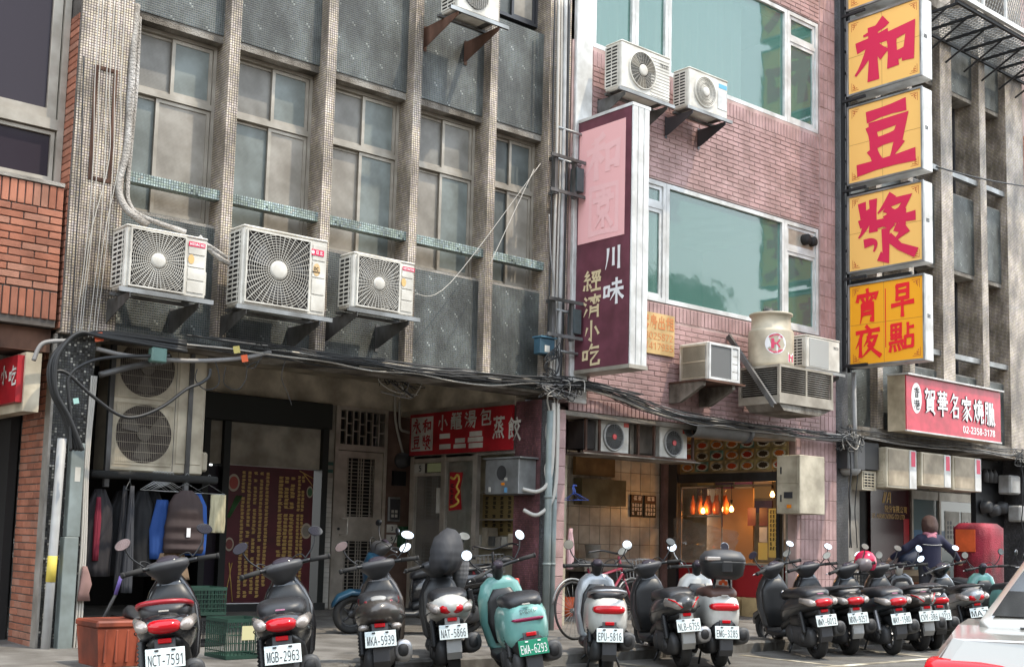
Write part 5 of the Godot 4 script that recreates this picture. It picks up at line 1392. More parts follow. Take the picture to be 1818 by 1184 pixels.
func arcade_left() -> void:
	var t := thing("arcade_shopfront", "cream walled shop front deep under the left arcade, with black fascia and pale panels", "shop front", Vector3(7.5, 0.2, -3))
	bx("ceiling", Vector3(-3, 3.3, -5), Vector3(10.2, 3.36, -0.42), M.cream, t)
	bx("wall", Vector3(6.5, 2.93, -3.3), Vector3(10.0, 3.299, -3.0), M.cream, t)
	bx("wall", Vector3(8.66, 0.1, -3.3), Vector3(8.77, 2.929, -3.005), mk(lin(0.42, 0.39, 0.33), 0.7, 0, 1), t)
	bx("wall", Vector3(9.62, 0.1, -3.3), Vector3(10.9, 2.929, -3.0), mk(lin(0.2, 0.125, 0.095), 0.7, 0, 1), t)
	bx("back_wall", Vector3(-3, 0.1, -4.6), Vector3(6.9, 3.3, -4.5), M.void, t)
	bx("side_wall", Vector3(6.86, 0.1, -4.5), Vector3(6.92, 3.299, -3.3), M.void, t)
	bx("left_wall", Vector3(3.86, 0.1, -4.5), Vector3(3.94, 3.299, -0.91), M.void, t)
	bx("fascia", Vector3(6.6, 2.59, -3.3), Vector3(8.67, 2.928, -2.9), mk(lin(0.016, 0.018, 0.014), 0.5), t, 0.01)
	for x in [[6.86, 6.94], [7.13, 7.22], [8.565, 8.655]]: bx("post", Vector3(x[0], 0.22, -3.25), Vector3(x[1], 2.588, -2.95), mk(lin(0.014, 0.015, 0.013), 0.5), t)
	var pw := mk(lin(0.5, 0.46, 0.38), 0.6, 0, 1)
	bx("pale_panel", Vector3(7.222, 2.05, -3.2), Vector3(8.563, 2.586, -3.02), pw, t)
	bx("pale_panel", Vector3(6.942, 2.05, -3.2), Vector3(7.128, 2.586, -3.02), pw, t)
	bx("dark_pane", Vector3(6.942, 0.3, -3.2), Vector3(7.128, 2.02, -3.05), M.darkglass, t)
	bx("step", Vector3(6.6, 0.1, -3.3), Vector3(8.66, 0.31, -2.9), mk(lin(0.03, 0.03, 0.028), 0.6, 0, 1), t)
	for y in [2.12, 2.02]: bx("green_tile", Vector3(8.665, y, -3.004), Vector3(8.765, y + 0.045, -2.999), mk(lin(0.02, 0.08, 0.06), 0.4), t)
	for k in 26: bx("tile", Vector3(8.665, 0.24 + k * 0.066, -3.004), Vector3(8.765, 0.3 + k * 0.066, -2.997), M.paper, t)
	# menu board with print too small to read
	t = thing("menu_board", "big maroon menu board with columns of yellow print and pictures of bowls", "menu board", Vector3(7.85, 0.32, -3.0))
	bx("board", Vector3(7.225, 0.32, -3.05), Vector3(8.47, 2.04, -3.0), mk(lin(0.11, 0.014, 0.02), 0.45, 0, 3), t)
	var s := st()
	for k in 5: marks(s, Vector3(7.42 + k * 0.085, 1.97, -3.0), Vector3.RIGHT, 1, 34 if k < 4 else 33, Vector2(0.065, 0.047), Vector3(0, 0, 0.002))
	marks(s, Vector3(7.95, 1.93, -3.0), Vector3.RIGHT, 1, 10, Vector2(0.06, 0.047), Vector3(0, 0, 0.002))
	for b in [[7.95, 1.93, 3, 9], [7.95, 1.45, 3, 12], [7.95, 0.86, 4, 10]]: marks(s, Vector3(b[0], b[1], -3.0), Vector3.RIGHT, b[2], b[3], Vector2(0.085, 0.047), Vector3(0, 0, 0.0025))
	for b in [[8.23, 1.95, 10], [8.23, 1.45, 12], [8.23, 0.86, 10]]: marks(s, Vector3(b[0], b[1], -3.0), Vector3.RIGHT, 2, b[2], Vector2(0.06, 0.047), Vector3(0, 0, 0.002))
	obj("print", s, M.gold, t).set_meta("kind", "stuff")
	for b in [[7.31, 1.82, 0.13, 0.4, 0.07, 0.05], [8.42, 1.75, 0.09, 0.05, 0.12, 0.05], [8.39, 1.24, 0.12, 0.25, 0.22, 0.18], [7.29, 1.05, 0.1, 0.2, 0.05, 0.04]]:
		s = st()
		prism(s, disc(Vector2(b[0], b[1]), minf(b[2], 8.468 - b[0] if b[0] > 8 else b[0] - 7.228), b[2] * 0.85, 24), -2.9995, -2.997)
		obj("bowl", s, mk(lin(0.45, 0.38, 0.28), 0.5), t)
		s = st()
		prism(s, disc(Vector2(b[0], b[1]), minf(b[2], 8.468 - b[0] if b[0] > 8 else b[0] - 7.228) * 0.76, b[2] * 0.62, 24), -2.9968, -2.996)
		obj("food", s, mk(lin(b[3], b[4], b[5]), 0.5), t)
	for q in [[7.26, 0.34, 7.34, 0.82], [7.37, 0.34, 7.30, 0.82], [8.25, 2.02, 8.46, 1.93], [8.30, 2.0, 8.46, 1.83]]:
		s = st(true)
		tube(s, [Vector3(q[0], q[1], -2.996), Vector3(q[2], q[3], -2.996)], 0.007, 5)
		obj("chopstick", s, M.gold, t)
	s = st(true)
	for k in 4: tube(s, [Vector3(7.24 + k * 0.01, 1.38, -2.996), Vector3(7.36 + k * 0.025, 1.66, -2.996)], 0.008, 5)
	obj("scallion", s, mk(lin(0.05, 0.16, 0.05), 0.6), t)
	# stainless door with bars and a lattice over it
	t = thing("stainless_door", "stainless steel door with two barred openings and a lattice light above", "door", Vector3(9.2, 0.24, -3))
	s = st()
	rim(s, 8.775, 9.615, 0.2, 2.93, -3.1, -2.98, 0.05)
	box(s, Vector3(8.825, 2.34, -3.1), Vector3(9.565, 2.42, -2.985))
	obj("frame", s, M.stainless, t)
	s = st()
	for r in [[0.26, 0.35], [1.12, 1.45], [2.24, 2.33]]: box(s, Vector3(8.985, r[0], -3.06), Vector3(9.43, r[1], -3.0))
	box(s, Vector3(8.83, 0.26, -3.06), Vector3(8.984, 2.33, -2.997))
	box(s, Vector3(9.431, 0.26, -3.06), Vector3(9.56, 2.33, -2.997))
	obj("leaf", s, M.stainless, t)
	bx("void", Vector3(8.83, 0.26, -3.4), Vector3(9.56, 2.9, -3.2), M.void, t)
	for g in [[0.35, 1.12], [1.45, 2.24]]:
		s = st()
		for k in 6:
			var x: float = 9.005 + [0.0, 0.06, 0.17, 0.21, 0.25, 0.37][k]
			box(s, Vector3(x, g[0], -3.03), Vector3(x + 0.014, g[1], -3.02))
		for k in 16: box(s, Vector3(8.985, g[0] + 0.02 + k * 0.048, -3.0195), Vector3(9.43, g[0] + 0.028 + k * 0.048, -3.012))
		obj("grille", s, M.stainless, t)
	s = st()
	for k in 7: box(s, Vector3(8.84 + k * 0.105, 2.42, -3.05), Vector3(8.86 + k * 0.105, 2.88, -3.0))
	for k in 7:
		for j in 2: box(s, Vector3(8.861 + k * 0.105, (2.54 if k % 2 else 2.6) + j * 0.16, -3.04), Vector3(8.944 + k * 0.105, (2.555 if k % 2 else 2.615) + j * 0.16, -3.005))
	obj("lattice", s, M.stainless, t)
	s = st(true)
	tube(s, [Vector3(8.87, 1.2, -2.95), Vector3(8.98, 1.2, -2.93), Vector3(8.98, 1.42, -2.93), Vector3(8.87, 1.42, -2.95)], 0.014, 8)
	obj("handle", s, M.stainless, t)
	s = st()
	prism(s, disc(Vector2(8.88, 1.28), 0.02, 0.02, 12), -2.996, -2.985)
	obj("lock", s, M.bronze, t)
	# things on the wall beside the door
	t = thing("electric_meter", "round electric meter hanging on wires beside the stainless door", "meter", Vector3(9.85, 2.15, -2.9))
	s = st(true)
	lathe(s, [Vector2(0.0, 0.1), Vector2(0.09, 0.09), Vector2(0.1, 0.0), Vector2(0.11, 0), Vector2(0.11, -0.05)], Transform3D(Basis(Vector3.RIGHT, PI / 2), Vector3(9.85, 2.25, -2.93)), 20)
	obj("dial", s, M.engine, t)
	bx("case", Vector3(9.72, 1.9, -3.0), Vector3(9.92, 2.1, -2.94), M.plastic, t)
	t = thing("door_phone", "framed grey intercom panel beside the stainless door", "intercom", Vector3(9.78, 1.42, -2.98))
	bx("plate", Vector3(9.66, 1.4, -3.0), Vector3(9.86, 1.74, -2.96), M.galv, t, 0.01)
	bx("panel", Vector3(9.68, 1.43, -2.9595), Vector3(9.84, 1.71, -2.95), M.bronze, t)
	for k in 4: bx("button", Vector3(9.70 + (k % 2) * 0.06, 1.46 + (k / 2) * 0.06, -2.9495), Vector3(9.74 + (k % 2) * 0.06, 1.5 + (k / 2) * 0.06, -2.945), M.paper, t)
	for k in 2:
		t = thing("number_plate", ["upper small pale plate with a number beside the stainless door", "lower small pale plate with a number beside the stainless door"][k], "plate", Vector3(9.75, 1.3 - k * 0.13, -2.99), "small number plates by the door")
		bx("plate", Vector3(9.66, 1.25 - k * 0.14, -3.0), Vector3(9.83, 1.36 - k * 0.14, -2.985), M.paper, t)
		text("number", "3" if k == 0 else "5", M.ink, t, Vector3(9.745, 1.305 - k * 0.14, -2.983), 0.06, 0.035, Basis())
	t = thing("mailbox", "green letter box beside the stainless door", "mailbox", Vector3(9.95, 1.02, -2.92))
	bx("body", Vector3(9.84, 1.02, -3.0), Vector3(10.06, 1.34, -2.86), mk(lin(0.012, 0.075, 0.03), 0.5), t, 0.012)
	bx("slot", Vector3(9.87, 1.24, -2.8595), Vector3(10.03, 1.29, -2.855), M.galv, t)
	t = thing("old_conduits", "pale conduits running down beside the stainless door", "conduit", Vector3(9.75, 2.3, -2.95))
	for q in [[[9.7, 3.2], [9.72, 2.8], [9.85, 2.4], [9.88, 2.3]], [[9.78, 3.1], [9.8, 2.72], [9.9, 2.66], [9.99, 2.65]]]:
		s = st(true)
		var p := []
		for e in q: p.append(Vector3(e[0], e[1], -2.96))
		tube(s, curve(p, 4), 0.018, 7)
		obj("pipe", s, M.cablewhite, t)
	# purple tiled pillar and the dumpling shop beside it
	t = thing("dumpling_shop", "small shop with a steel framed glass door and open counter beside the purple tiled pillar", "shop", Vector3(10.1, 0.15, -1.5))
	bx("pillar", Vector3(9.83, 0.1, -0.51), Vector3(9.998, 2.9, -0.03), M.purple, t)
	bx("pillar_front", Vector3(9.832, 0.1, -0.029), Vector3(9.998, 2.9, -0.01), M.greyt, t)
	bx("lintel", Vector3(9.81, 2.861, -3.0), Vector3(9.98, 3.299, -0.51), M.cream, t)
	bx("lintel_edge", Vector3(9.79, 2.862, -2.9), Vector3(9.808, 2.92, -0.51), M.alu, t)
	bx("back_wall", Vector3(10.58, 0.1, -3.0), Vector3(10.64, 3.0, -0.42), mk(lin(0.58, 0.52, 0.38), 0.8, 0, 1), t)
	bx("end_wall", Vector3(10.0, 0.1, -0.46), Vector3(10.58, 2.9, -0.42), M.pinkmortar, t)
	bx("lintel_panel", Vector3(9.84, 2.26, -2.66), Vector3(9.86, 2.86, -0.52), M.cement, t)
	s = st()
	for z in [-2.72, -2.02, -1.34]: box(s, Vector3(9.83, 0.18, z), Vector3(9.89, 2.29, z + 0.09))
	for y in [0.2, 2.2]:
		box(s, Vector3(9.84, y, -2.629), Vector3(9.88, y + 0.09, -2.021))
		box(s, Vector3(9.84, y, -1.929), Vector3(9.88, y + 0.09, -1.341))
	box(s, Vector3(9.84, 2.02, -2.629), Vector3(9.88, 2.06, -2.021))
	box(s, Vector3(9.838, 0.3, -2.629), Vector3(9.882, 0.95, -2.56))
	obj("door_frame", s, M.stainless, t)
	for z in [[-2.629, -2.021], [-1.929, -1.341]]: bx("pane", Vector3(9.855, 0.3, z[0]), Vector3(9.86, 2.19, z[1]), M.glass, t)
	bx("lower_panel", Vector3(9.85, 0.3, -2.55), Vector3(9.853, 0.78, -2.03), M.galv, t)
	bx("lit_sheet", Vector3(9.845, 2.07, -2.35), Vector3(9.85, 2.19, -2.03), mk(lin(0.5, 0.55, 0.3), 0.5), t)
	bx("counter", Vector3(9.86, 0.15, -1.24), Vector3(10.3, 0.93, -0.52), mk(lin(0.5, 0.44, 0.34), 0.6, 0, 1), t)
	bx("counter_top", Vector3(9.84, 0.932, -1.25), Vector3(10.32, 0.96, -0.515), M.stainless, t)
	for z in [-1.22, -0.86]: bx("cabinet_door", Vector3(9.852, 0.22, z), Vector3(9.8595, 0.88, z + 0.33), mk(lin(0.42, 0.37, 0.28), 0.6, 0, 1), t)
	bx("price_board", Vector3(10.55, 1.25, -2.0), Vector3(10.579, 1.8, -0.75), mk(lin(0.33, 0.24, 0.1), 0.6), t)
	s = st()
	for k in 5: marks(s, Vector3(10.549, 1.76, -1.95 + k * 0.16), U_OUT, 1, 8, Vector2(0.09, 0.06), Vector3(-0.002, 0, 0))
	obj("print", s, M.ink, t)
	for k in 3: bx("shelf", Vector3(10.25, 1.08 + k * 0.36, -1.9), Vector3(10.54, 1.10 + k * 0.36, -0.6), M.stainless, t)
	for k in 9:
		var z := -1.85 + k * 0.135
		bx("box", Vector3(10.32, 1.101, z), Vector3(10.5, 1.101 + rng.randf_range(0.1, 0.25), z + 0.11), [M.paper, M.cream, M.galv, M.cement][k % 4], t)
	bx("notice", Vector3(9.848, 1.52, -2.13), Vector3(9.852, 1.86, -2.05), M.paper, t)
	t = thing("door_number", "small pale plate with the number five at the top of the glass door", "plate", Vector3(9.83, 2.08, -2.45))
	bx("plate", Vector3(9.825, 2.06, -2.62), Vector3(9.829, 2.19, -2.38), M.paper, t)
	text("number", "5", M.ink, t, Vector3(9.823, 2.125, -2.48), 0.085, 0.05, Basis(Vector3.UP, -PI / 2))
	t = thing("red_banner", "narrow red paper banner with a gold snake and black characters on the glass door", "banner", Vector3(9.84, 1.55, -1.72))
	s = st()
	prism(s, [Vector2(-1.83, 1.55), Vector2(-1.56, 1.57), Vector2(-1.6, 1.85), Vector2(-1.55, 2.05), Vector2(-1.83, 2.06)], 0, 0.004, Transform3D(Basis(Vector3(0, 0, 1), Vector3(0, 1, 0), Vector3(-1, 0, 0)), Vector3(9.84, 0, 0)))
	obj("paper", s, M.red, t)
	s = st(true)
	tube(s, curve([Vector3(9.834, 1.99, -1.8), Vector3(9.834, 1.97, -1.73), Vector3(9.834, 2.02, -1.66), Vector3(9.834, 1.95, -1.62), Vector3(9.834, 1.86, -1.67), Vector3(9.834, 1.8, -1.62), Vector3(9.834, 1.73, -1.68), Vector3(9.834, 1.67, -1.62), Vector3(9.834, 1.62, -1.7), Vector3(9.834, 1.6, -1.79)], 5), 0.017, 6)
	obj("snake", s, mk(lin(0.6, 0.42, 0.08), 0.5), t)
	s = st()
	marks(s, Vector3(9.835, 1.9, -1.81), U_OUT, 1, 4, Vector2(0.09, 0.07), Vector3(-0.001, 0, 0))
	obj("print", s, M.ink, t)
	t = thing("wall_cabinet", "grey sheet metal box with stickers on the purple tiled pillar", "cabinet", Vector3(9.8, 1.73, -0.4))
	bx("case", Vector3(9.55, 1.74, -0.74), Vector3(9.83, 2.17, -0.1), M.galv, t, 0.008)
	bx("lid", Vector3(9.53, 2.171, -0.76), Vector3(9.83, 2.19, -0.06), M.galv, t)
	s = st()
	prism(s, disc(Vector2(-0.42, 2.0), 0.09, 0.09, 20), 0, 0.003, Transform3D(Basis(Vector3(0, 0, 1), Vector3(0, 1, 0), Vector3(-1, 0, 0)), Vector3(9.549, 0, 0)))
	obj("knockout", s, M.engine, t)
	for q in [[-0.36, 1.9, 0.05, 0.04], [-0.66, 1.77, 0.04, 0.06], [-0.42, 1.85, 0.06, 0.03]]: bx("sticker", Vector3(9.545, q[1], q[0]), Vector3(9.549, q[1] + q[3], q[0] + q[2]), M.paper if q[2] < 0.06 else M.amber, t)
	bx("sticker", Vector3(9.545, 1.76, -0.36), Vector3(9.549, 1.82, -0.31), mk(lin(0.12, 0.3, 0.5), 0.5), t)

func arcade_pink() -> void:
	var t := thing("tiled_kitchen", "open kitchen corner with cream wall tiles under the pink house", "kitchen", Vector3(13.2, 0.15, -2.6))
	bx("wall", Vector3(10.65, 0.1, -2.75), Vector3(14.8, 3.0, -2.63), mk(lin(0.12, 0.1, 0.07), 0.9), t)
	bricks(t, Vector3(12.5, 0.3, -2.62), Vector3.RIGHT, Vector3.UP, 10, 9, Vector2(0.225, 0.285), 0.006, M.tile, "wall_tile", false)
	bx("ceiling", Vector3(10.2, 2.9, -5), Vector3(15.9, 2.95, -0.5), M.cement, t)
	bx("sink", Vector3(12.6, 0.75, -2.55), Vector3(13.9, 0.95, -2.1), M.stainless, t, 0.01)
	bx("sink_stand", Vector3(12.65, 0.2, -2.5), Vector3(13.85, 0.74, -2.15), M.engine, t)
	bx("cardboard", Vector3(12.75, 2.2, -2.56), Vector3(13.6, 2.48, -2.5), mk(lin(0.28, 0.17, 0.07), 0.8, 0, 1), t)
	bx("cupboard", Vector3(12.8, 1.75, -2.58), Vector3(13.75, 2.15, -2.4), mk(lin(0.24, 0.21, 0.12), 0.7, 0, 1), t)
	for k in 2:
		t = thing("notice_board", ["black notice board with white print on the kitchen tiles, left of a pair", "black notice board with white print on the kitchen tiles, right of a pair"][k], "notice", Vector3(14.2 + k * 0.3, 1.6, -2.58), "notice boards on the kitchen tiles")
		var x := 14.05 + k * 0.31
		bx("board", Vector3(x, 1.6, -2.6), Vector3(x + 0.27, 1.95, -2.58), M.ink, t)
		bx("heading", Vector3(x + 0.01, 1.83, -2.5795), Vector3(x + 0.26, 1.94, -2.577), mk(lin(0.05, 0.008, 0.012), 0.5), t)
		var s := st()
		marks(s, Vector3(x + 0.05, 1.93, -2.576), Vector3.RIGHT, 2, 1, Vector2(0.1, 0.09), Vector3(0, 0, 0.001))
		marks(s, Vector3(x + 0.02, 1.81, -2.579), Vector3.RIGHT, 4, 3, Vector2(0.06, 0.065), Vector3(0, 0, 0.001))
		obj("print", s, M.whiteink, t)
	t = thing("white_bucket", "white plastic bucket standing on the kitchen sink", "bucket", Vector3(12.95, 0.95, -2.3))
	var s := st(true)
	lathe(s, [Vector2(0, 0.95), Vector2(0.1, 0.95), Vector2(0.125, 1.15), Vector2(0.135, 1.15), Vector2(0.12, 1.14), Vector2(0.095, 0.97), Vector2(0, 0.97)], Transform3D(Basis(), Vector3(12.95, 0, -2.3)), 20)
	obj("shell", s, M.white, t)
	# roast meat shop that faces along the arcade
	t = thing("roast_shop", "roast meat shop with a lit glass case and red counter cloth under the pink house", "shop", Vector3(15.2, 0.15, -1.2))
	bx("pillar", Vector3(14.8, 0.1, -2.7), Vector3(14.95, 2.9, -2.46), M.pinkmortar, t)
	bricks(t, Vector3(14.795, 0.2, -2.69), Vector3(0, 0, 1), Vector3.UP, 2, 9, Vector2(0.11, 0.29), 0.008, M.pinkb, "tile", false)
	bx("post", Vector3(14.78, 0.1, -2.45), Vector3(14.86, 2.7, -2.27), M.bronze, t)
	bx("post", Vector3(14.79, 0.1, -0.31), Vector3(14.84, 2.3, -0.25), M.black, t)
	bx("steel_post", Vector3(14.79, 0.1, -0.24), Vector3(14.83, 2.2, -0.2), M.chrome, t)
	bx("back_wall", Vector3(16.6, 0.1, -4.0), Vector3(16.7, 3.0, -0.5), mk(lin(0.42, 0.34, 0.2), 0.7, 0, 1), t)
	bx("back_wall", Vector3(14.95, 0.1, -4.1), Vector3(16.6, 3.0, -4.0), mk(lin(0.3, 0.22, 0.14), 0.7, 0, 1), t)
	bx("side_wall", Vector3(14.86, 0.1, -0.19), Vector3(16.7, 2.9, -0.15), M.cement, t)
	bx("beam", Vector3(14.8, 2.16, -2.26), Vector3(14.86, 2.3, -0.26), M.engine, t)
	bx("counter", Vector3(14.84, 0.2, -2.25), Vector3(15.5, 0.88, -0.32), mk(lin(0.3, 0.012, 0.015), 0.6), t)
	bx("cloth", Vector3(14.815, 0.42, -2.24), Vector3(14.838, 0.9, -0.33), mk(lin(0.34, 0.012, 0.016), 0.8), t)
	bx("counter_top", Vector3(14.80, 0.902, -2.25), Vector3(15.5, 0.93, -0.32), M.stainless, t)
	for z in [-1.55, -1.18, -0.8]: bx("carton", Vector3(14.6, 0.14, z), Vector3(14.79, 0.42, z + 0.32), mk(lin(0.5, 0.36, 0.18), 0.8, 0, 1), t, 0.006)
	s = st()
	for z in [-2.24, -1.4]: box(s, Vector3(14.84, 0.93, z), Vector3(14.86, 2.1, z + 0.02))
	for y in [1.62, 2.08]: box(s, Vector3(14.841, y, -2.219), Vector3(14.859, y + 0.02, -1.401))
	obj("case_frame", s, M.chrome, t)
	bx("case_pane", Vector3(14.847, 1.64, -2.218), Vector3(14.851, 2.08, -1.402), M.glass, t)
	bx("case_back", Vector3(15.5, 0.93, -2.25), Vector3(15.53, 2.1, -1.3), mk(lin(0.55, 0.35, 0.2), 0.3, 0.6), t)
	for k in 12:
		bx("wall_picture", Vector3(16.58, 1.75 + (k % 3) * 0.24, -3.4 + (k / 3) * 0.42), Vector3(16.598, 1.95 + (k % 3) * 0.24, -3.02 + (k / 3) * 0.42), [M.redsign, M.maroon, M.gold, M.yellow][k % 4], t)
	for q in [[-1.25, 1.5, 0.16, 0.28, 3], [-1.02, 1.5, 0.16, 0.28, 3], [-1.02, 1.25, 0.15, 0.23, 0], [-0.84, 1.02, 0.2, 0.75, 1], [-1.04, 0.98, 0.18, 0.26, 1], [-0.6, 1.3, 0.12, 0.5, 0]]:
		bx("notice", Vector3(15.3, q[1], q[0]), Vector3(15.305, q[1] + q[3], q[0] + q[2]), [M.paper, mk(lin(0.55, 0.47, 0.14), 0.7), M.red, M.maroon][q[4]], t)
	s = st()
	for k in 3: marks(s, Vector3(15.299, 1.74, -0.82 + k * 0.055), U_OUT, 1, 9, Vector2(0.05, 0.07), Vector3(-0.002, 0, 0))
	obj("print", s, M.ink, t)
	for k in 9:
		t = thing("roast_duck", "glossy roast duck hanging in the lit case, number %s from the left" % ["one", "two", "three", "four", "five", "six", "seven", "eight", "nine"][k], "roast duck", Vector3(15.1, 1.66, -2.15 + k * 0.088), "roast ducks in the lit case")
		s = st(true)
		var o := Vector3(15.05 + 0.05 * (k % 2), 0, -2.16 + k * 0.085)
		lathe(s, [Vector2(0, 1.66), Vector2(0.035, 1.68), Vector2(0.055, 1.74), Vector2(0.05, 1.84), Vector2(0.022, 1.90), Vector2(0.016, 1.97), Vector2(0, 1.98)], Transform3D(Basis(), o), 12)
		obj("body", s, mk(lin(0.42, 0.10, 0.03), 0.3), t)
		s = st(true)
		tube(s, [o + Vector3(0, 1.97, 0), o + Vector3(0, 2.06, 0), o + Vector3(0, 2.07, 0.015)], 0.003, 5)
		obj("hook", s, M.chrome, t)
	var em := mk(lin(1, 0.62, 0.25), 0.3)
	em.emission_enabled = true
	em.emission = Color(1.0, 0.72, 0.38)
	em.emission_energy_multiplier = 14.0
	for k in 3:
		var p: Vector3 = [Vector3(14.95, 1.72, -1.86), Vector3(14.98, 1.75, -1.31), Vector3(15.6, 2.0, -1.0)][k]
		t = thing("light_bulb", ["glowing bulb inside the case of roast ducks", "glowing pear bulb hanging on a black flex beside the case", "glowing bulb at the back of the roast shop"][k], "light bulb", p, "bulbs in the roast shop")
		s = st(true)
		lathe(s, [Vector2(0, -0.045), Vector2(0.028, -0.035), Vector2(0.036, -0.005), Vector2(0.02, 0.035), Vector2(0.014, 0.05), Vector2(0, 0.05)], Transform3D(Basis(), p), 14)
		obj("glow", s, em, t)
		s = st(true)
		tube(s, [p + Vector3(0, 0.05, 0), p + Vector3(0, 0.15, 0)], 0.018, 8)
		tube(s, [p + Vector3(0, 0.16, 0), p + Vector3(0, 0.38, 0)], 0.005, 5)
		obj("flex", s, M.black, t)
		var l := OmniLight3D.new()
		l.name = "bulb_light"
		l.light_color = Color(1.0, 0.70, 0.38)
		l.light_energy = 0.15
		l.light_size = 0.03
		l.omni_range = 12
		l.omni_attenuation = 2
		l.shadow_enabled = true
		l.position = Vector3.ZERO
		t.add_child(l)
	t = thing("food_picture_board", "long board of dish photographs over the roast shop window", "sign", Vector3(14.79, 2.32, -1.1))
	bx("board", Vector3(14.78, 2.32, -2.2), Vector3(14.80, 2.85, -0.08), mk(lin(0.42, 0.32, 0.16), 0.5, 0, 1), t)
	var mats := []
	for k in 7: mats.append(printed(food_image(31 + k)))
	for j in 3:
		for i in 7: picture("dish_picture", 14.777, -2.18 + i * 0.3, -1.91 + i * 0.3, 2.335 + j * 0.17, 2.485 + j * 0.17, mats[(i * 3 + j * 2 + i * j) % 7], t)
	t = thing("plastic_sheet", "creased clear plastic sheet hanging over the roast shop counter", "sheet", Vector3(14.75, 0.9, -1.6))
	s = st()
	var g := []
	for j in 13:
		for i in 15: g.append(Vector3(14.72 + rng.randf_range(-0.03, 0.03) - 0.10 * (1 - j / 12.0), lerpf(0.92, 1.63, j / 12.0) + rng.randf_range(-0.02, 0.02) - (0.25 * (i / 14.0) * (j / 12.0)), lerpf(-2.24, -0.95, i / 14.0) + rng.randf_range(-0.02, 0.02)))
	for j in 12:
		for i in 14: quad(s, g[j * 15 + i], g[j * 15 + i + 1], g[j * 15 + i + 16], g[j * 15 + i + 15])
	var pm := mk(lin(0.5, 0.48, 0.44), 0.08)
	pm.transparency = BaseMaterial3D.TRANSPARENCY_ALPHA
	pm.albedo_color.a = 0.3
	obj("film", s, pm, t)
	t = thing("flower_poster", "white poster with an orange five petal flower in front of the roast counter", "poster", Vector3(14.75, 0.42, -1.0))
	bx("sheet", Vector3(14.59, 0.45, -1.3), Vector3(14.6, 0.82, -0.98), M.paper, t)
	s = st()
	var X := Transform3D(Basis(Vector3(0, 0, 1), Vector3(0, 1, 0), Vector3(-1, 0, 0)), Vector3(14.589, 0, 0))
	for k in 5: prism(s, disc(Vector2(-1.14, 0.6) + Vector2(sin(k * TAU / 5), cos(k * TAU / 5)) * 0.055, 0.036, 0.036, 12), 0.0002 * k, 0.002 + 0.0005 * k, X)
	obj("flower", s, M.orange, t)
	# shop front of the far block
	t = thing("company_front", "dark company shop front with a maroon name panel and blue striped glass, far right", "shop front", Vector3(20.5, 0.2, -1.5))
	bx("ceiling", Vector3(15.9, 2.85, -5), Vector3(22.4, 2.89, -0.62), M.cement, t)
	bx("wall", Vector3(16.6, 0.1, -1.7), Vector3(19.06, 2.85, -1.56), mk(lin(0.03, 0.028, 0.026), 0.7, 0, 1), t)
	bx("name_panel", Vector3(19.07, 0.2, -1.6), Vector3(20.34, 2.3, -1.5), mk(lin(0.05, 0.012, 0.014), 0.25), t)
	bx("wall", Vector3(19.06, 2.3, -1.6), Vector3(23.5, 2.85, -1.52), M.cement, t)
	bx("glazing", Vector3(20.36, 0.2, -1.52), Vector3(22.75, 2.13, -1.5), mk(lin(0.14, 0.18, 0.18), 0.08), t)
	bx("blue_stripe", Vector3(20.36, 1.38, -1.499), Vector3(22.75, 1.56, -1.497), mk(lin(0.02, 0.1, 0.2), 0.4), t)
	for x in [20.34, 21.3, 22.7]: bx("mullion", Vector3(x, 0.2, -1.52), Vector3(x + 0.06, 2.29, -1.46), M.alu, t)
	bx("head", Vector3(20.36, 2.131, -1.52), Vector3(22.75, 2.29, -1.47), M.alu, t)
	bx("red_couplet", Vector3(20.12, 0.95, -1.499), Vector3(20.3, 1.75, -1.495), M.red, t)
	s = st()
	for q in [[Vector2(19.43, 2.02), Vector2(19.46, 2.02), Vector2(19.53, 2.22), Vector2(19.50, 2.22)], [Vector2(19.55, 2.22), Vector2(19.58, 2.22), Vector2(19.50, 2.02), Vector2(19.47, 2.02)], [Vector2(19.56, 2.02), Vector2(19.59, 2.02), Vector2(19.66, 2.22), Vector2(19.63, 2.22)], [Vector2(19.67, 2.22), Vector2(19.70, 2.22), Vector2(19.70, 2.02), Vector2(19.67, 2.02)], [Vector2(19.60, 2.09), Vector2(19.67, 2.09), Vector2(19.67, 2.11), Vector2(19.60, 2.11)]]:
		prism(s, q, -1.499, -1.494)
	obj("emblem", s, M.gold, t)
	words("lettering", "股份有限公司", M.gold, t, Vector3(19.5, 1.98, -1.499), Vector3.RIGHT, Vector2(0.115, 0.13), Vector3(0.124, 0, 0), 0.1)
	text("lettering", "US AIRMOVING CO LTD", M.gold, t, Vector3(19.63, 1.78, -1.497), 0.085, 1.05, Basis(), false)
	for k in 2:
		var x := 21.55 + k * 0.6
		t = thing("product_poster", ["white poster with grey round pictures on the far glass, left of two", "white poster with round pictures on the far glass, right of two"][k], "poster", Vector3(x + 0.25, 1.18, -1.49), "posters on the far glass")
		bx("sheet", Vector3(x, 1.18, -1.496), Vector3(x + 0.52, 1.94, -1.49), M.paper, t)
		s = st()
		for q in 14: prism(s, disc(Vector2(x + 0.1 + (q % 4) * 0.1, 1.45 + (q / 4) * 0.09), 0.035, 0.04, 10), -1.4895, -1.488)
		obj("print", s, M.plasticgrey, t)
	t = thing("electric_board", "black panel of small meter boxes and switches behind the pale pole", "meter panel", Vector3(18.3, 1.0, -1.5))
	bx("board", Vector3(17.75, 0.5, -1.556), Vector3(18.5, 2.0, -1.5), M.black, t)
	for k in 10: bx("meter", Vector3(17.8 + (k % 3) * 0.22, 0.75 + (k / 3) * 0.3, -1.4995), Vector3(17.98 + (k % 3) * 0.22, 0.97 + (k / 3) * 0.3, -1.42), [M.plasticgrey, M.bronze, M.pvc][k % 3], t)
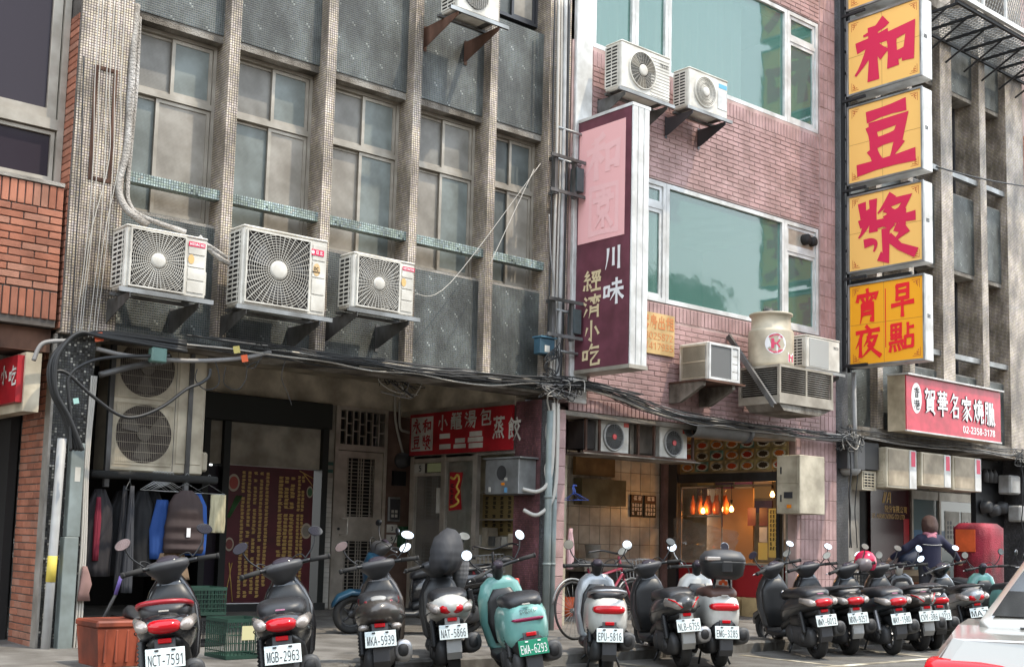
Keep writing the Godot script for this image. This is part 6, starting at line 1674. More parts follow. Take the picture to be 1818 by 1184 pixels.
	t = thing("grey_cupboard", "grey hanging box with a black side above the louvred unit, by the pale pole", "cabinet", Vector3(16.3, 2.4, -0.1))
	bx("case", Vector3(15.98, 2.4, -0.3), Vector3(16.45, 2.85, 0.12), M.plasticgrey, t)
	bx("black_side", Vector3(16.452, 2.42, -0.3), Vector3(16.86, 2.84, 0.1), M.black, t)
	s = st(true)
	lathe(s, [Vector2(0, 2.3), Vector2(0.12, 2.31), Vector2(0.17, 2.36), Vector2(0.18, 2.4)], Transform3D(Basis(), Vector3(16.2, 0, 0)), 18)
	obj("lamp_bowl", s, M.pvc, t)
	t = thing("small_louvred_unit", "small cream louvred unit left of the three red tagged units", "air conditioner", Vector3(16.7, 2.1, 0))
	bx("casing", Vector3(16.48, 2.1, -0.2), Vector3(16.86, 2.4, 0.05), M.acold, t)
	bx("recess", Vector3(16.51, 2.13, 0.0505), Vector3(16.80, 2.38, 0.052), M.void, t)
	s = st()
	for k in 6: box(s, Vector3(16.51, 2.135 + k * 0.045, 0.0525), Vector3(16.80, 2.15 + k * 0.045, 0.06))
	for k in 4: box(s, Vector3(16.51 + k * 0.093, 2.13, 0.0605), Vector3(16.52 + k * 0.093, 2.38, 0.064))
	obj("louvre", s, M.acold, t)
	t = thing("meter_cluster", "black meters, jars and boxes on the wall at the right end of the far arcade", "meter", Vector3(21.5, 1.6, -0.3))
	bx("board", Vector3(20.9, 1.5, -0.6), Vector3(21.9, 2.85, -0.5), M.black, t)
	for k in 3:
		s = st(true)
		lathe(s, [Vector2(0, 2.45), Vector2(0.06, 2.45), Vector2(0.07, 2.6), Vector2(0.03, 2.7), Vector2(0, 2.7)], Transform3D(Basis(), Vector3(21.1 + k * 0.16, 0, -0.42)), 12)
		obj("jar", s, M.engine, t)
	for k in 3:
		s = st(true)
		lathe(s, [Vector2(0, 0.1), Vector2(0.1, 0.09), Vector2(0.12, 0.0), Vector2(0.13, -0.04)], Transform3D(Basis(Vector3.RIGHT, PI / 2), Vector3(21.1 + k * 0.3, 2.0 - 0.05 * (k % 2), -0.42)), 16)
		obj("meter", s, M.engine, t)
	bx("box", Vector3(21.5, 2.25, -0.4), Vector3(21.9, 2.6, -0.15), M.pvc, t, 0.03)
	bx("box", Vector3(21.75, 1.75, -0.35), Vector3(21.98, 2.05, -0.1), M.pvc, t, 0.03)

func wall_things() -> void:
	var t := thing("electric_cabinet", "cream steel cabinet with two doors on the pink pillar by the roast shop", "cabinet", Vector3(15.0, 1.63, 0.15))
	var cm := mk(lin(0.56, 0.50, 0.38), 0.5, 0, 1)
	bx("case", Vector3(14.38, 1.66, 0.01), Vector3(14.98, 2.5, 0.42), cm, t, 0.01)
	for y in [[1.70, 2.06], [2.10, 2.46]]:
		bx("door", Vector3(14.372, y[0], 0.04), Vector3(14.379, y[1], 0.39), cm, t)
		bx("handle", Vector3(14.36, y[0] + 0.13, 0.09), Vector3(14.371, y[0] + 0.23, 0.11), M.bronze, t)
	bx("window", Vector3(14.366, 1.88, 0.15), Vector3(14.371, 1.97, 0.3), M.bronze, t)
	bx("sticker", Vector3(14.368, 1.74, 0.2), Vector3(14.371, 1.79, 0.28), M.amber, t)
	t = thing("blue_junction_box", "small blue box with a white label among the pipes left of the maroon sign", "box", Vector3(9.75, 3.42, 0.1))
	bx("case", Vector3(9.62, 3.42, 0.03), Vector3(9.86, 3.62, 0.16), mk(lin(0.05, 0.12, 0.17), 0.5, 0, 1), t, 0.012)
	bx("lid", Vector3(9.61, 3.621, 0.02), Vector3(9.87, 3.64, 0.18), mk(lin(0.07, 0.16, 0.22), 0.5), t)
	bx("label", Vector3(9.69, 3.45, 0.1605), Vector3(9.77, 3.53, 0.162), M.paper, t)
	for k in 2:
		var y: float = [3.63, 5.42][k]
		t = thing("steel_scaffold", ["grey steel frame by the blue box, left of the maroon sign", "grey steel frame higher up, left of the pink patch of the maroon sign"][k], "frame", Vector3(10.0, y, 0.1), "steel frames holding the maroon sign")
		var s := st()
		for x in [9.78, 10.1]: box(s, Vector3(x, y, 0.13), Vector3(x + 0.05, y + 0.5, 0.18))
		for yy in [y + 0.02, y + 0.46]:
			box(s, Vector3(9.7, yy, 0.181), Vector3(10.28, yy + 0.04, 0.2))
			box(s, Vector3(9.83, yy, 0.0), Vector3(9.87, yy + 0.04, 0.129))
		obj("frame", s, M.steel, t)
		bx("box", Vector3(10.13, y + 0.1, 0.08), Vector3(10.25, y + 0.4, 0.2), mk(lin(0.1, 0.13, 0.14), 0.5, 0, 1), t)
	# standing pipes
	for q in [[9.85, 0.10, 0.045, 2.75, "fat grey green pipe in front of the purple tiled pillar", 0], [9.955, 0.08, 0.04, 2.2, "grey pipe between the fat pipe and the pink tiles", 0]]:
		var s := st(true)
		tube(s, [Vector3(q[0], 0.1, q[1]), Vector3(q[0] + 0.01, q[3], q[1])], q[2], 12)
		for y in [0.9, 1.7]: tube(s, [Vector3(q[0], y, q[1]), Vector3(q[0], y + 0.03, q[1])], q[2] + 0.006, 12)
		tag(obj("stand_pipe", s, M.pipegreen), q[4], "pipe")
	for k in 2:
		var s := st(true)
		var x := 9.86 + k * 0.07
		tube(s, curve([Vector3(9.62 + k * 0.02, 1.8 - k * 0.25, -0.1), Vector3(9.75, 1.78 - k * 0.28, 0.05), Vector3(x, 1.95 - k * 0.2, 0.12), Vector3(x + 0.02, 2.4, 0.14), Vector3(x + 0.03, 2.85, 0.12)], 6), 0.024, 8)
		tag(obj("curved_conduit", s, M.cablewhite), ["upper pale conduit bending into the sheet metal box", "lower pale conduit sagging below the sheet metal box"][k], "conduit")
	t = thing("drum_pipe", "white conduit fixed to the lower tiled pillar, with a yellow label", "conduit", Vector3(4.0, 0, 0))
	var s := st(true)
	tube(s, [Vector3(3.99, -0.1, 0.0), Vector3(4.02, 2.0, 0.0)], 0.04, 10)
	obj("pipe", s, M.pvc, t)
	s = st(true)
	tube(s, [Vector3(4.0, 0.72, 0.001), Vector3(4.004, 0.95, 0.001)], 0.042, 10)
	obj("label", s, mk(lin(0.6, 0.47, 0.08), 0.6), t)
	t = thing("square_duct", "grey green square cable duct on the lower tiled pillar", "duct", Vector3(4.15, 0, 0))
	bx("lower_cover", Vector3(4.09, -0.1, -0.08), Vector3(4.22, 1.12, 0.03), M.pipegreen, t, 0.005)
	bx("upper_cover", Vector3(4.11, 1.122, -0.08), Vector3(4.23, 1.97, 0.02), M.pipegreen, t, 0.005)
	bx("label", Vector3(4.15, 1.62, 0.0205), Vector3(4.2, 1.75, 0.022), M.paper, t)
	s = st(true)
	for k in 3: tube(s, curve([Vector3(4.27 + k * 0.02, 2.6, -0.03), Vector3(4.26 + k * 0.015, 1.8, -0.04), Vector3(4.27 + k * 0.02, 1.0, -0.03), Vector3(4.25 + k * 0.03, -0.1, -0.02)], 5), 0.011, 6)
	tag(obj("cable_bunch", s, M.cablewhite), "bunch of pale cables down the right edge of the lower tiled pillar", "cable", "", "stuff")
	t = thing("hung_rag", "faded patterned rag tied to the cables of the lower tiled pillar", "rag", Vector3(4.3, 0.6, 0))
	s = st(true)
	vhull(s, [[0.55, 0.0, 0.06, 0.02, 4.31], [0.62, 0.01, 0.05, 0.025, 4.30], [0.7, 0.0, 0.055, 0.03, 4.32], [0.8, 0.0, 0.035, 0.025, 4.31], [0.86, 0.0, 0.02, 0.02, 4.3]])
	obj("cloth", s, mk(lin(0.3, 0.18, 0.16), 0.9, 0, 3), t)
	for q in [[4.22, 2.93, 0.2, 0.08, M.orange, "orange tag on the black cables of the left corner"], [5.6, 2.98, 0.2, 0.07, mk(lin(0.6, 0.5, 0.15), 0.6), "yellow tag on the cables under the tall outdoor unit"], [5.68, 2.90, 0.22, 0.07, M.orange, "small orange tag below the yellow tag on the cables"], [4.05, 2.33, 0.2, 0.05, mk(lin(0.3, 0.5, 0.45), 0.6), "pale green tag on a black cable of the lower tiled pillar"]]:
		s = st()
		box(s, Vector3(-q[3] / 2, -q[3] / 2, 0), Vector3(q[3] / 2, q[3] / 2, 0.003), 0.0, Transform3D(Basis(Vector3(0, 0, 1), 0.25), Vector3(q[0], q[1], q[2])))
		tag(obj("cable_tag", s, q[4]), q[5], "tag", "tags tied to the cables")
	t = thing("splice_box", "pale green splice box on the cables in front of the twin fan unit", "box", Vector3(4.75, 2.75, 0.2))
	bx("case", Vector3(4.72, 2.76, 0.14), Vector3(4.87, 2.90, 0.24), mk(lin(0.14, 0.25, 0.22), 0.5, 0, 3), t, 0.012)
	for k in 3: bx("bolt", Vector3(4.735 + k * 0.05, 2.745, 0.17), Vector3(4.75 + k * 0.05, 2.915, 0.185), M.galv, t)

# ---------- scooters ----------
func rig(called: String, label: String, category: String, x: Transform3D, group := "") -> Node3D:
	var o := Node3D.new()
	o.name = called
	o.transform = x
	add_child(o, true)
	tag(o, label, category, group)
	return o

func mir(v: Vector3, s: float) -> Vector3:
	return Vector3(v.x * s, v.y, v.z)

# standing rings: rows of [height, z of centre, half width, half thickness]
func vhull(s: SurfaceTool, rows: Array, x := Transform3D.IDENTITY, e := 2.5, n := 18) -> void:
	var rings := []
	for r in rows:
		var ring := []
		for k in n:
			var t := -TAU * k / n
			var cx: float = signf(cos(t)) * pow(absf(cos(t)), 2.0 / e) * r[2]
			var cz: float = signf(sin(t)) * pow(absf(sin(t)), 2.0 / e) * r[3]
			ring.append(x * Vector3(cx + (r[4] if r.size() > 4 else 0.0), r[0], r[1] + cz))
		rings.append(ring)
	loft(s, rings)

func wheel(t: Node3D, x: Transform3D, r: float, w: float, rimmat: Material) -> void:
	var s := st(true)
	var X := x * Transform3D(Basis(Vector3(0, 0, 1), PI / 2), Vector3.ZERO)
	lathe(s, [Vector2(r * 0.66, -w * 0.36), Vector2(r * 0.86, -w * 0.5), Vector2(r * 0.96, -w * 0.34), Vector2(r, 0), Vector2(r * 0.96, w * 0.34), Vector2(r * 0.86, w * 0.5), Vector2(r * 0.66, w * 0.36)], X, 28, true)
	var o := obj("wheel", s, M.rubber, t)
	s = st(true)
	lathe(s, [Vector2(r * 0.67, -w * 0.3), Vector2(r * 0.67, w * 0.3), Vector2(r * 0.58, w * 0.25), Vector2(r * 0.58, -w * 0.25)], X, 24, true)
	lathe(s, [Vector2(0, -w * 0.4), Vector2(r * 0.2, -w * 0.36), Vector2(r * 0.2, w * 0.36), Vector2(0, w * 0.4)], X, 14)
	for k in 5:
		var a := TAU * k / 5
		tube(s, [X * Vector3(cos(a) * r * 0.16, 0, sin(a) * r * 0.16), X * Vector3(cos(a + 0.25) * r * 0.6, 0, sin(a + 0.25) * r * 0.6)], r * 0.065, 6)
	obj("rim", s, rimmat, o)

# d: body, body2, seat, style, tail, plate, green, steer, box
func scooter(label: String, at: Vector3, heading: float, lean: float, d: Dictionary) -> Node3D:
	var b := Basis(Vector3.UP, -deg_to_rad(heading)) * Basis(Vector3(0, 0, 1), deg_to_rad(lean))
	var t := rig("scooter", label, "scooter", Transform3D(b, at), "scooters parked along the kerb")
	var retro: bool = d.get("style", "") == "retro"
	var body: Material = d.body
	var body2: Material = d.get("body2", M.plastic)
	var ax := Vector3(0, cos(0.45), sin(0.45))
	var P := Vector3(0, 0.75, -1.04)
	var F := Transform3D(Basis(ax, deg_to_rad(d.get("steer", 14.0))), Vector3.ZERO)
	F.origin = P - F.basis * P
	wheel(t, Transform3D(Basis(), Vector3(0, 0.215, 0)), 0.215, 0.105, M.alloy if d.has("alloy") else M.engine)
	wheel(t, F * Transform3D(Basis(), Vector3(0, 0.215, -1.27)), 0.215, 0.095, M.alloy if d.has("alloy") else M.engine)
	var s := st(true)
	hull(s, [[0.14, 0.17, 0.29, 0.035, -0.085], [0.1, 0.14, 0.33, 0.05, -0.09], [-0.1, 0.12, 0.36, 0.085, -0.09], [-0.38, 0.13, 0.38, 0.13, -0.03], [-0.56, 0.18, 0.34, 0.11, 0], [-0.62, 0.22, 0.3, 0.06, 0]], 2.6)
	for q in [[-0.30, 0.24, 0.085], [-0.02, 0.23, 0.06]]: lathe(s, [Vector2(0, 0.03), Vector2(q[2] * 0.8, 0.028), Vector2(q[2], 0.012), Vector2(q[2], -0.02)], Transform3D(Basis(Vector3(0, 0, 1), PI / 2), Vector3(-0.145, q[1], q[0])), 18)
	obj("engine", s, M.engine, t)
	s = st(true)
	hull(s, [[-0.02, 0.36, 0.45, 0.035, -0.09], [-0.08, 0.34, 0.47, 0.06, -0.09], [-0.3, 0.34, 0.46, 0.06, -0.09]], 4.0)
	obj("air_box", s, M.plastic, t)
	s = st(true)
	for k in 2:
		if k == 0: tube(s, [Vector3(0.11, 0.2, -0.42), Vector3(0.15, 0.21, -0.3), Vector3(0.155, 0.24, -0.15)], 0.022, 8)
	hull(s, [[0.27, 0.27, 0.39, 0.055, 0.165], [0.25, 0.25, 0.41, 0.07, 0.165], [-0.02, 0.21, 0.35, 0.07, 0.165], [-0.2, 0.2, 0.29, 0.035, 0.16]], 2.4, Transform3D.IDENTITY, 14)
	var ex := obj("exhaust", s, M.engine if not d.has("silver_exhaust") else M.alloy, t)
	s = st(true)
	hull(s, [[0.276, 0.285, 0.375, 0.038, 0.165], [0.268, 0.28, 0.38, 0.042, 0.165]], 2.4, Transform3D.IDENTITY, 14)
	obj("end_cap", s, M.black, ex)
	s = st(true)
	tube(s, [Vector3(-0.15, 0.26, 0.06), Vector3(-0.15, 0.56, -0.02)], 0.014, 8)
	var pr := []
	for k in 19: pr.append(Vector2(0.028 + (0.007 if k % 2 else -0.004), 0.31 + k * 0.013))
	lathe(s, pr, Transform3D(Basis(Vector3.RIGHT, -0.26), Vector3(-0.15, -0.01, 0.135)), 12)
	obj("shock_absorber", s, M.alloy if d.has("shock") else M.plastic, t)
	# shell behind the rider's legs
	s = st(true)
	if retro: hull(s, [[0.235, 0.46, 0.60, 0.06], [0.215, 0.41, 0.66, 0.115], [0.17, 0.37, 0.70, 0.155], [0.05, 0.33, 0.735, 0.185], [-0.2, 0.30, 0.74, 0.195], [-0.45, 0.29, 0.70, 0.175], [-0.60, 0.29, 0.58, 0.13]], 3.0)
	elif d.get("style", "") == "sharp": hull(s, [[0.33, 0.60, 0.67, 0.03], [0.27, 0.555, 0.71, 0.10], [0.14, 0.50, 0.735, 0.165], [-0.05, 0.45, 0.73, 0.195], [-0.3, 0.39, 0.70, 0.185], [-0.5, 0.34, 0.66, 0.15], [-0.62, 0.33, 0.6, 0.12]], 2.1)
	else: hull(s, [[0.30, 0.585, 0.65, 0.06], [0.25, 0.55, 0.685, 0.13], [0.12, 0.505, 0.705, 0.175], [-0.05, 0.46, 0.70, 0.19], [-0.3, 0.40, 0.68, 0.185], [-0.5, 0.34, 0.64, 0.15], [-0.62, 0.32, 0.58, 0.12]], 2.2)
	obj("body_shell", s, body, t)
	if not retro:
		s = st(true)
		hull(s, [[0.22, 0.49, 0.56, 0.07], [0.1, 0.455, 0.54, 0.11], [-0.2, 0.39, 0.49, 0.135], [-0.5, 0.27, 0.42, 0.14], [-0.62, 0.25, 0.36, 0.13]], 2.4)
		obj("lower_shell", s, body2, t)
	if not retro:
		for g in [-1.0, 1.0]:
			s = st(true)
			var pts := []
			for q in [[0.2, 0.60, 0.158], [0.05, 0.575, 0.191], [-0.15, 0.545, 0.194], [-0.35, 0.52, 0.184], [-0.5, 0.49, 0.155]]: pts.append(Vector3(q[2] * g, q[1], q[0]))
			tube(s, curve(pts, 4), 0.0035, 5)
			obj("seam", s, M.black, t)
	# the dark hollow round the rear wheel
	s = st(true)
	if retro: hull(s, [[0.226, 0.36, 0.47, 0.1], [0.19, 0.29, 0.47, 0.125], [0.0, 0.28, 0.45, 0.14]], 2.4)
	hull(s, [[0.2, 0.3, 0.47, 0.06], [0.05, 0.36, 0.48, 0.075], [-0.2, 0.3, 0.5, 0.07]], 2.4)
	obj("inner_fender", s, M.plastic, t)
	s = st(true)
	var sy := 0.02 if retro else 0.0
	hull(s, [[0.17, 0.66 + sy, 0.72 + sy, 0.09], [0.13, 0.64 + sy, 0.755 + sy, 0.14], [-0.05, 0.63 + sy, 0.78 + sy, 0.168], [-0.22, 0.63 + sy, 0.76 + sy, 0.165], [-0.45, 0.63 + sy, 0.745 + sy, 0.135], [-0.6, 0.6 + sy, 0.70 + sy, 0.10], [-0.64, 0.6, 0.66, 0.06]], 3.0)
	obj("seat", s, d.get("seat", M.seat), t)
	if d.get("rail", true):
		s = st(true)
		tube(s, curve([Vector3(-0.15, 0.70, -0.15), Vector3(-0.165, 0.735, 0.05), Vector3(-0.12, 0.76, 0.22), Vector3(0, 0.768, 0.27), Vector3(0.12, 0.76, 0.22), Vector3(0.165, 0.735, 0.05), Vector3(0.15, 0.70, -0.15)], 5), 0.016, 8)
		obj("grab_rail", s, d.get("railmat", M.plastic), t)
	# lamps, mudguard, plate
	var tail: String = d.get("tail", "wide")
	if tail == "wide":
		s = st(true)
		hull(s, [[0.322, 0.595, 0.64, 0.055], [0.29, 0.575, 0.66, 0.095], [0.2, 0.57, 0.675, 0.12]], 2.6)
		obj("tail_light", s, M.tail, t)
		for g in [-1.0, 1.0]:
			s = st(true)
			hull(s, [[0.29, 0.59, 0.635, 0.022, 0.115 * g], [0.25, 0.58, 0.66, 0.04, 0.135 * g], [0.08, 0.61, 0.672, 0.02, 0.178 * g]], 2.0)
			obj("indicator", s, M.tailclear, t)
	elif tail == "bar":
		s = st(true)
		hull(s, [[0.25, 0.575, 0.615, 0.115], [0.235, 0.56, 0.635, 0.135], [0.17, 0.56, 0.635, 0.15]], 3.4)
		obj("tail_light", s, M.tail, t)
	elif tail == "slit":
		s = st(true)
		hull(s, [[0.243, 0.585, 0.60, 0.10], [0.235, 0.575, 0.605, 0.118], [0.17, 0.575, 0.605, 0.14]], 3.4)
		obj("tail_light", s, mk(lin(0.2, 0.01, 0.05), 0.15), t)
	elif tail == "split":
		for g in [-1.0, 1.0]:
			s = st(true)
			hull(s, [[0.31, 0.60, 0.65, 0.012, 0.045 * g], [0.27, 0.575, 0.675, 0.03, 0.07 * g], [0.12, 0.60, 0.69, 0.025, 0.155 * g]], 2.2)
			obj("tail_light", s, M.tailclear, t)
			s = st(true)
			tube(s, [Vector3(0.05 * g, 0.60, 0.315), Vector3(0.10 * g, 0.655, 0.262), Vector3(0.15 * g, 0.68, 0.19)], 0.008, 6)
			obj("light_strip", s, M.tail, t)
	else:
		for g in [-1.0, 1.0]:
			s = st(true)
			hull(s, [[0.27, 0.50, 0.53, 0.02, 0.125 * g], [0.24, 0.49, 0.54, 0.04, 0.125 * g], [0.18, 0.49, 0.53, 0.03, 0.12 * g]], 2.4)
			obj("indicator", s, M.tailclear, t)
			s = st(true)
			hull(s, [[0.20, 0.64, 0.70, 0.012, 0.085 * g], [0.14, 0.645, 0.72, 0.02, 0.10 * g], [0.02, 0.67, 0.73, 0.012, 0.15 * g]], 2.2)
			obj("light_strip", s, mk(lin(0.16, 0.02, 0.025), 0.2), t)
		s = st(true)
		hull(s, [[0.22, 0.70, 0.73, 0.05], [0.12, 0.71, 0.75, 0.07]], 2.4)
		obj("tail_cap", s, M.pvc, t)
	var py: float = d.get("py", 0.43)
	s = st()
	var fw := 0.062
	prism(s, [Vector2(0.12, py + 0.12), Vector2(0.26, py + 0.11), Vector2(0.285, py), Vector2(0.29, py - 0.17), Vector2(0.245, py - 0.23), Vector2(0.245, py - 0.06), Vector2(0.2, py + 0.05)], -fw, fw, Transform3D(Basis(Vector3(0, 0, 1), Vector3(0, 1, 0), Vector3(-1, 0, 0)), Vector3.ZERO))
	obj("mudguard", s, d.get("guard", M.plasticgrey), t)
	bx("reflector", Vector3(-0.04, py + 0.085, 0.262), Vector3(0.04, py + 0.115, 0.278), M.tail, t, 0.004)
	var Q := Transform3D(Basis(Vector3.RIGHT, -0.2), Vector3(0.0, py, 0.302))
	s = st()
	box(s, Vector3(-0.117, -0.06, 0), Vector3(0.117, 0.06, 0.004), 0.003, Q)
	var pl := obj("licence_plate", s, M.plateg if d.get("green", false) else M.plate, t)
	var im: Material = M.whiteink if d.get("green", false) else M.ink
	if d.plate: text("number", d.plate, im, pl, Q * Vector3(0, -0.012, 0.005), 0.068, 0.204, Q.basis, false, "Droid Sans Mono")
	for g in [-1.0, 1.0]:
		s = st()
		box(s, Vector3(0.05 * g - 0.012, 0.042, 0.0045), Vector3(0.05 * g + 0.012, 0.052, 0.01), 0.0, Q)
		obj("bolt", s, im, pl)
	# footboard, shield, steering head
	s = st(true)
	hull(s, [[-0.52, 0.2, 0.3, 0.15], [-0.62, 0.19, 0.27, 0.18], [-0.9, 0.19, 0.27, 0.18], [-1.04, 0.22, 0.32, 0.15]], 3.5)
	obj("footboard", s, body2, t)
	s = st(true)
	if retro: vhull(s, [[0.24, -0.96, 0.13, 0.05], [0.3, -1.0, 0.18, 0.07], [0.5, -1.06, 0.215, 0.10], [0.7, -1.07, 0.21, 0.11], [0.82, -1.06, 0.17, 0.10], [0.88, -1.05, 0.10, 0.07]])
	else: vhull(s, [[0.24, -0.97, 0.12, 0.05], [0.32, -1.01, 0.18, 0.06], [0.5, -1.06, 0.205, 0.085], [0.66, -1.07, 0.195, 0.10], [0.78, -1.06, 0.15, 0.10], [0.88, -1.05, 0.085, 0.07]])
	obj("leg_shield", s, d.get("front", body), t)
	s = st(true)
	if retro: vhull(s, [[0.32, -0.93, 0.12, 0.03], [0.5, -0.95, 0.16, 0.03], [0.68, -0.955, 0.14, 0.03], [0.78, -0.96, 0.08, 0.03]])
	else: vhull(s, [[0.3, -0.94, 0.14, 0.04], [0.5, -0.97, 0.175, 0.05], [0.7, -0.985, 0.165, 0.055], [0.82, -0.985, 0.10, 0.045]])
	var inn := obj("inner_panel", s, M.plastic if not d.has("inner") else d.inner, t)
	s = st(true)
	tube(s, [Vector3(0.07, 0.66, -0.93), Vector3(0.07, 0.66, -0.915)], 0.022, 12)
	obj("key_lock", s, M.alloy, inn)
	s = st(true)
	if d.get("style", "") == "retro":
		vhull(s, [[0.82, -1.03, 0.035, 0.035], [0.93, -0.985, 0.05, 0.05], [0.99, -0.96, 0.062, 0.05], [1.0, -0.958, 0.05, 0.04]], F, 2.2)
	else:
		vhull(s, [[0.82, -1.03, 0.06, 0.05], [0.88, -1.01, 0.095, 0.08], [0.93, -0.99, 0.15, 0.10], [0.965, -0.97, 0.165, 0.10], [0.99, -0.965, 0.14, 0.08], [1.0, -0.97, 0.08, 0.04]], F, 2.4)
	obj("steering_head", s, d.get("head", M.plasticgrey if not retro else M.plastic), t)
	s = st(true)
	var D := F * Transform3D(Basis(Vector3.RIGHT, 0.75), Vector3(0, 1.0, -0.925) if not retro else Vector3(0, 1.0, -0.935))
	lathe(s, [Vector2(0, 0.012), Vector2(0.038, 0.01), Vector2(0.048, 0.0), Vector2(0.05, -0.02)], D * Transform3D(Basis.from_scale(Vector3(1.7 if not retro else 0.95, 1, 0.9)), Vector3.ZERO), 18)
	obj("dial", s, M.darkglass, t)
	s = st(true)
	tube(s, curve([F * Vector3(-0.2, 0.965, -0.9), F * Vector3(-0.08, 0.965, -0.96), F * Vector3(0.08, 0.965, -0.96), F * Vector3(0.2, 0.965, -0.9)], 4), 0.016, 8)
	obj("handlebar", s, M.plastic, t)
	for g in [-1.0, 1.0]:
		s = st(true)
		tube(s, [F * Vector3(0.2 * g, 0.965, -0.9), F * Vector3(0.33 * g, 0.958, -0.86)], 0.019, 10)
		tube(s, [F * Vector3(0.33 * g, 0.958, -0.86), F * Vector3(0.345 * g, 0.957, -0.855)], 0.022, 10)
		var gp := obj("grip", s, M.rubber, t)
		s = st(true)
		tube(s, curve([F * Vector3(0.18 * g, 0.965, -0.93), F * Vector3(0.24 * g, 0.955, -0.96), F * Vector3(0.34 * g, 0.945, -0.93)], 4), 0.007, 6)
		obj("lever", s, M.alloy, gp)
		s = st(true)
		tube(s, curve([F * Vector3(0.19 * g, 0.96, -0.94), F * Vector3(0.17 * g, 1.02, -1.03), F * Vector3(0.09 * g, 0.98, -1.08), F * Vector3(0.05 * g, 0.85, -1.07)], 5), 0.005, 5)
		obj("brake_cable", s, M.cable, gp)
		# mirror on its stem; the glass looks back past the rider
		var root := F * Vector3(0.17 * g, 0.98, -0.93)
		var mx: float = d.get("mirror", 0.29)
		var head := F * Vector3(mx * g, 1.165, -0.92)
		s = st(true)
		tube(s, curve([root, root.lerp(head, 0.5) + Vector3(0.02 * g, -0.01, 0), head], 5), 0.0065, 6)
		obj("mirror_stem", s, M.plastic if not d.has("chrome") else M.chrome, t)
		var k := Transform3D(F.basis * Basis(Vector3.UP, 0.16 * g) * Basis(Vector3.RIGHT, -0.04 - 0.3 * fposmod(at.x * 3.7 + g * 0.37, 1.0)) * Basis(Vector3(0, 0, 1), -0.35 * g), head)
		var rx := 0.05 if retro else 0.06
		var ry := 0.048 if retro else 0.038
		s = st(true)
		var rings := []
		for q in [[-0.022, 0.5], [-0.014, 0.85], [0.0, 1.0], [0.006, 1.0]]:
			var ring := []
			for i in 18: ring.append(k * Vector3(cos(TAU * i / 18) * rx * q[1], sin(TAU * i / 18) * ry * q[1], q[0]))
			rings.append(ring)
		loft(s, rings)
		var mo := obj("mirror", s, M.plastic if not d.has("chrome") else M.chrome, t)
		s = st()
		prism(s, disc(Vector2.ZERO, rx * 0.93, ry * 0.92, 20), 0.0065, 0.0085, k)
		obj("mirror_glass", s, M.mirror, mo)
	s = st(true)
	for g in [-1.0, 1.0]: tube(s, [F * Vector3(0.065 * g, 0.6, -1.1), F * Vector3(0.065 * g, 0.215, -1.27)], 0.02, 8)
	obj("fork", s, M.engine, t)
	s = st(true)
	hull(s, [[-1.0, 0.33, 0.42, 0.05], [-1.1, 0.40, 0.47, 0.075], [-1.3, 0.42, 0.485, 0.075], [-1.44, 0.35, 0.43, 0.06], [-1.5, 0.28, 0.34, 0.03]], 2.4, F)
	obj("front_fender", s, d.get("front", body), t)
	s = st(true)
	tube(s, [Vector3(-0.1, 0.2, -0.35), Vector3(-0.2, 0.06 if lean > 2 else 0.12, -0.28)], 0.012, 6)
	if lean < 2: tube(s, [Vector3(-0.16, 0.012, -0.2), Vector3(-0.1, 0.2, -0.3), Vector3(0.1, 0.2, -0.3), Vector3(0.16, 0.012, -0.2)], 0.012, 6)
	obj("stand", s, M.plastic, t)
	if fposmod(at.x, 1.0) < 0.6:
		bx("sticker", Vector3(-0.03, 0.705, 0.19), Vector3(0.03, 0.712, 0.225), M.paper if fposmod(at.x, 0.5) < 0.25 else mk(lin(0.5, 0.2, 0.3), 0.6), t)
	if d.has("box"):
		s = st(true)
		vhull(s, [[0.86, 0.10, 0.13, 0.12], [0.90, 0.10, 0.19, 0.18], [1.02, 0.10, 0.215, 0.2], [1.035, 0.10, 0.217, 0.2]], Transform3D.IDENTITY, 3.2, 24)
		obj("top_case", s, M.plastic, t)
		s = st(true)
		vhull(s, [[1.038, 0.10, 0.217, 0.2], [1.08, 0.10, 0.21, 0.19], [1.13, 0.10, 0.17, 0.15], [1.15, 0.10, 0.08, 0.08]], Transform3D.IDENTITY, 3.0, 24)
		obj("top_case_lid", s, M.plasticgrey, t)
		bx("latch", Vector3(-0.05, 0.93, 0.285), Vector3(0.05, 1.04, 0.31), M.black, t, 0.01)
		bx("reflector", Vector3(-0.2, 1.04, 0.15), Vector3(-0.06, 1.08, 0.296), M.tailclear, t, 0.01)
		s = st(true)
		for g in [-1.0, 1.0]: tube(s, [Vector3(0.07 * g, 0.86, 0.08), Vector3(0.09 * g, 0.72, 0.12)], 0.014, 6)
		obj("rack", s, M.plastic, t)
	return t

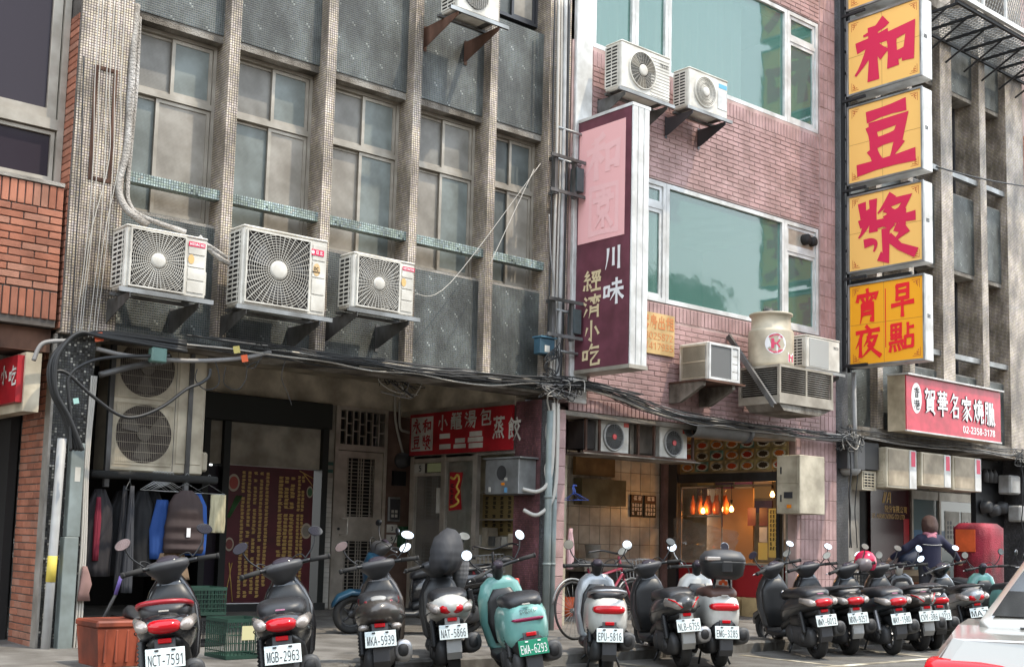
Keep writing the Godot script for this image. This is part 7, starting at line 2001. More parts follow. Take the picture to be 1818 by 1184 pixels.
func scooters() -> void:
	var black := mk(lin(0.016, 0.016, 0.018), 0.22, 0, 3)
	var charcoal := mk(lin(0.035, 0.035, 0.037), 0.42, 0, 3)
	var gun := mk(lin(0.075, 0.064, 0.057), 0.38, 0.3, 3)
	var white := mk(lin(0.62, 0.61, 0.57), 0.3, 0, 3)
	var teal := mk(lin(0.16, 0.39, 0.36), 0.35, 0, 3)
	var silver := mk(lin(0.36, 0.38, 0.40), 0.32, 0.4, 3)
	var slate := mk(lin(0.055, 0.068, 0.08), 0.32, 0.2, 3)
	for m in [black, white, teal, silver, charcoal, gun, slate]:
		m.clearcoat_enabled = true
		m.clearcoat = 0.6
		m.clearcoat_roughness = 0.12
	var redrail := mk(lin(0.30, 0.012, 0.02), 0.35)
	scooter("black scooter with a dark red grab rail, plate NCT-7591, nearest the left edge", Vector3(3.50, 0, 3.62), 27, 6, {"body": black, "plate": "NCT-7591", "railmat": redrail, "steer": 16})
	scooter("glossy black scooter in front of the menu board, plate MGB-2963", Vector3(4.28, 0, 3.75), 32, 7, {"body": black, "plate": "MGB-2963", "rail": false, "steer": 18, "alloy": true})
	scooter("gunmetal brown scooter in front of the steel door, plate MKA-5939", Vector3(5.54, 0, 3.03), 35, 6, {"body": gun, "plate": "MKA-5939", "tail": "sharp", "style": "sharp", "rail": false, "silver_exhaust": true, "steer": 12})
	scooter("white and black scooter with a quilted coat over its bars, plate NAT-5866", Vector3(6.50, 0, 2.67), 33, 6, {"body": white, "body2": M.plastic, "plate": "NAT-5866", "style": "sharp", "tail": "wide", "front": M.plastic, "rail": false, "steer": 14, "guard": M.pvc})
	var g := scooter("mint green electric scooter leaning on its stand, green plate EWA-6293", Vector3(6.58, 0, 3.59), 31, 9, {"body": teal, "style": "retro", "tail": "slit", "plate": "EWA-6293", "green": true, "py": 0.38, "steer": 26, "rail": false})
	text("lettering", "gogoro", M.bronze, g, Vector3(0, 0.65, 0.232), 0.035, 0.13, Basis(Vector3.RIGHT, -0.25), false)
	scooter("cream white electric scooter with a silver front, plate EPU-5816", Vector3(7.94, 0, 3.04), 39, 0, {"body": white, "front": silver, "style": "retro", "tail": "bar", "plate": "EPU-5816", "py": 0.38, "steer": 2, "railmat": M.alloy})
	scooter("charcoal scooter with a pale mudguard and split tail lights, plate NLB-6755", Vector3(9.12, 0, 2.91), 31, 5, {"body": charcoal, "style": "sharp", "tail": "split", "plate": "NLB-6755", "guard": M.pvc, "rail": false, "steer": 14, "silver_exhaust": true})
	scooter("white scooter with a brown seat and black top case, plate EMG-3285", Vector3(9.5, 0, 3.05), 36, 0, {"body": white, "style": "retro", "tail": "bar", "plate": "EMG-3285", "py": 0.36, "seat": mk(lin(0.09, 0.045, 0.035), 0.5), "box": true, "steer": 4, "chrome": true, "rail": false})
	scooter("black scooter first in the row right of the top case, plate MWY-6012", Vector3(11.25, 0, 2.96), 29, 6, {"body": charcoal, "plate": "MWY-6012", "steer": 20, "rail": false, "guard": M.plasticgrey})
	scooter("black scooter with a red helmet near its bars, plate MXN-9257", Vector3(12.0, 0, 2.85), 31, 5, {"body": black, "plate": "MXN-9257", "steer": 10, "guard": M.pvc})
	scooter("slate blue scooter with a chrome coil shock, plate MAY-1580", Vector3(12.47, 0, 3.10), 31, 6, {"body": slate, "plate": "MAY-1580", "shock": true, "steer": 14, "rail": false, "alloy": true})
	scooter("dark grey scooter with clear tail lamps, older plate CVY-386", Vector3(13.30, 0, 2.95), 33, 5, {"body": gun, "tail": "split", "plate": "CVY-386", "steer": 10, "guard": M.pvc})
	scooter("black and white scooter with a round red lamp, plate NGW-2213", Vector3(13.66, 0, 2.92), 38, 4, {"body": black, "body2": white, "tail": "bar", "plate": "NGW-2213", "steer": 12, "head": white, "style": "retro"})
	scooter("silver and black scooter behind the parked car, red lamp high on its pointed tail", Vector3(14.95, 0, 2.75), 42, 8, {"body": silver, "body2": black, "tail": "wide", "style": "sharp", "plate": "MA7", "steer": 20, "head": black})
	scooter("mint green scooter at the right end, mostly hidden by the car", Vector3(16.2, 0, 2.7), 36, 3, {"body": teal, "style": "retro", "tail": "slit", "plate": "", "py": 0.38, "steer": 8})
	scooter("black scooter at the right edge, its round lamps facing the street", Vector3(17.2, 0, 1.2), 170, 3, {"body": black, "plate": "", "style": "retro", "tail": "bar", "steer": 6})
	scooter("black scooter standing sideways under the arcade before the steel door", Vector3(8.55, 0.14, 0.2), -66, 4, {"body": black, "body2": M.plastic, "front": mk(lin(0.014, 0.05, 0.085), 0.3), "plate": "", "steer": 12, "tail": "sharp", "style": "sharp"})
	# a quilted coat thrown over the bars of the white and black scooter
	var c := thing("quilted_coat", "black quilted coat with a checked lining thrown over a scooter's bars", "coat", Vector3(7.05, 0.9, 1.95))
	var s := st(true)
	var rings := []
	rng.seed = 5
	for k in 9:
		var a := k / 8.0
		var ring := []
		for i in 16:
			var th := TAU * i / 16
			var r := 0.05 + 0.17 * sin(PI * clampf(a * 0.8 + 0.2, 0, 1)) + rng.randf_range(-0.015, 0.015) + 0.012 * sin(a * 40)
			ring.append(Vector3(6.82 + a * 0.42, 1.0 + 0.10 * sin(a * 3.0) - 0.06 * a, 1.98 - a * 0.25) + Vector3(0.25 * cos(th), sin(th) * 0.95, 0.7 * cos(th)) * r)
		rings.append(ring)
	loft(s, rings)
	obj("cloth", s, mk(lin(0.028, 0.028, 0.031), 0.7, 0, 0, M.ribtex, 0.5, 1.6), c)
	s = st(true)
	vhull(s, [[0.72, 0, 0.05, 0.04], [0.85, 0.01, 0.08, 0.06], [1.0, 0, 0.10, 0.07], [1.08, 0, 0.07, 0.05]], Transform3D(Basis(), Vector3(7.22, 0, 1.78)))
	obj("lining", s, mk(lin(0.12, 0.12, 0.125), 0.8, 0, 0, M.ribtex, 0.4, 3), c)
	var h := thing("red_helmet", "crimson open face helmet with a clear visor on a scooter's mirror, in the right row", "helmet", Vector3(13.19, 0.9, 2.27))
	s = st(true)
	lathe(s, [Vector2(0.105, -0.10), Vector2(0.13, -0.06), Vector2(0.137, 0.0), Vector2(0.125, 0.06), Vector2(0.09, 0.11), Vector2(0.04, 0.135), Vector2(0, 0.14)], Transform3D(Basis(), Vector3(13.19, 1.03, 2.27)), 24)
	obj("shell", s, mk(lin(0.5, 0.012, 0.06), 0.2), h)
	s = st(true)
	lathe(s, [Vector2(0.06, -0.09), Vector2(0.10, -0.05), Vector2(0.105, 0.02), Vector2(0.07, 0.06), Vector2(0, 0.07)], Transform3D(Basis(), Vector3(13.10, 1.01, 2.31)), 20)
	obj("visor", s, mk(lin(0.16, 0.13, 0.13), 0.08), h)

# ---------- things under the arcades and on the kerb ----------
func crate(label: String, lo: Vector3, hi: Vector3, m: Material, group := "") -> Node3D:
	var t := thing("plastic_crate", label, "crate", Vector3((lo.x + hi.x) / 2, lo.y, (lo.z + hi.z) / 2), group)
	var s := st()
	for y in [lo.y, hi.y - 0.03]:
		for z in [lo.z, hi.z - 0.012]: box(s, Vector3(lo.x, y, z), Vector3(hi.x, y + 0.03, z + 0.012))
		for x in [lo.x, hi.x - 0.012]: box(s, Vector3(x, y, lo.z + 0.0125), Vector3(x + 0.012, y + 0.03, hi.z - 0.0125))
	obj("band", s, m, t).set_meta("kind", "stuff")
	s = st()
	var nx := int((hi.x - lo.x) / 0.035)
	for k in nx + 1:
		for z in [lo.z + 0.002, hi.z - 0.009]: box(s, Vector3(lerpf(lo.x + 0.002, hi.x - 0.009, float(k) / nx), lo.y + 0.0305, z), Vector3(lerpf(lo.x + 0.002, hi.x - 0.009, float(k) / nx) + 0.007, hi.y - 0.0305, z + 0.007))
	var nz := int((hi.z - lo.z) / 0.035)
	for k in range(1, nz):
		for x in [lo.x + 0.002, hi.x - 0.009]: box(s, Vector3(x, lo.y + 0.0305, lerpf(lo.z, hi.z, float(k) / nz)), Vector3(x + 0.007, hi.y - 0.0305, lerpf(lo.z, hi.z, float(k) / nz) + 0.007))
	for q in 4:
		var y := lerpf(lo.y + 0.06, hi.y - 0.07, q / 3.0)
		box(s, Vector3(lo.x + 0.013, y, hi.z - 0.0018), Vector3(hi.x - 0.013, y + 0.008, hi.z + 0.002))
		box(s, Vector3(lo.x - 0.002, y, lo.z + 0.013), Vector3(lo.x + 0.0018, y + 0.008, hi.z - 0.013))
	obj("lattice", s, m, t)
	bx("bottom", Vector3(lo.x + 0.013, lo.y + 0.004, lo.z + 0.013), Vector3(hi.x - 0.013, lo.y + 0.012, hi.z - 0.013), m, t)
	return t

# a hanging garment: rows of [height, half width, half thickness], folded a little
func garment(t: Node3D, called: String, c: Vector3, rows: Array, m: Material, fold := 0.012, turn := 0.0) -> void:
	var s := st(true)
	var rings := []
	var dense := []
	for i in rows.size() - 1:
		for q in 4:
			var row := []
			for e in 3: row.append(lerpf(rows[i][e], rows[i + 1][e], q / 4.0))
			dense.append(row)
	dense.append(rows[-1])
	for r in dense:
		var ring := []
		for k in 48:
			var a := -TAU * k / 48
			var f := 1.0 + fold / maxf(r[2], 0.02) * (sin(a * 7.0 + r[0] * 9.0) * 0.7 + 0.4 * sin(a * 13.0 - r[0] * 5.0) + 0.5 * sin(r[0] * 31.0 + a * 3.0))
			ring.append(Vector3(c.x, r[0], c.z) + Basis(Vector3.UP, turn) * Vector3(cos(a) * r[1], 0, sin(a) * r[2] * f))
		rings.append(ring)
	rings.reverse()
	loft(s, rings)
	obj(called, s, m, t)

func hanger(o: Vector3, turn: float, t: Node3D, m: Material) -> void:
	var s := st(true)
	var b := Basis(Vector3.UP, turn)
	var p := [Vector3(0.0, -0.04, 0), Vector3(0.02, 0.005, 0), Vector3(0, 0.03, 0), Vector3(-0.02, 0.01, 0)]
	var q := [Vector3(0, -0.04, 0), Vector3(0, -0.07, 0), Vector3(0.2, -0.16, 0), Vector3(-0.2, -0.16, 0), Vector3(0, -0.07, 0)]
	var w := []
	for v in p: w.append(o + b * v)
	tube(s, curve(w, 4), 0.003, 5)
	w = []
	for v in q: w.append(o + b * v)
	tube(s, w, 0.003, 5)
	obj("wire", s, m, t)

func arcade_things() -> void:
	var t := thing("clothes_rail", "black foam wrapped rail under the twin fan unit with clothes hanging on it", "rail", Vector3(5.1, 1.7, -0.38))
	var s := st(true)
	var p := []
	for k in 12: p.append(Vector3(4.45 + k * 0.118, 1.715 + rng.randf_range(-0.006, 0.006), -0.38))
	tube(s, p, 0.04, 10)
	obj("bar", s, mk(lin(0.025, 0.024, 0.022), 0.9, 0, 0, M.rough, 1.5, 8), t)
	t = thing("padded_vest", "brown padded vest with a blue lining on the clothes rail", "vest", Vector3(5.42, 1.0, -0.36))
	var q := mk(lin(0.045, 0.026, 0.024), 0.75, 0, 3)
	hanger(Vector3(5.42, 1.74, -0.36), 0.1, t, M.galv)
	garment(t, "shell", Vector3(5.42, 0, -0.36), [[0.98, 0.20, 0.05], [1.02, 0.215, 0.085], [1.07, 0.21, 0.07], [1.12, 0.215, 0.088], [1.18, 0.205, 0.072], [1.24, 0.21, 0.088], [1.31, 0.195, 0.07], [1.38, 0.185, 0.085], [1.46, 0.18, 0.07], [1.55, 0.13, 0.055], [1.6, 0.06, 0.04]], q, 0.004)
	garment(t, "lining", Vector3(5.55, 0, -0.41), [[0.96, 0.13, 0.03], [1.2, 0.14, 0.04], [1.45, 0.12, 0.035], [1.58, 0.05, 0.02]], mk(lin(0.012, 0.07, 0.28), 0.8), 0.006)
	garment(t, "lining", Vector3(5.2, 0, -0.42), [[0.92, 0.10, 0.03], [1.2, 0.12, 0.03], [1.5, 0.06, 0.02]], mk(lin(0.010, 0.05, 0.2), 0.8), 0.006)
	bx("tag", Vector3(5.40, 1.14, -0.268), Vector3(5.44, 1.23, -0.262), M.whiteink, t)
	t = thing("hung_towel", "pale yellow towel over a hanger at the right end of the clothes rail", "towel", Vector3(5.83, 1.2, -0.4))
	hanger(Vector3(5.68, 1.74, -0.40), 0.15, t, M.galv)
	garment(t, "cloth", Vector3(5.8, 0, -0.42), [[1.19, 0.085, 0.02], [1.3, 0.09, 0.02], [1.45, 0.085, 0.018], [1.575, 0.085, 0.012]], mk(lin(0.48, 0.43, 0.28), 0.9, 0, 3), 0.012)
	t = thing("hung_trousers", "dark grey trousers hanging on the clothes rail left of the vest", "trousers", Vector3(4.83, 0.6, -0.36))
	hanger(Vector3(4.83, 1.74, -0.36), 1.0, t, M.galv)
	garment(t, "leg", Vector3(4.85, 0, -0.34), [[0.6, 0.055, 0.03], [0.9, 0.05, 0.03], [1.3, 0.035, 0.025], [1.62, 0.02, 0.015]], mk(lin(0.045, 0.046, 0.052), 0.85), 0.008)
	garment(t, "leg", Vector3(4.80, 0, -0.39), [[0.62, 0.06, 0.03], [1.0, 0.05, 0.03], [1.62, 0.02, 0.015]], mk(lin(0.02, 0.02, 0.023), 0.85), 0.008)
	for k in 4:
		t = thing("dark_coat", ["black coat between the trousers and the vest", "dark jacket with a red stripe at the left end of the rail", "black jacket behind the vest", "dark coat at the back of the rail"][k], "coat", Vector3(5.05, 0.8, -0.5))
		garment(t, "cloth", Vector3([5.03, 4.6, 5.2, 4.9][k], 0, [-0.5, -0.5, -0.62, -0.7][k]), [[0.75, 0.14, 0.07], [1.1, 0.15, 0.08], [1.4, 0.13, 0.08], [1.58, 0.05, 0.04]], mk([lin(0.008, 0.008, 0.009), lin(0.03, 0.026, 0.028), lin(0.012, 0.012, 0.013), lin(0.02, 0.02, 0.022)][k], 0.85), 0.012)
		if k == 1: garment(t, "red_panel", Vector3(4.56, 0, -0.42), [[0.9, 0.03, 0.02], [1.3, 0.035, 0.02], [1.5, 0.02, 0.015]], mk(lin(0.2, 0.012, 0.03), 0.8), 0.004)
	t = thing("brown_bag", "brown cloth bag hanging below the vest", "bag", Vector3(5.3, 0.75, -0.4))
	garment(t, "cloth", Vector3(5.32, 0, -0.40), [[0.72, 0.2, 0.07], [0.85, 0.17, 0.06], [0.98, 0.13, 0.05]], mk(lin(0.19, 0.125, 0.075), 0.9), 0.014)
	for k in 7:
		var h := thing("wire_hanger", "white wire hanger in a bunch of empty ones on the clothes rail", "hanger", Vector3(5.1 + k * 0.03, 1.55, -0.37), "empty wire hangers on the rail")
		hanger(Vector3(5.08 + k * 0.03, 1.745, -0.37), 0.35 + rng.randf_range(-0.15, 0.15), h, M.whiteframe)
	t = thing("cooler_chest", "orange plastic chest on the ground beside the lower tiled pillar", "chest", Vector3(4.0, 0.12, 1.35))
	var om := mk(lin(0.34, 0.07, 0.03), 0.6, 0, 4)
	s = st()
	var oc := Vector3(4.14, 0.12, 1.3)
	loft(s, [[oc + Vector3(-0.27, 0, 0.2), oc + Vector3(0.27, 0, 0.2), oc + Vector3(0.27, 0, -0.2), oc + Vector3(-0.27, 0, -0.2)], [oc + Vector3(-0.3, 0.3, 0.22), oc + Vector3(0.3, 0.3, 0.22), oc + Vector3(0.3, 0.3, -0.22), oc + Vector3(-0.3, 0.3, -0.22)]])
	obj("tub", s, om, t)
	bx("lid", oc + Vector3(-0.31, 0.302, -0.23), oc + Vector3(0.31, 0.36, 0.23), om, t, 0.015)
	for k in 6: bx("rib", oc + Vector3(-0.24 + k * 0.09, 0.03, 0.2), oc + Vector3(-0.215 + k * 0.09, 0.29, 0.222), om, t, 0.006)
	t = thing("shoe", "black shoe left on the orange chest", "shoe", Vector3(4.2, 0.48, 1.3))
	s = st(true)
	hull(s, [[1.22, 0.482, 0.56, 0.04, 4.2], [1.28, 0.482, 0.585, 0.045, 4.2], [1.36, 0.482, 0.54, 0.05, 4.2], [1.45, 0.482, 0.51, 0.045, 4.2], [1.48, 0.482, 0.5, 0.025, 4.2]])
	obj("upper", s, M.black, t)
	t = thing("broom", "broom with a purple handle end leaning behind the orange chest", "broom", Vector3(3.9, 0.2, 0.5))
	s = st(true)
	tube(s, [Vector3(4.4, 0.18, 0.0), Vector3(4.5, 0.62, 0.25)], 0.014, 8)
	obj("handle", s, M.engine, t)
	s = st(true)
	tube(s, [Vector3(4.5, 0.62, 0.25), Vector3(4.52, 0.78, 0.3)], 0.017, 8)
	obj("grip", s, mk(lin(0.12, 0.08, 0.28), 0.5), t)
	var cg := mk(lin(0.012, 0.05, 0.032), 0.6, 0, 3)
	t = crate("dark green crate with a yellow note, between the first two scooters", Vector3(5.02, 0.12, 1.0), Vector3(5.4, 0.46, 1.4), cg)
	bx("note", Vector3(5.16, 0.28, 1.403), Vector3(5.28, 0.4, 1.406), mk(lin(0.6, 0.55, 0.3), 0.7), t)
	crate("black crate on the arcade floor under the hanging coats", Vector3(4.7, 0.16, -0.3), Vector3(5.2, 0.4, 0.1), M.plastic)
	crate("upper dark green crate behind the handlebars of the first scooter", Vector3(5.1, 0.42, 0.0), Vector3(5.55, 0.68, 0.35), cg)
	crate("lower black crate stacked behind the first scooter", Vector3(5.1, 0.14, 0.0), Vector3(5.55, 0.4, 0.35), M.plastic)
	crate("black crate near the low black and white scooter in the right row", Vector3(14.9, 0.55, 0.9), Vector3(15.4, 0.85, 1.3), M.plastic)
	t = thing("paint_can_row", "row of pale buckets and boxes at the foot of the open counter", "bucket", Vector3(10.9, 0.15, -0.3))
	for k in 3:
		s = st(true)
		lathe(s, [Vector2(0, 0.15), Vector2(0.11, 0.15), Vector2(0.13, 0.42), Vector2(0.12, 0.42), Vector2(0, 0.4)], Transform3D(Basis(), Vector3(11.3 + k * 0.45, 0, -1.6)), 18)
		obj("bucket", s, [M.pvc, M.orange, M.white][k], t)
	# kitchen corner: hanging apron and blue hangers
	t = thing("pink_apron", "pale pink apron hanging behind the pink tiled pillar", "apron", Vector3(10.5, 0.7, -0.2))
	garment(t, "cloth", Vector3(10.42, 0, -0.1), [[0.85, 0.05, 0.03], [1.1, 0.06, 0.035], [1.35, 0.02, 0.02]], mk(lin(0.5, 0.33, 0.34), 0.9), 0.008)
	t = thing("blue_hanger", "blue wire hangers hooked behind the pink tiled pillar", "hanger", Vector3(10.5, 1.7, -0.2))
	for k in 3: hanger(Vector3(10.4 + k * 0.02, 1.86, -0.05), 1.2 + k * 0.3, t, mk(lin(0.05, 0.12, 0.5), 0.5))

func bicycle(label: String, at: Vector3, heading: float, paint: Material) -> void:
	var t := rig("bicycle", label, "bicycle", Transform3D(Basis(Vector3.UP, -deg_to_rad(heading)) * Basis(Vector3(0, 0, 1), 0.1), at), "bicycles by the pillar")
	for z in [0.0, -1.05]:
		var X := Transform3D(Basis(Vector3(0, 0, 1), PI / 2), Vector3(0, 0.32, z))
		var s := st(true)
		lathe(s, [Vector2(0.30, -0.016), Vector2(0.322, 0), Vector2(0.30, 0.016), Vector2(0.292, 0)], X, 36, true)
		var w := obj("wheel", s, M.rubber, t)
		s = st(true)
		for k in 20: tube(s, [X * Vector3(0, 0, 0), X * Vector3(cos(TAU * k / 20) * 0.295, 0.004 * (k % 2), sin(TAU * k / 20) * 0.295)], 0.0022, 4)
		tube(s, [X * Vector3(0, -0.04, 0), X * Vector3(0, 0.04, 0)], 0.025, 8)
		obj("spoke", s, M.galv, w)
		s = st(true)
		var p := []
		for k in 14: p.append(Vector3(0, 0.32 + 0.345 * sin(0.2 + k * 0.19), z + 0.345 * cos(0.2 + k * 0.19)))
		tube(s, p, 0.014, 5)
		obj("fender", s, M.galv, t)
	var f := st(true)
	for e in [[[0, 0.32, 0], [0, 0.28, -0.42]], [[0, 0.28, -0.42], [0, 0.78, -0.28]], [[0, 0.28, -0.42], [0, 0.72, -0.88]], [[0, 0.66, -0.3], [0, 0.78, -0.86]], [[0, 0.32, 0], [0, 0.66, -0.3]], [[0, 0.92, -0.83], [0, 0.66, -0.9]], [[0, 0.66, -0.9], [0, 0.32, -1.05]]]: tube(f, [Vector3(e[0][0], e[0][1], e[0][2]), Vector3(e[1][0], e[1][1], e[1][2])], 0.016, 7)
	obj("frame", f, paint, t)
	f = st(true)
	tube(f, curve([Vector3(-0.27, 0.98, -0.62), Vector3(-0.22, 1.0, -0.8), Vector3(0, 0.95, -0.84), Vector3(0.22, 1.0, -0.8), Vector3(0.27, 0.98, -0.62)], 5), 0.012, 7)
	obj("handlebar", f, M.plastic, t)
	f = st(true)
	hull(f, [[-0.1, 0.80, 0.86, 0.085], [-0.2, 0.80, 0.87, 0.08], [-0.36, 0.81, 0.85, 0.025]])
	obj("saddle", f, M.black, t)
	f = st(true)
	tube(f, [Vector3(0, 0.28, -0.42), Vector3(0.07, 0.28, -0.42), Vector3(0.07, 0.15, -0.35)], 0.01, 6)
	obj("pedal", f, M.engine, t)
	f = st()
	for k in 7:
		box(f, Vector3(-0.15 + k * 0.05, 0.66, -1.2), Vector3(-0.146 + k * 0.05, 0.88, -1.196))
		box(f, Vector3(-0.15 + k * 0.05, 0.66, -0.96), Vector3(-0.146 + k * 0.05, 0.88, -0.956))
	for y in [0.66, 0.77, 0.876]: rim2(f, -0.155, 0.155, y, -1.205, -0.95)
	obj("basket", f, M.galv, t)

func rim2(s: SurfaceTool, x0: float, x1: float, y: float, z0: float, z1: float) -> void:
	for z in [z0 - 0.006, z1 + 0.002]: box(s, Vector3(x0, y, z), Vector3(x1, y + 0.006, z + 0.005))
	for x in [x0, x1 - 0.005]: box(s, Vector3(x, y, z0), Vector3(x + 0.005, y + 0.006, z1))

func street_things() -> void:
	bicycle("old bicycle leaning by the purple tiled pillar, behind the traffic cone", Vector3(9.02, 0.13, 0.45), 30, M.black)
	bicycle("red framed bicycle between the cream white scooter and the charcoal one", Vector3(9.35, 0.12, 1.15), 85, mk(lin(0.2, 0.012, 0.03), 0.4))
	var t := thing("traffic_cone", "red traffic cone on the kerb beside the mint green scooter", "traffic cone", Vector3(8.13, 0.12, 1.55))
	bx("base", Vector3(7.95, 0.115, 1.37), Vector3(8.31, 0.16, 1.73), M.black, t, 0.012)
	var s := st(true)
	lathe(s, [Vector2(0.14, 0.16), Vector2(0.135, 0.18), Vector2(0.03, 0.80), Vector2(0.025, 0.81), Vector2(0, 0.81)], Transform3D(Basis(), Vector3(8.13, 0, 1.55)), 22)
	obj("cone", s, mk(lin(0.5, 0.03, 0.015), 0.45, 0, 3), t)
	t = thing("covered_stand", "tall stand under a crimson cover with an orange panel, at the far right", "stand", Vector3(19.4, 0.15, 0.4))
	s = st(true)
	var rings := []
	rng.seed = 9
	for k in 9:
		var y := lerpf(0.2, 1.58, k / 8.0)
		var ring := []
		for i in 40:
			var a := -TAU * i / 40
			var w := 1.0 + 0.025 * sin(a * 11.0) * (1 - k / 9.0) + rng.randf_range(-0.01, 0.01)
			var cx := signf(cos(a)) * pow(absf(cos(a)), 0.5)
			var cz := signf(sin(a)) * pow(absf(sin(a)), 0.5)
			ring.append(Vector3(19.42 + cx * 0.36 * w, y, 0.35 + cz * 0.33 * w))
		rings.append(ring)
	var top := []
	for i in 40: top.append(Vector3(19.42, 1.66, 0.35) + (rings[8][i] - Vector3(19.42, 1.58, 0.35)) * 0.75)
	rings.append(top)
	loft(s, rings)
	obj("cover", s, mk(lin(0.34, 0.012, 0.035), 0.6, 0, 4, M.rough, 0.9, 2.5), t)
	bx("panel", Vector3(19.035, 1.18, 0.15), Vector3(19.05, 1.55, 0.5), M.orange, t)
	t = thing("folding_table", "wooden topped table with boxes, in front of the far shop", "table", Vector3(19.0, 0.15, -0.2))
	bx("top", Vector3(18.2, 0.62, -0.5), Vector3(19.6, 0.66, 0.0), mk(lin(0.2, 0.06, 0.025), 0.5), t)
	for x in [18.25, 19.5]:
		for z in [-0.48, -0.07]: bx("leg", Vector3(x, 0.13, z), Vector3(x + 0.04, 0.619, z + 0.04), M.steel, t)
	for k in 2:
		t = thing("flat_carton", ["lower flat carton on the wooden topped table", "upper flat carton on the wooden topped table"][k], "box", Vector3(18.7, 0.66 + k * 0.1, -0.25))
		bx("carton", Vector3(18.3, 0.661 + k * 0.1, -0.45), Vector3(19.2, 0.755 + k * 0.1, -0.05), [mk(lin(0.12, 0.09, 0.06), 0.8), mk(lin(0.45, 0.36, 0.25), 0.8)][k], t)
	t = thing("dark_cover", "dark blue tarpaulin heap left of the crimson covered stand", "tarpaulin", Vector3(18.6, 0.7, -0.2))
	s = st(true)
	vhull(s, [[0.95, -0.3, 0.5, 0.2, 18.6], [1.1, -0.3, 0.46, 0.2, 18.65], [1.25, -0.3, 0.2, 0.12, 18.85], [1.32, -0.3, 0.08, 0.05, 18.95]])
	obj("cloth", s, mk(lin(0.012, 0.02, 0.045), 0.7), t)

# ---------- people ----------
func blob(s: SurfaceTool, bones: Array, cell: float, k: float) -> void:
	var lo := Vector3(1e9, 1e9, 1e9)
	var hi := -lo
	for b in bones:
		var r: float = maxf(b[2], b[3]) + 2.5 * cell
		for p in [b[0], b[1]]:
			lo = lo.min(p - Vector3.ONE * r)
			hi = hi.max(p + Vector3.ONE * r)
	var n := Vector3i(((hi - lo) / cell).ceil()) + Vector3i.ONE
	var field := PackedFloat32Array()
	field.resize(n.x * n.y * n.z)
	field.fill(1.0)
	for b in bones:
		var r: float = maxf(b[2], b[3]) + 2.2 * cell + k
		var a0 := Vector3i(((b[0].min(b[1]) - Vector3.ONE * r - lo) / cell).floor()).max(Vector3i.ZERO)
		var a1 := Vector3i(((b[0].max(b[1]) + Vector3.ONE * r - lo) / cell).ceil()).min(n - Vector3i.ONE)
		var ab: Vector3 = b[1] - b[0]
		var l2 := maxf(ab.length_squared(), 1e-9)
		var sq: Vector3 = b[4] if b.size() > 4 else Vector3.ONE
		for z in range(a0.z, a1.z + 1):
			for y in range(a0.y, a1.y + 1):
				for x in range(a0.x, a1.x + 1):
					var p: Vector3 = lo + Vector3(x, y, z) * cell - b[0]
					var t := clampf(p.dot(ab) / l2, 0, 1)
					var d := ((p - ab * t) * sq).length() - lerpf(b[2], b[3], t)
					var i := (z * n.y + y) * n.x + x
					var f := field[i]
					var h := clampf(0.5 + 0.5 * (f - d) / k, 0, 1)
					field[i] = lerpf(f, d, h) - k * h * (1 - h)
	var id := {}
	var vs := []
	for z in n.z - 1:
		for y in n.y - 1:
			for x in n.x - 1:
				var i := (z * n.y + y) * n.x + x
				var c := [field[i], field[i + 1], field[i + n.x], field[i + n.x + 1], field[i + n.x * n.y], field[i + n.x * n.y + 1], field[i + n.x * n.y + n.x], field[i + n.x * n.y + n.x + 1]]
				var neg := 0
				for v in c: neg += 1 if v < 0 else 0
				if neg == 0 or neg == 8: continue
				var sum := Vector3.ZERO
				var m := 0
				for e in [[0, 1], [2, 3], [4, 5], [6, 7], [0, 2], [1, 3], [4, 6], [5, 7], [0, 4], [1, 5], [2, 6], [3, 7]]:
					if (c[e[0]] < 0) != (c[e[1]] < 0):
						var t: float = c[e[0]] / (c[e[0]] - c[e[1]])
						var pa := Vector3(e[0] & 1, (e[0] >> 1) & 1, e[0] >> 2)
						var pb := Vector3(e[1] & 1, (e[1] >> 1) & 1, e[1] >> 2)
						sum += pa.lerp(pb, t)
						m += 1
				id[i] = vs.size()
				vs.append(lo + (Vector3(x, y, z) + sum / m) * cell)
	var dx := [1, n.x, n.x * n.y]
	for z in range(1, n.z - 1):
		for y in range(1, n.y - 1):
			for x in range(1, n.x - 1):
				var i := (z * n.y + y) * n.x + x
				for ax in 3:
					var j: int = i + dx[ax]
					if (field[i] < 0) == (field[j] < 0): continue
					var u: int = dx[(ax + 1) % 3]
					var v: int = dx[(ax + 2) % 3]
					if not (id.has(i) and id.has(i - u) and id.has(i - u - v) and id.has(i - v)): continue
					var q := [vs[id[i]], vs[id[i - u]], vs[id[i - u - v]], vs[id[i - v]]]
					if field[i] < 0: quad(s, q[0], q[1], q[2], q[3])
					else: quad(s, q[3], q[2], q[1], q[0])

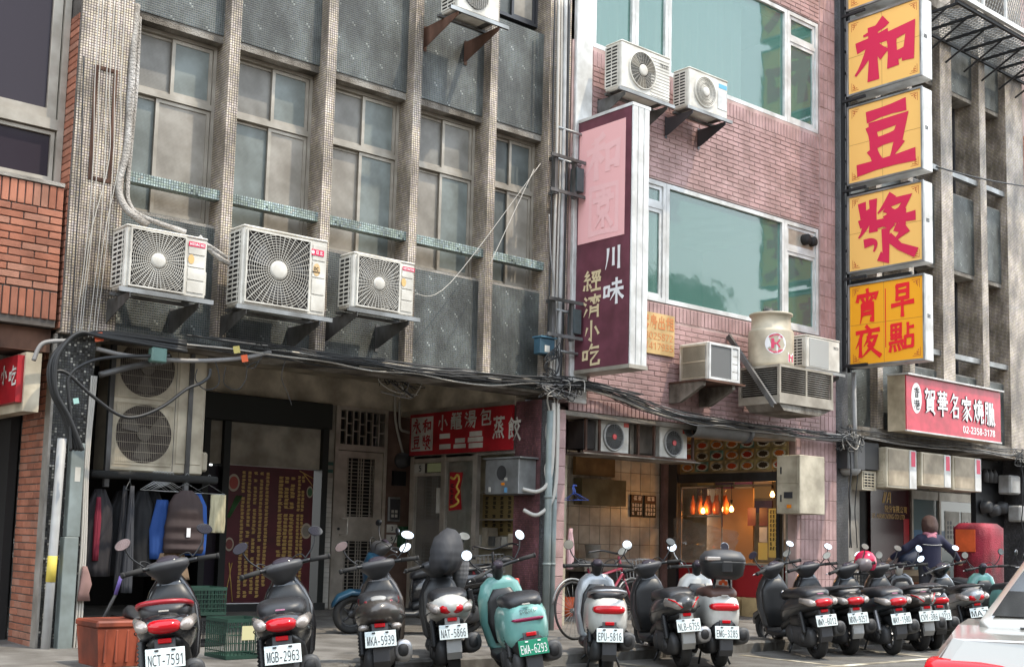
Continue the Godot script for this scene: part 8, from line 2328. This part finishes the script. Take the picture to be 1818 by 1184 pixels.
func person() -> void:
	# seen from behind: facing into the shop, both arms out to the bars in front
	var t := rig("person", "person in a navy jacket and pink scarf standing with arms spread behind the right scooters", "person", Transform3D(Basis(Vector3.UP, -0.75), Vector3(17.9, 0.14, 0.35)))
	var skin := mk(lin(0.42, 0.24, 0.17), 0.6)
	var arms := []
	for g in [-1.0, 1.0]: arms.append([mir(Vector3(0.16, 1.22, 0), g), mir(Vector3(0.36, 1.07, -0.07), g), mir(Vector3(0.52, 0.92, -0.26), g)])
	var b := [[Vector3(0, 0.85, 0), Vector3(0, 1.18, 0.0), 0.125, 0.14], [Vector3(-0.13, 1.22, 0), Vector3(0.13, 1.22, 0), 0.065, 0.065], [Vector3(0, 1.2, 0.0), Vector3(0, 1.35, -0.015), 0.055, 0.05], [Vector3(0, 1.44, -0.03), Vector3(0, 1.40, -0.06), 0.088, 0.07], [Vector3(0, 1.475, -0.02), Vector3(0, 1.46, -0.02), 0.092, 0.09], [Vector3(0, 1.43, -0.125), Vector3(0, 1.40, -0.14), 0.012, 0.018]]
	for g in [-1.0, 1.0]:
		b.append([mir(Vector3(0.088, 1.43, -0.02), g), mir(Vector3(0.094, 1.40, -0.02), g), 0.014, 0.012])
		b.append([mir(Vector3(0.085, 0.85, 0), g), mir(Vector3(0.095, 0.46, -0.01), g), 0.085, 0.055])
		b.append([mir(Vector3(0.095, 0.46, -0.01), g), mir(Vector3(0.10, 0.08, 0.02), g), 0.055, 0.038])
		b.append([mir(Vector3(0.10, 0.04, 0.03), g), mir(Vector3(0.11, 0.03, -0.14), g), 0.04, 0.03])
	for a in arms:
		b.append([a[0], a[1], 0.048, 0.04])
		b.append([a[1], a[2], 0.038, 0.026])
		var d: Vector3 = (a[2] - a[1]).normalized()
		var sd := d.cross(Vector3.UP).normalized()
		b.append([a[2] + d * 0.02, a[2] + d * 0.075, 0.026, 0.03])
		for f in 4:
			var o: Vector3 = a[2] + d * 0.08 + sd * (f - 1.5) * 0.02
			b.append([o, o + d * 0.03 + Vector3(0, -0.012, 0), 0.009, 0.009])
			b.append([o + d * 0.03 + Vector3(0, -0.012, 0), o + d * (0.04 if f % 3 else 0.032) + Vector3(0, -0.04, 0), 0.009, 0.008])
		b.append([a[2] + d * 0.03 - sd * 0.025, a[2] + d * 0.06 - sd * 0.045 + Vector3(0, -0.03, 0), 0.011, 0.009])
	var s := st(true)
	blob(s, b, 0.013, 0.02)
	var body := obj("body", s, skin, t)
	var coat := [[Vector3(0, 0.80, 0.0), Vector3(0, 1.16, 0.005), 0.165, 0.17], [Vector3(-0.135, 1.215, 0), Vector3(0.135, 1.215, 0), 0.085, 0.085], [Vector3(0, 1.24, 0), Vector3(0, 1.30, -0.01), 0.08, 0.07]]
	for a in arms:
		coat.append([a[0], a[1], 0.072, 0.062])
		coat.append([a[1], a[2], 0.06, 0.046])
	s = st(true)
	blob(s, coat, 0.018, 0.04)
	obj("jacket", s, mk(lin(0.012, 0.012, 0.035), 0.8), t)
	s = st(true)
	tube(s, curve([Vector3(-0.15, 1.14, 0.135), Vector3(0, 1.13, 0.178), Vector3(0.15, 1.14, 0.135)], 6), 0.008, 6)
	obj("piping", s, M.pvc, t)
	s = st(true)
	var tr := []
	for g in [-1.0, 1.0]:
		tr.append([mir(Vector3(0.085, 0.85, 0), g), mir(Vector3(0.095, 0.46, -0.01), g), 0.105, 0.075])
		tr.append([mir(Vector3(0.095, 0.46, -0.01), g), mir(Vector3(0.10, 0.1, 0.02), g), 0.075, 0.062])
	blob(s, tr, 0.02, 0.03)
	obj("trousers", s, mk(lin(0.02, 0.02, 0.025), 0.85), t)
	s = st(true)
	blob(s, [[Vector3(0, 1.49, -0.005), Vector3(0, 1.42, 0.03), 0.122, 0.11], [Vector3(-0.07, 1.45, 0.02), Vector3(-0.075, 1.37, 0.02), 0.065, 0.05], [Vector3(0.07, 1.45, 0.02), Vector3(0.075, 1.37, 0.02), 0.065, 0.05], [Vector3(0, 1.38, 0.05), Vector3(0, 1.34, 0.05), 0.05, 0.04]], 0.012, 0.02)
	obj("hair", s, mk(lin(0.085, 0.035, 0.024), 0.5, 0, 0, M.rough, 1.2, 14), t)
	s = st(true)
	var ring := []
	for k in 16: ring.append(Vector3(cos(TAU * k / 16) * 0.085, 1.305 + 0.012 * sin(TAU * k / 16 * 3), sin(TAU * k / 16) * 0.085))
	ring.append(ring[0])
	tube(s, ring, 0.034, 8)
	hull(s, [[0.14, 1.19, 1.25, 0.02], [0.135, 1.16, 1.30, 0.07], [0.09, 1.2, 1.32, 0.085]])
	obj("scarf", s, mk(lin(0.42, 0.16, 0.2), 0.9, 0, 0, M.ribtex, 0.5, 4), t)

# ---------- the parked car ----------
func car() -> void:
	# local frame: nose towards -z, left side at -x; placed so that it points along the street
	var t := rig("parked_car", "silver sedan at the lower right corner, its red tail lamp towards the camera", "car", Transform3D(Basis(Vector3.UP, -1.152), Vector3(4.74, 0, 9.24)))
	var paint := mk(lin(0.36, 0.345, 0.31), 0.3, 0.3)
	paint.clearcoat_enabled = true
	paint.clearcoat = 0.9
	paint.clearcoat_roughness = 0.05
	var s := st(true)
	# rings from tail to nose: z, bottom, top, half width
	hull(s, [[0.02, 0.36, 0.62, 0.80], [0.0, 0.28, 0.72, 0.88], [-0.05, 0.24, 0.775, 0.925], [-0.2, 0.22, 0.81, 0.945], [-0.6, 0.2, 0.83, 0.95], [-1.2, 0.2, 0.84, 0.95], [-2.6, 0.2, 0.84, 0.95], [-3.4, 0.2, 0.81, 0.93], [-4.1, 0.2, 0.72, 0.86], [-4.4, 0.25, 0.62, 0.74], [-4.46, 0.34, 0.55, 0.55]], 5.0, Transform3D.IDENTITY, 44)
	var bd := obj("body", s, paint, t)
	# the lid stands a little above the wings, with a sharp rear edge
	s = st()
	var lid := [[-0.06, 0.852, 0.80], [-0.075, 0.858, 0.845], [-0.25, 0.868, 0.865], [-0.55, 0.885, 0.87], [-1.0, 0.89, 0.87], [-1.01, 0.88, 0.86]]
	for k in lid.size() - 1:
		var r0: Array = lid[k]
		var r1: Array = lid[k + 1]
		for g in [-1.0, 1.0]:
			var e := [Vector3(0, r0[1] + 0.012, r0[0] + 0.02), Vector3(r0[2] * g, r0[1], r0[0]), Vector3(r1[2] * g, r1[1], r1[0]), Vector3(0, r1[1] + 0.012, r1[0] + 0.02)]
			var w := [Vector3(r0[2] * g, r0[1], r0[0]), Vector3((r0[2] + 0.055) * g, r0[1] - 0.085, r0[0] + 0.01), Vector3((r1[2] + 0.06) * g, r1[1] - 0.085, r1[0]), Vector3(r1[2] * g, r1[1], r1[0])]
			if g > 0:
				quad(s, e[0], e[1], e[2], e[3])
				quad(s, w[0], w[1], w[2], w[3])
			else:
				quad(s, e[3], e[2], e[1], e[0])
				quad(s, w[3], w[2], w[1], w[0])
	quad(s, Vector3(-0.90, 0.70, 0.012), Vector3(0.90, 0.70, 0.012), Vector3(0.80, 0.852, -0.06), Vector3(-0.80, 0.852, -0.06))
	quad(s, Vector3(-0.80, 0.852, -0.06), Vector3(0.80, 0.852, -0.06), Vector3(0, 0.864, -0.04), Vector3(0, 0.864, -0.04))
	obj("boot_lid", s, paint, bd)
	s = st(true)
	hull(s, [[-0.45, 0.84, 0.888, 0.74], [-0.52, 0.84, 0.92, 0.785], [-0.9, 0.84, 1.015, 0.745], [-1.4, 0.84, 1.16, 0.68], [-1.8, 0.84, 1.25, 0.64], [-2.4, 0.84, 1.28, 0.62], [-2.8, 0.84, 1.22, 0.66], [-3.35, 0.83, 0.88, 0.70]], 9.0, Transform3D.IDENTITY, 56)
	obj("cabin", s, paint, t)
	var gl := mk(lin(0.02, 0.021, 0.022), 0.08)
	gl.metallic_specular = 0.25
	s = st()
	quad(s, Vector3(-0.735, 0.93, -0.53), Vector3(0.735, 0.93, -0.53), Vector3(0.69, 1.025, -0.9), Vector3(-0.69, 1.025, -0.9))
	quad(s, Vector3(-0.69, 1.025, -0.9), Vector3(0.69, 1.025, -0.9), Vector3(0.61, 1.168, -1.38), Vector3(-0.61, 1.168, -1.38))
	obj("rear_window", s, gl, t)
	for g in [-1.0, 1.0]:
		s = st()
		prism(s, [Vector2(-1.0, 0.90), Vector2(-2.95, 0.90), Vector2(-2.5, 1.2), Vector2(-1.6, 1.2)], -0.004, 0.004, Transform3D(Basis(Vector3(0, 0, 1), Vector3(-0.22 * g, 1, 0).normalized(), Vector3(1, 0.22 * g, 0).normalized() ), Vector3(0.905 * g, 0, 0)))
		obj("side_window", s, gl, t)
		s = st(true)
		hull(s, [[0.03, 0.64, 0.75, 0.16, 0.72 * g], [0.0, 0.625, 0.775, 0.17, 0.78 * g], [-0.1, 0.64, 0.785, 0.09, 0.865 * g], [-0.26, 0.67, 0.77, 0.035, 0.925 * g]], 4.0)
		obj("tail_lamp", s, M.tail, t)
		s = st(true)
		hull(s, [[0.036, 0.68, 0.72, 0.12, 0.72 * g], [0.0, 0.675, 0.725, 0.13, 0.76 * g]], 3.0)
		obj("lamp_strip", s, mk(lin(0.7, 0.05, 0.04), 0.1), t)
		for z in [-0.85, -3.55]:
			s = st(true)
			var X := Transform3D(Basis(Vector3(0, 0, 1), PI / 2), Vector3(0.80 * g, 0.31, z))
			lathe(s, [Vector2(0.2, -0.1), Vector2(0.29, -0.1), Vector2(0.31, 0), Vector2(0.29, 0.105), Vector2(0.2, 0.105)], X, 28, true)
			var w := obj("wheel", s, M.rubber, t)
			s = st(true)
			lathe(s, [Vector2(0, 0.06), Vector2(0.2, 0.08), Vector2(0.2, -0.08), Vector2(0, -0.06)], X, 20)
			obj("rim", s, M.alloy, w)
	s = st(true)
	hull(s, [[0.03, 0.655, 0.705, 0.56], [0.0, 0.645, 0.715, 0.56]], 4.0)
	obj("lamp_bar", s, mk(lin(0.2, 0.008, 0.015), 0.15), t)
	s = st(true)
	hull(s, [[0.05, 0.3, 0.52, 0.72], [0.02, 0.26, 0.57, 0.90], [-0.1, 0.22, 0.57, 0.955]], 4.5, Transform3D.IDENTITY, 30)
	obj("bumper", s, paint, t)
	s = st()
	box(s, Vector3(-0.62, 0.886, -0.45), Vector3(0.62, 0.892, -0.44))
	obj("trunk_edge", s, M.bronze, t)
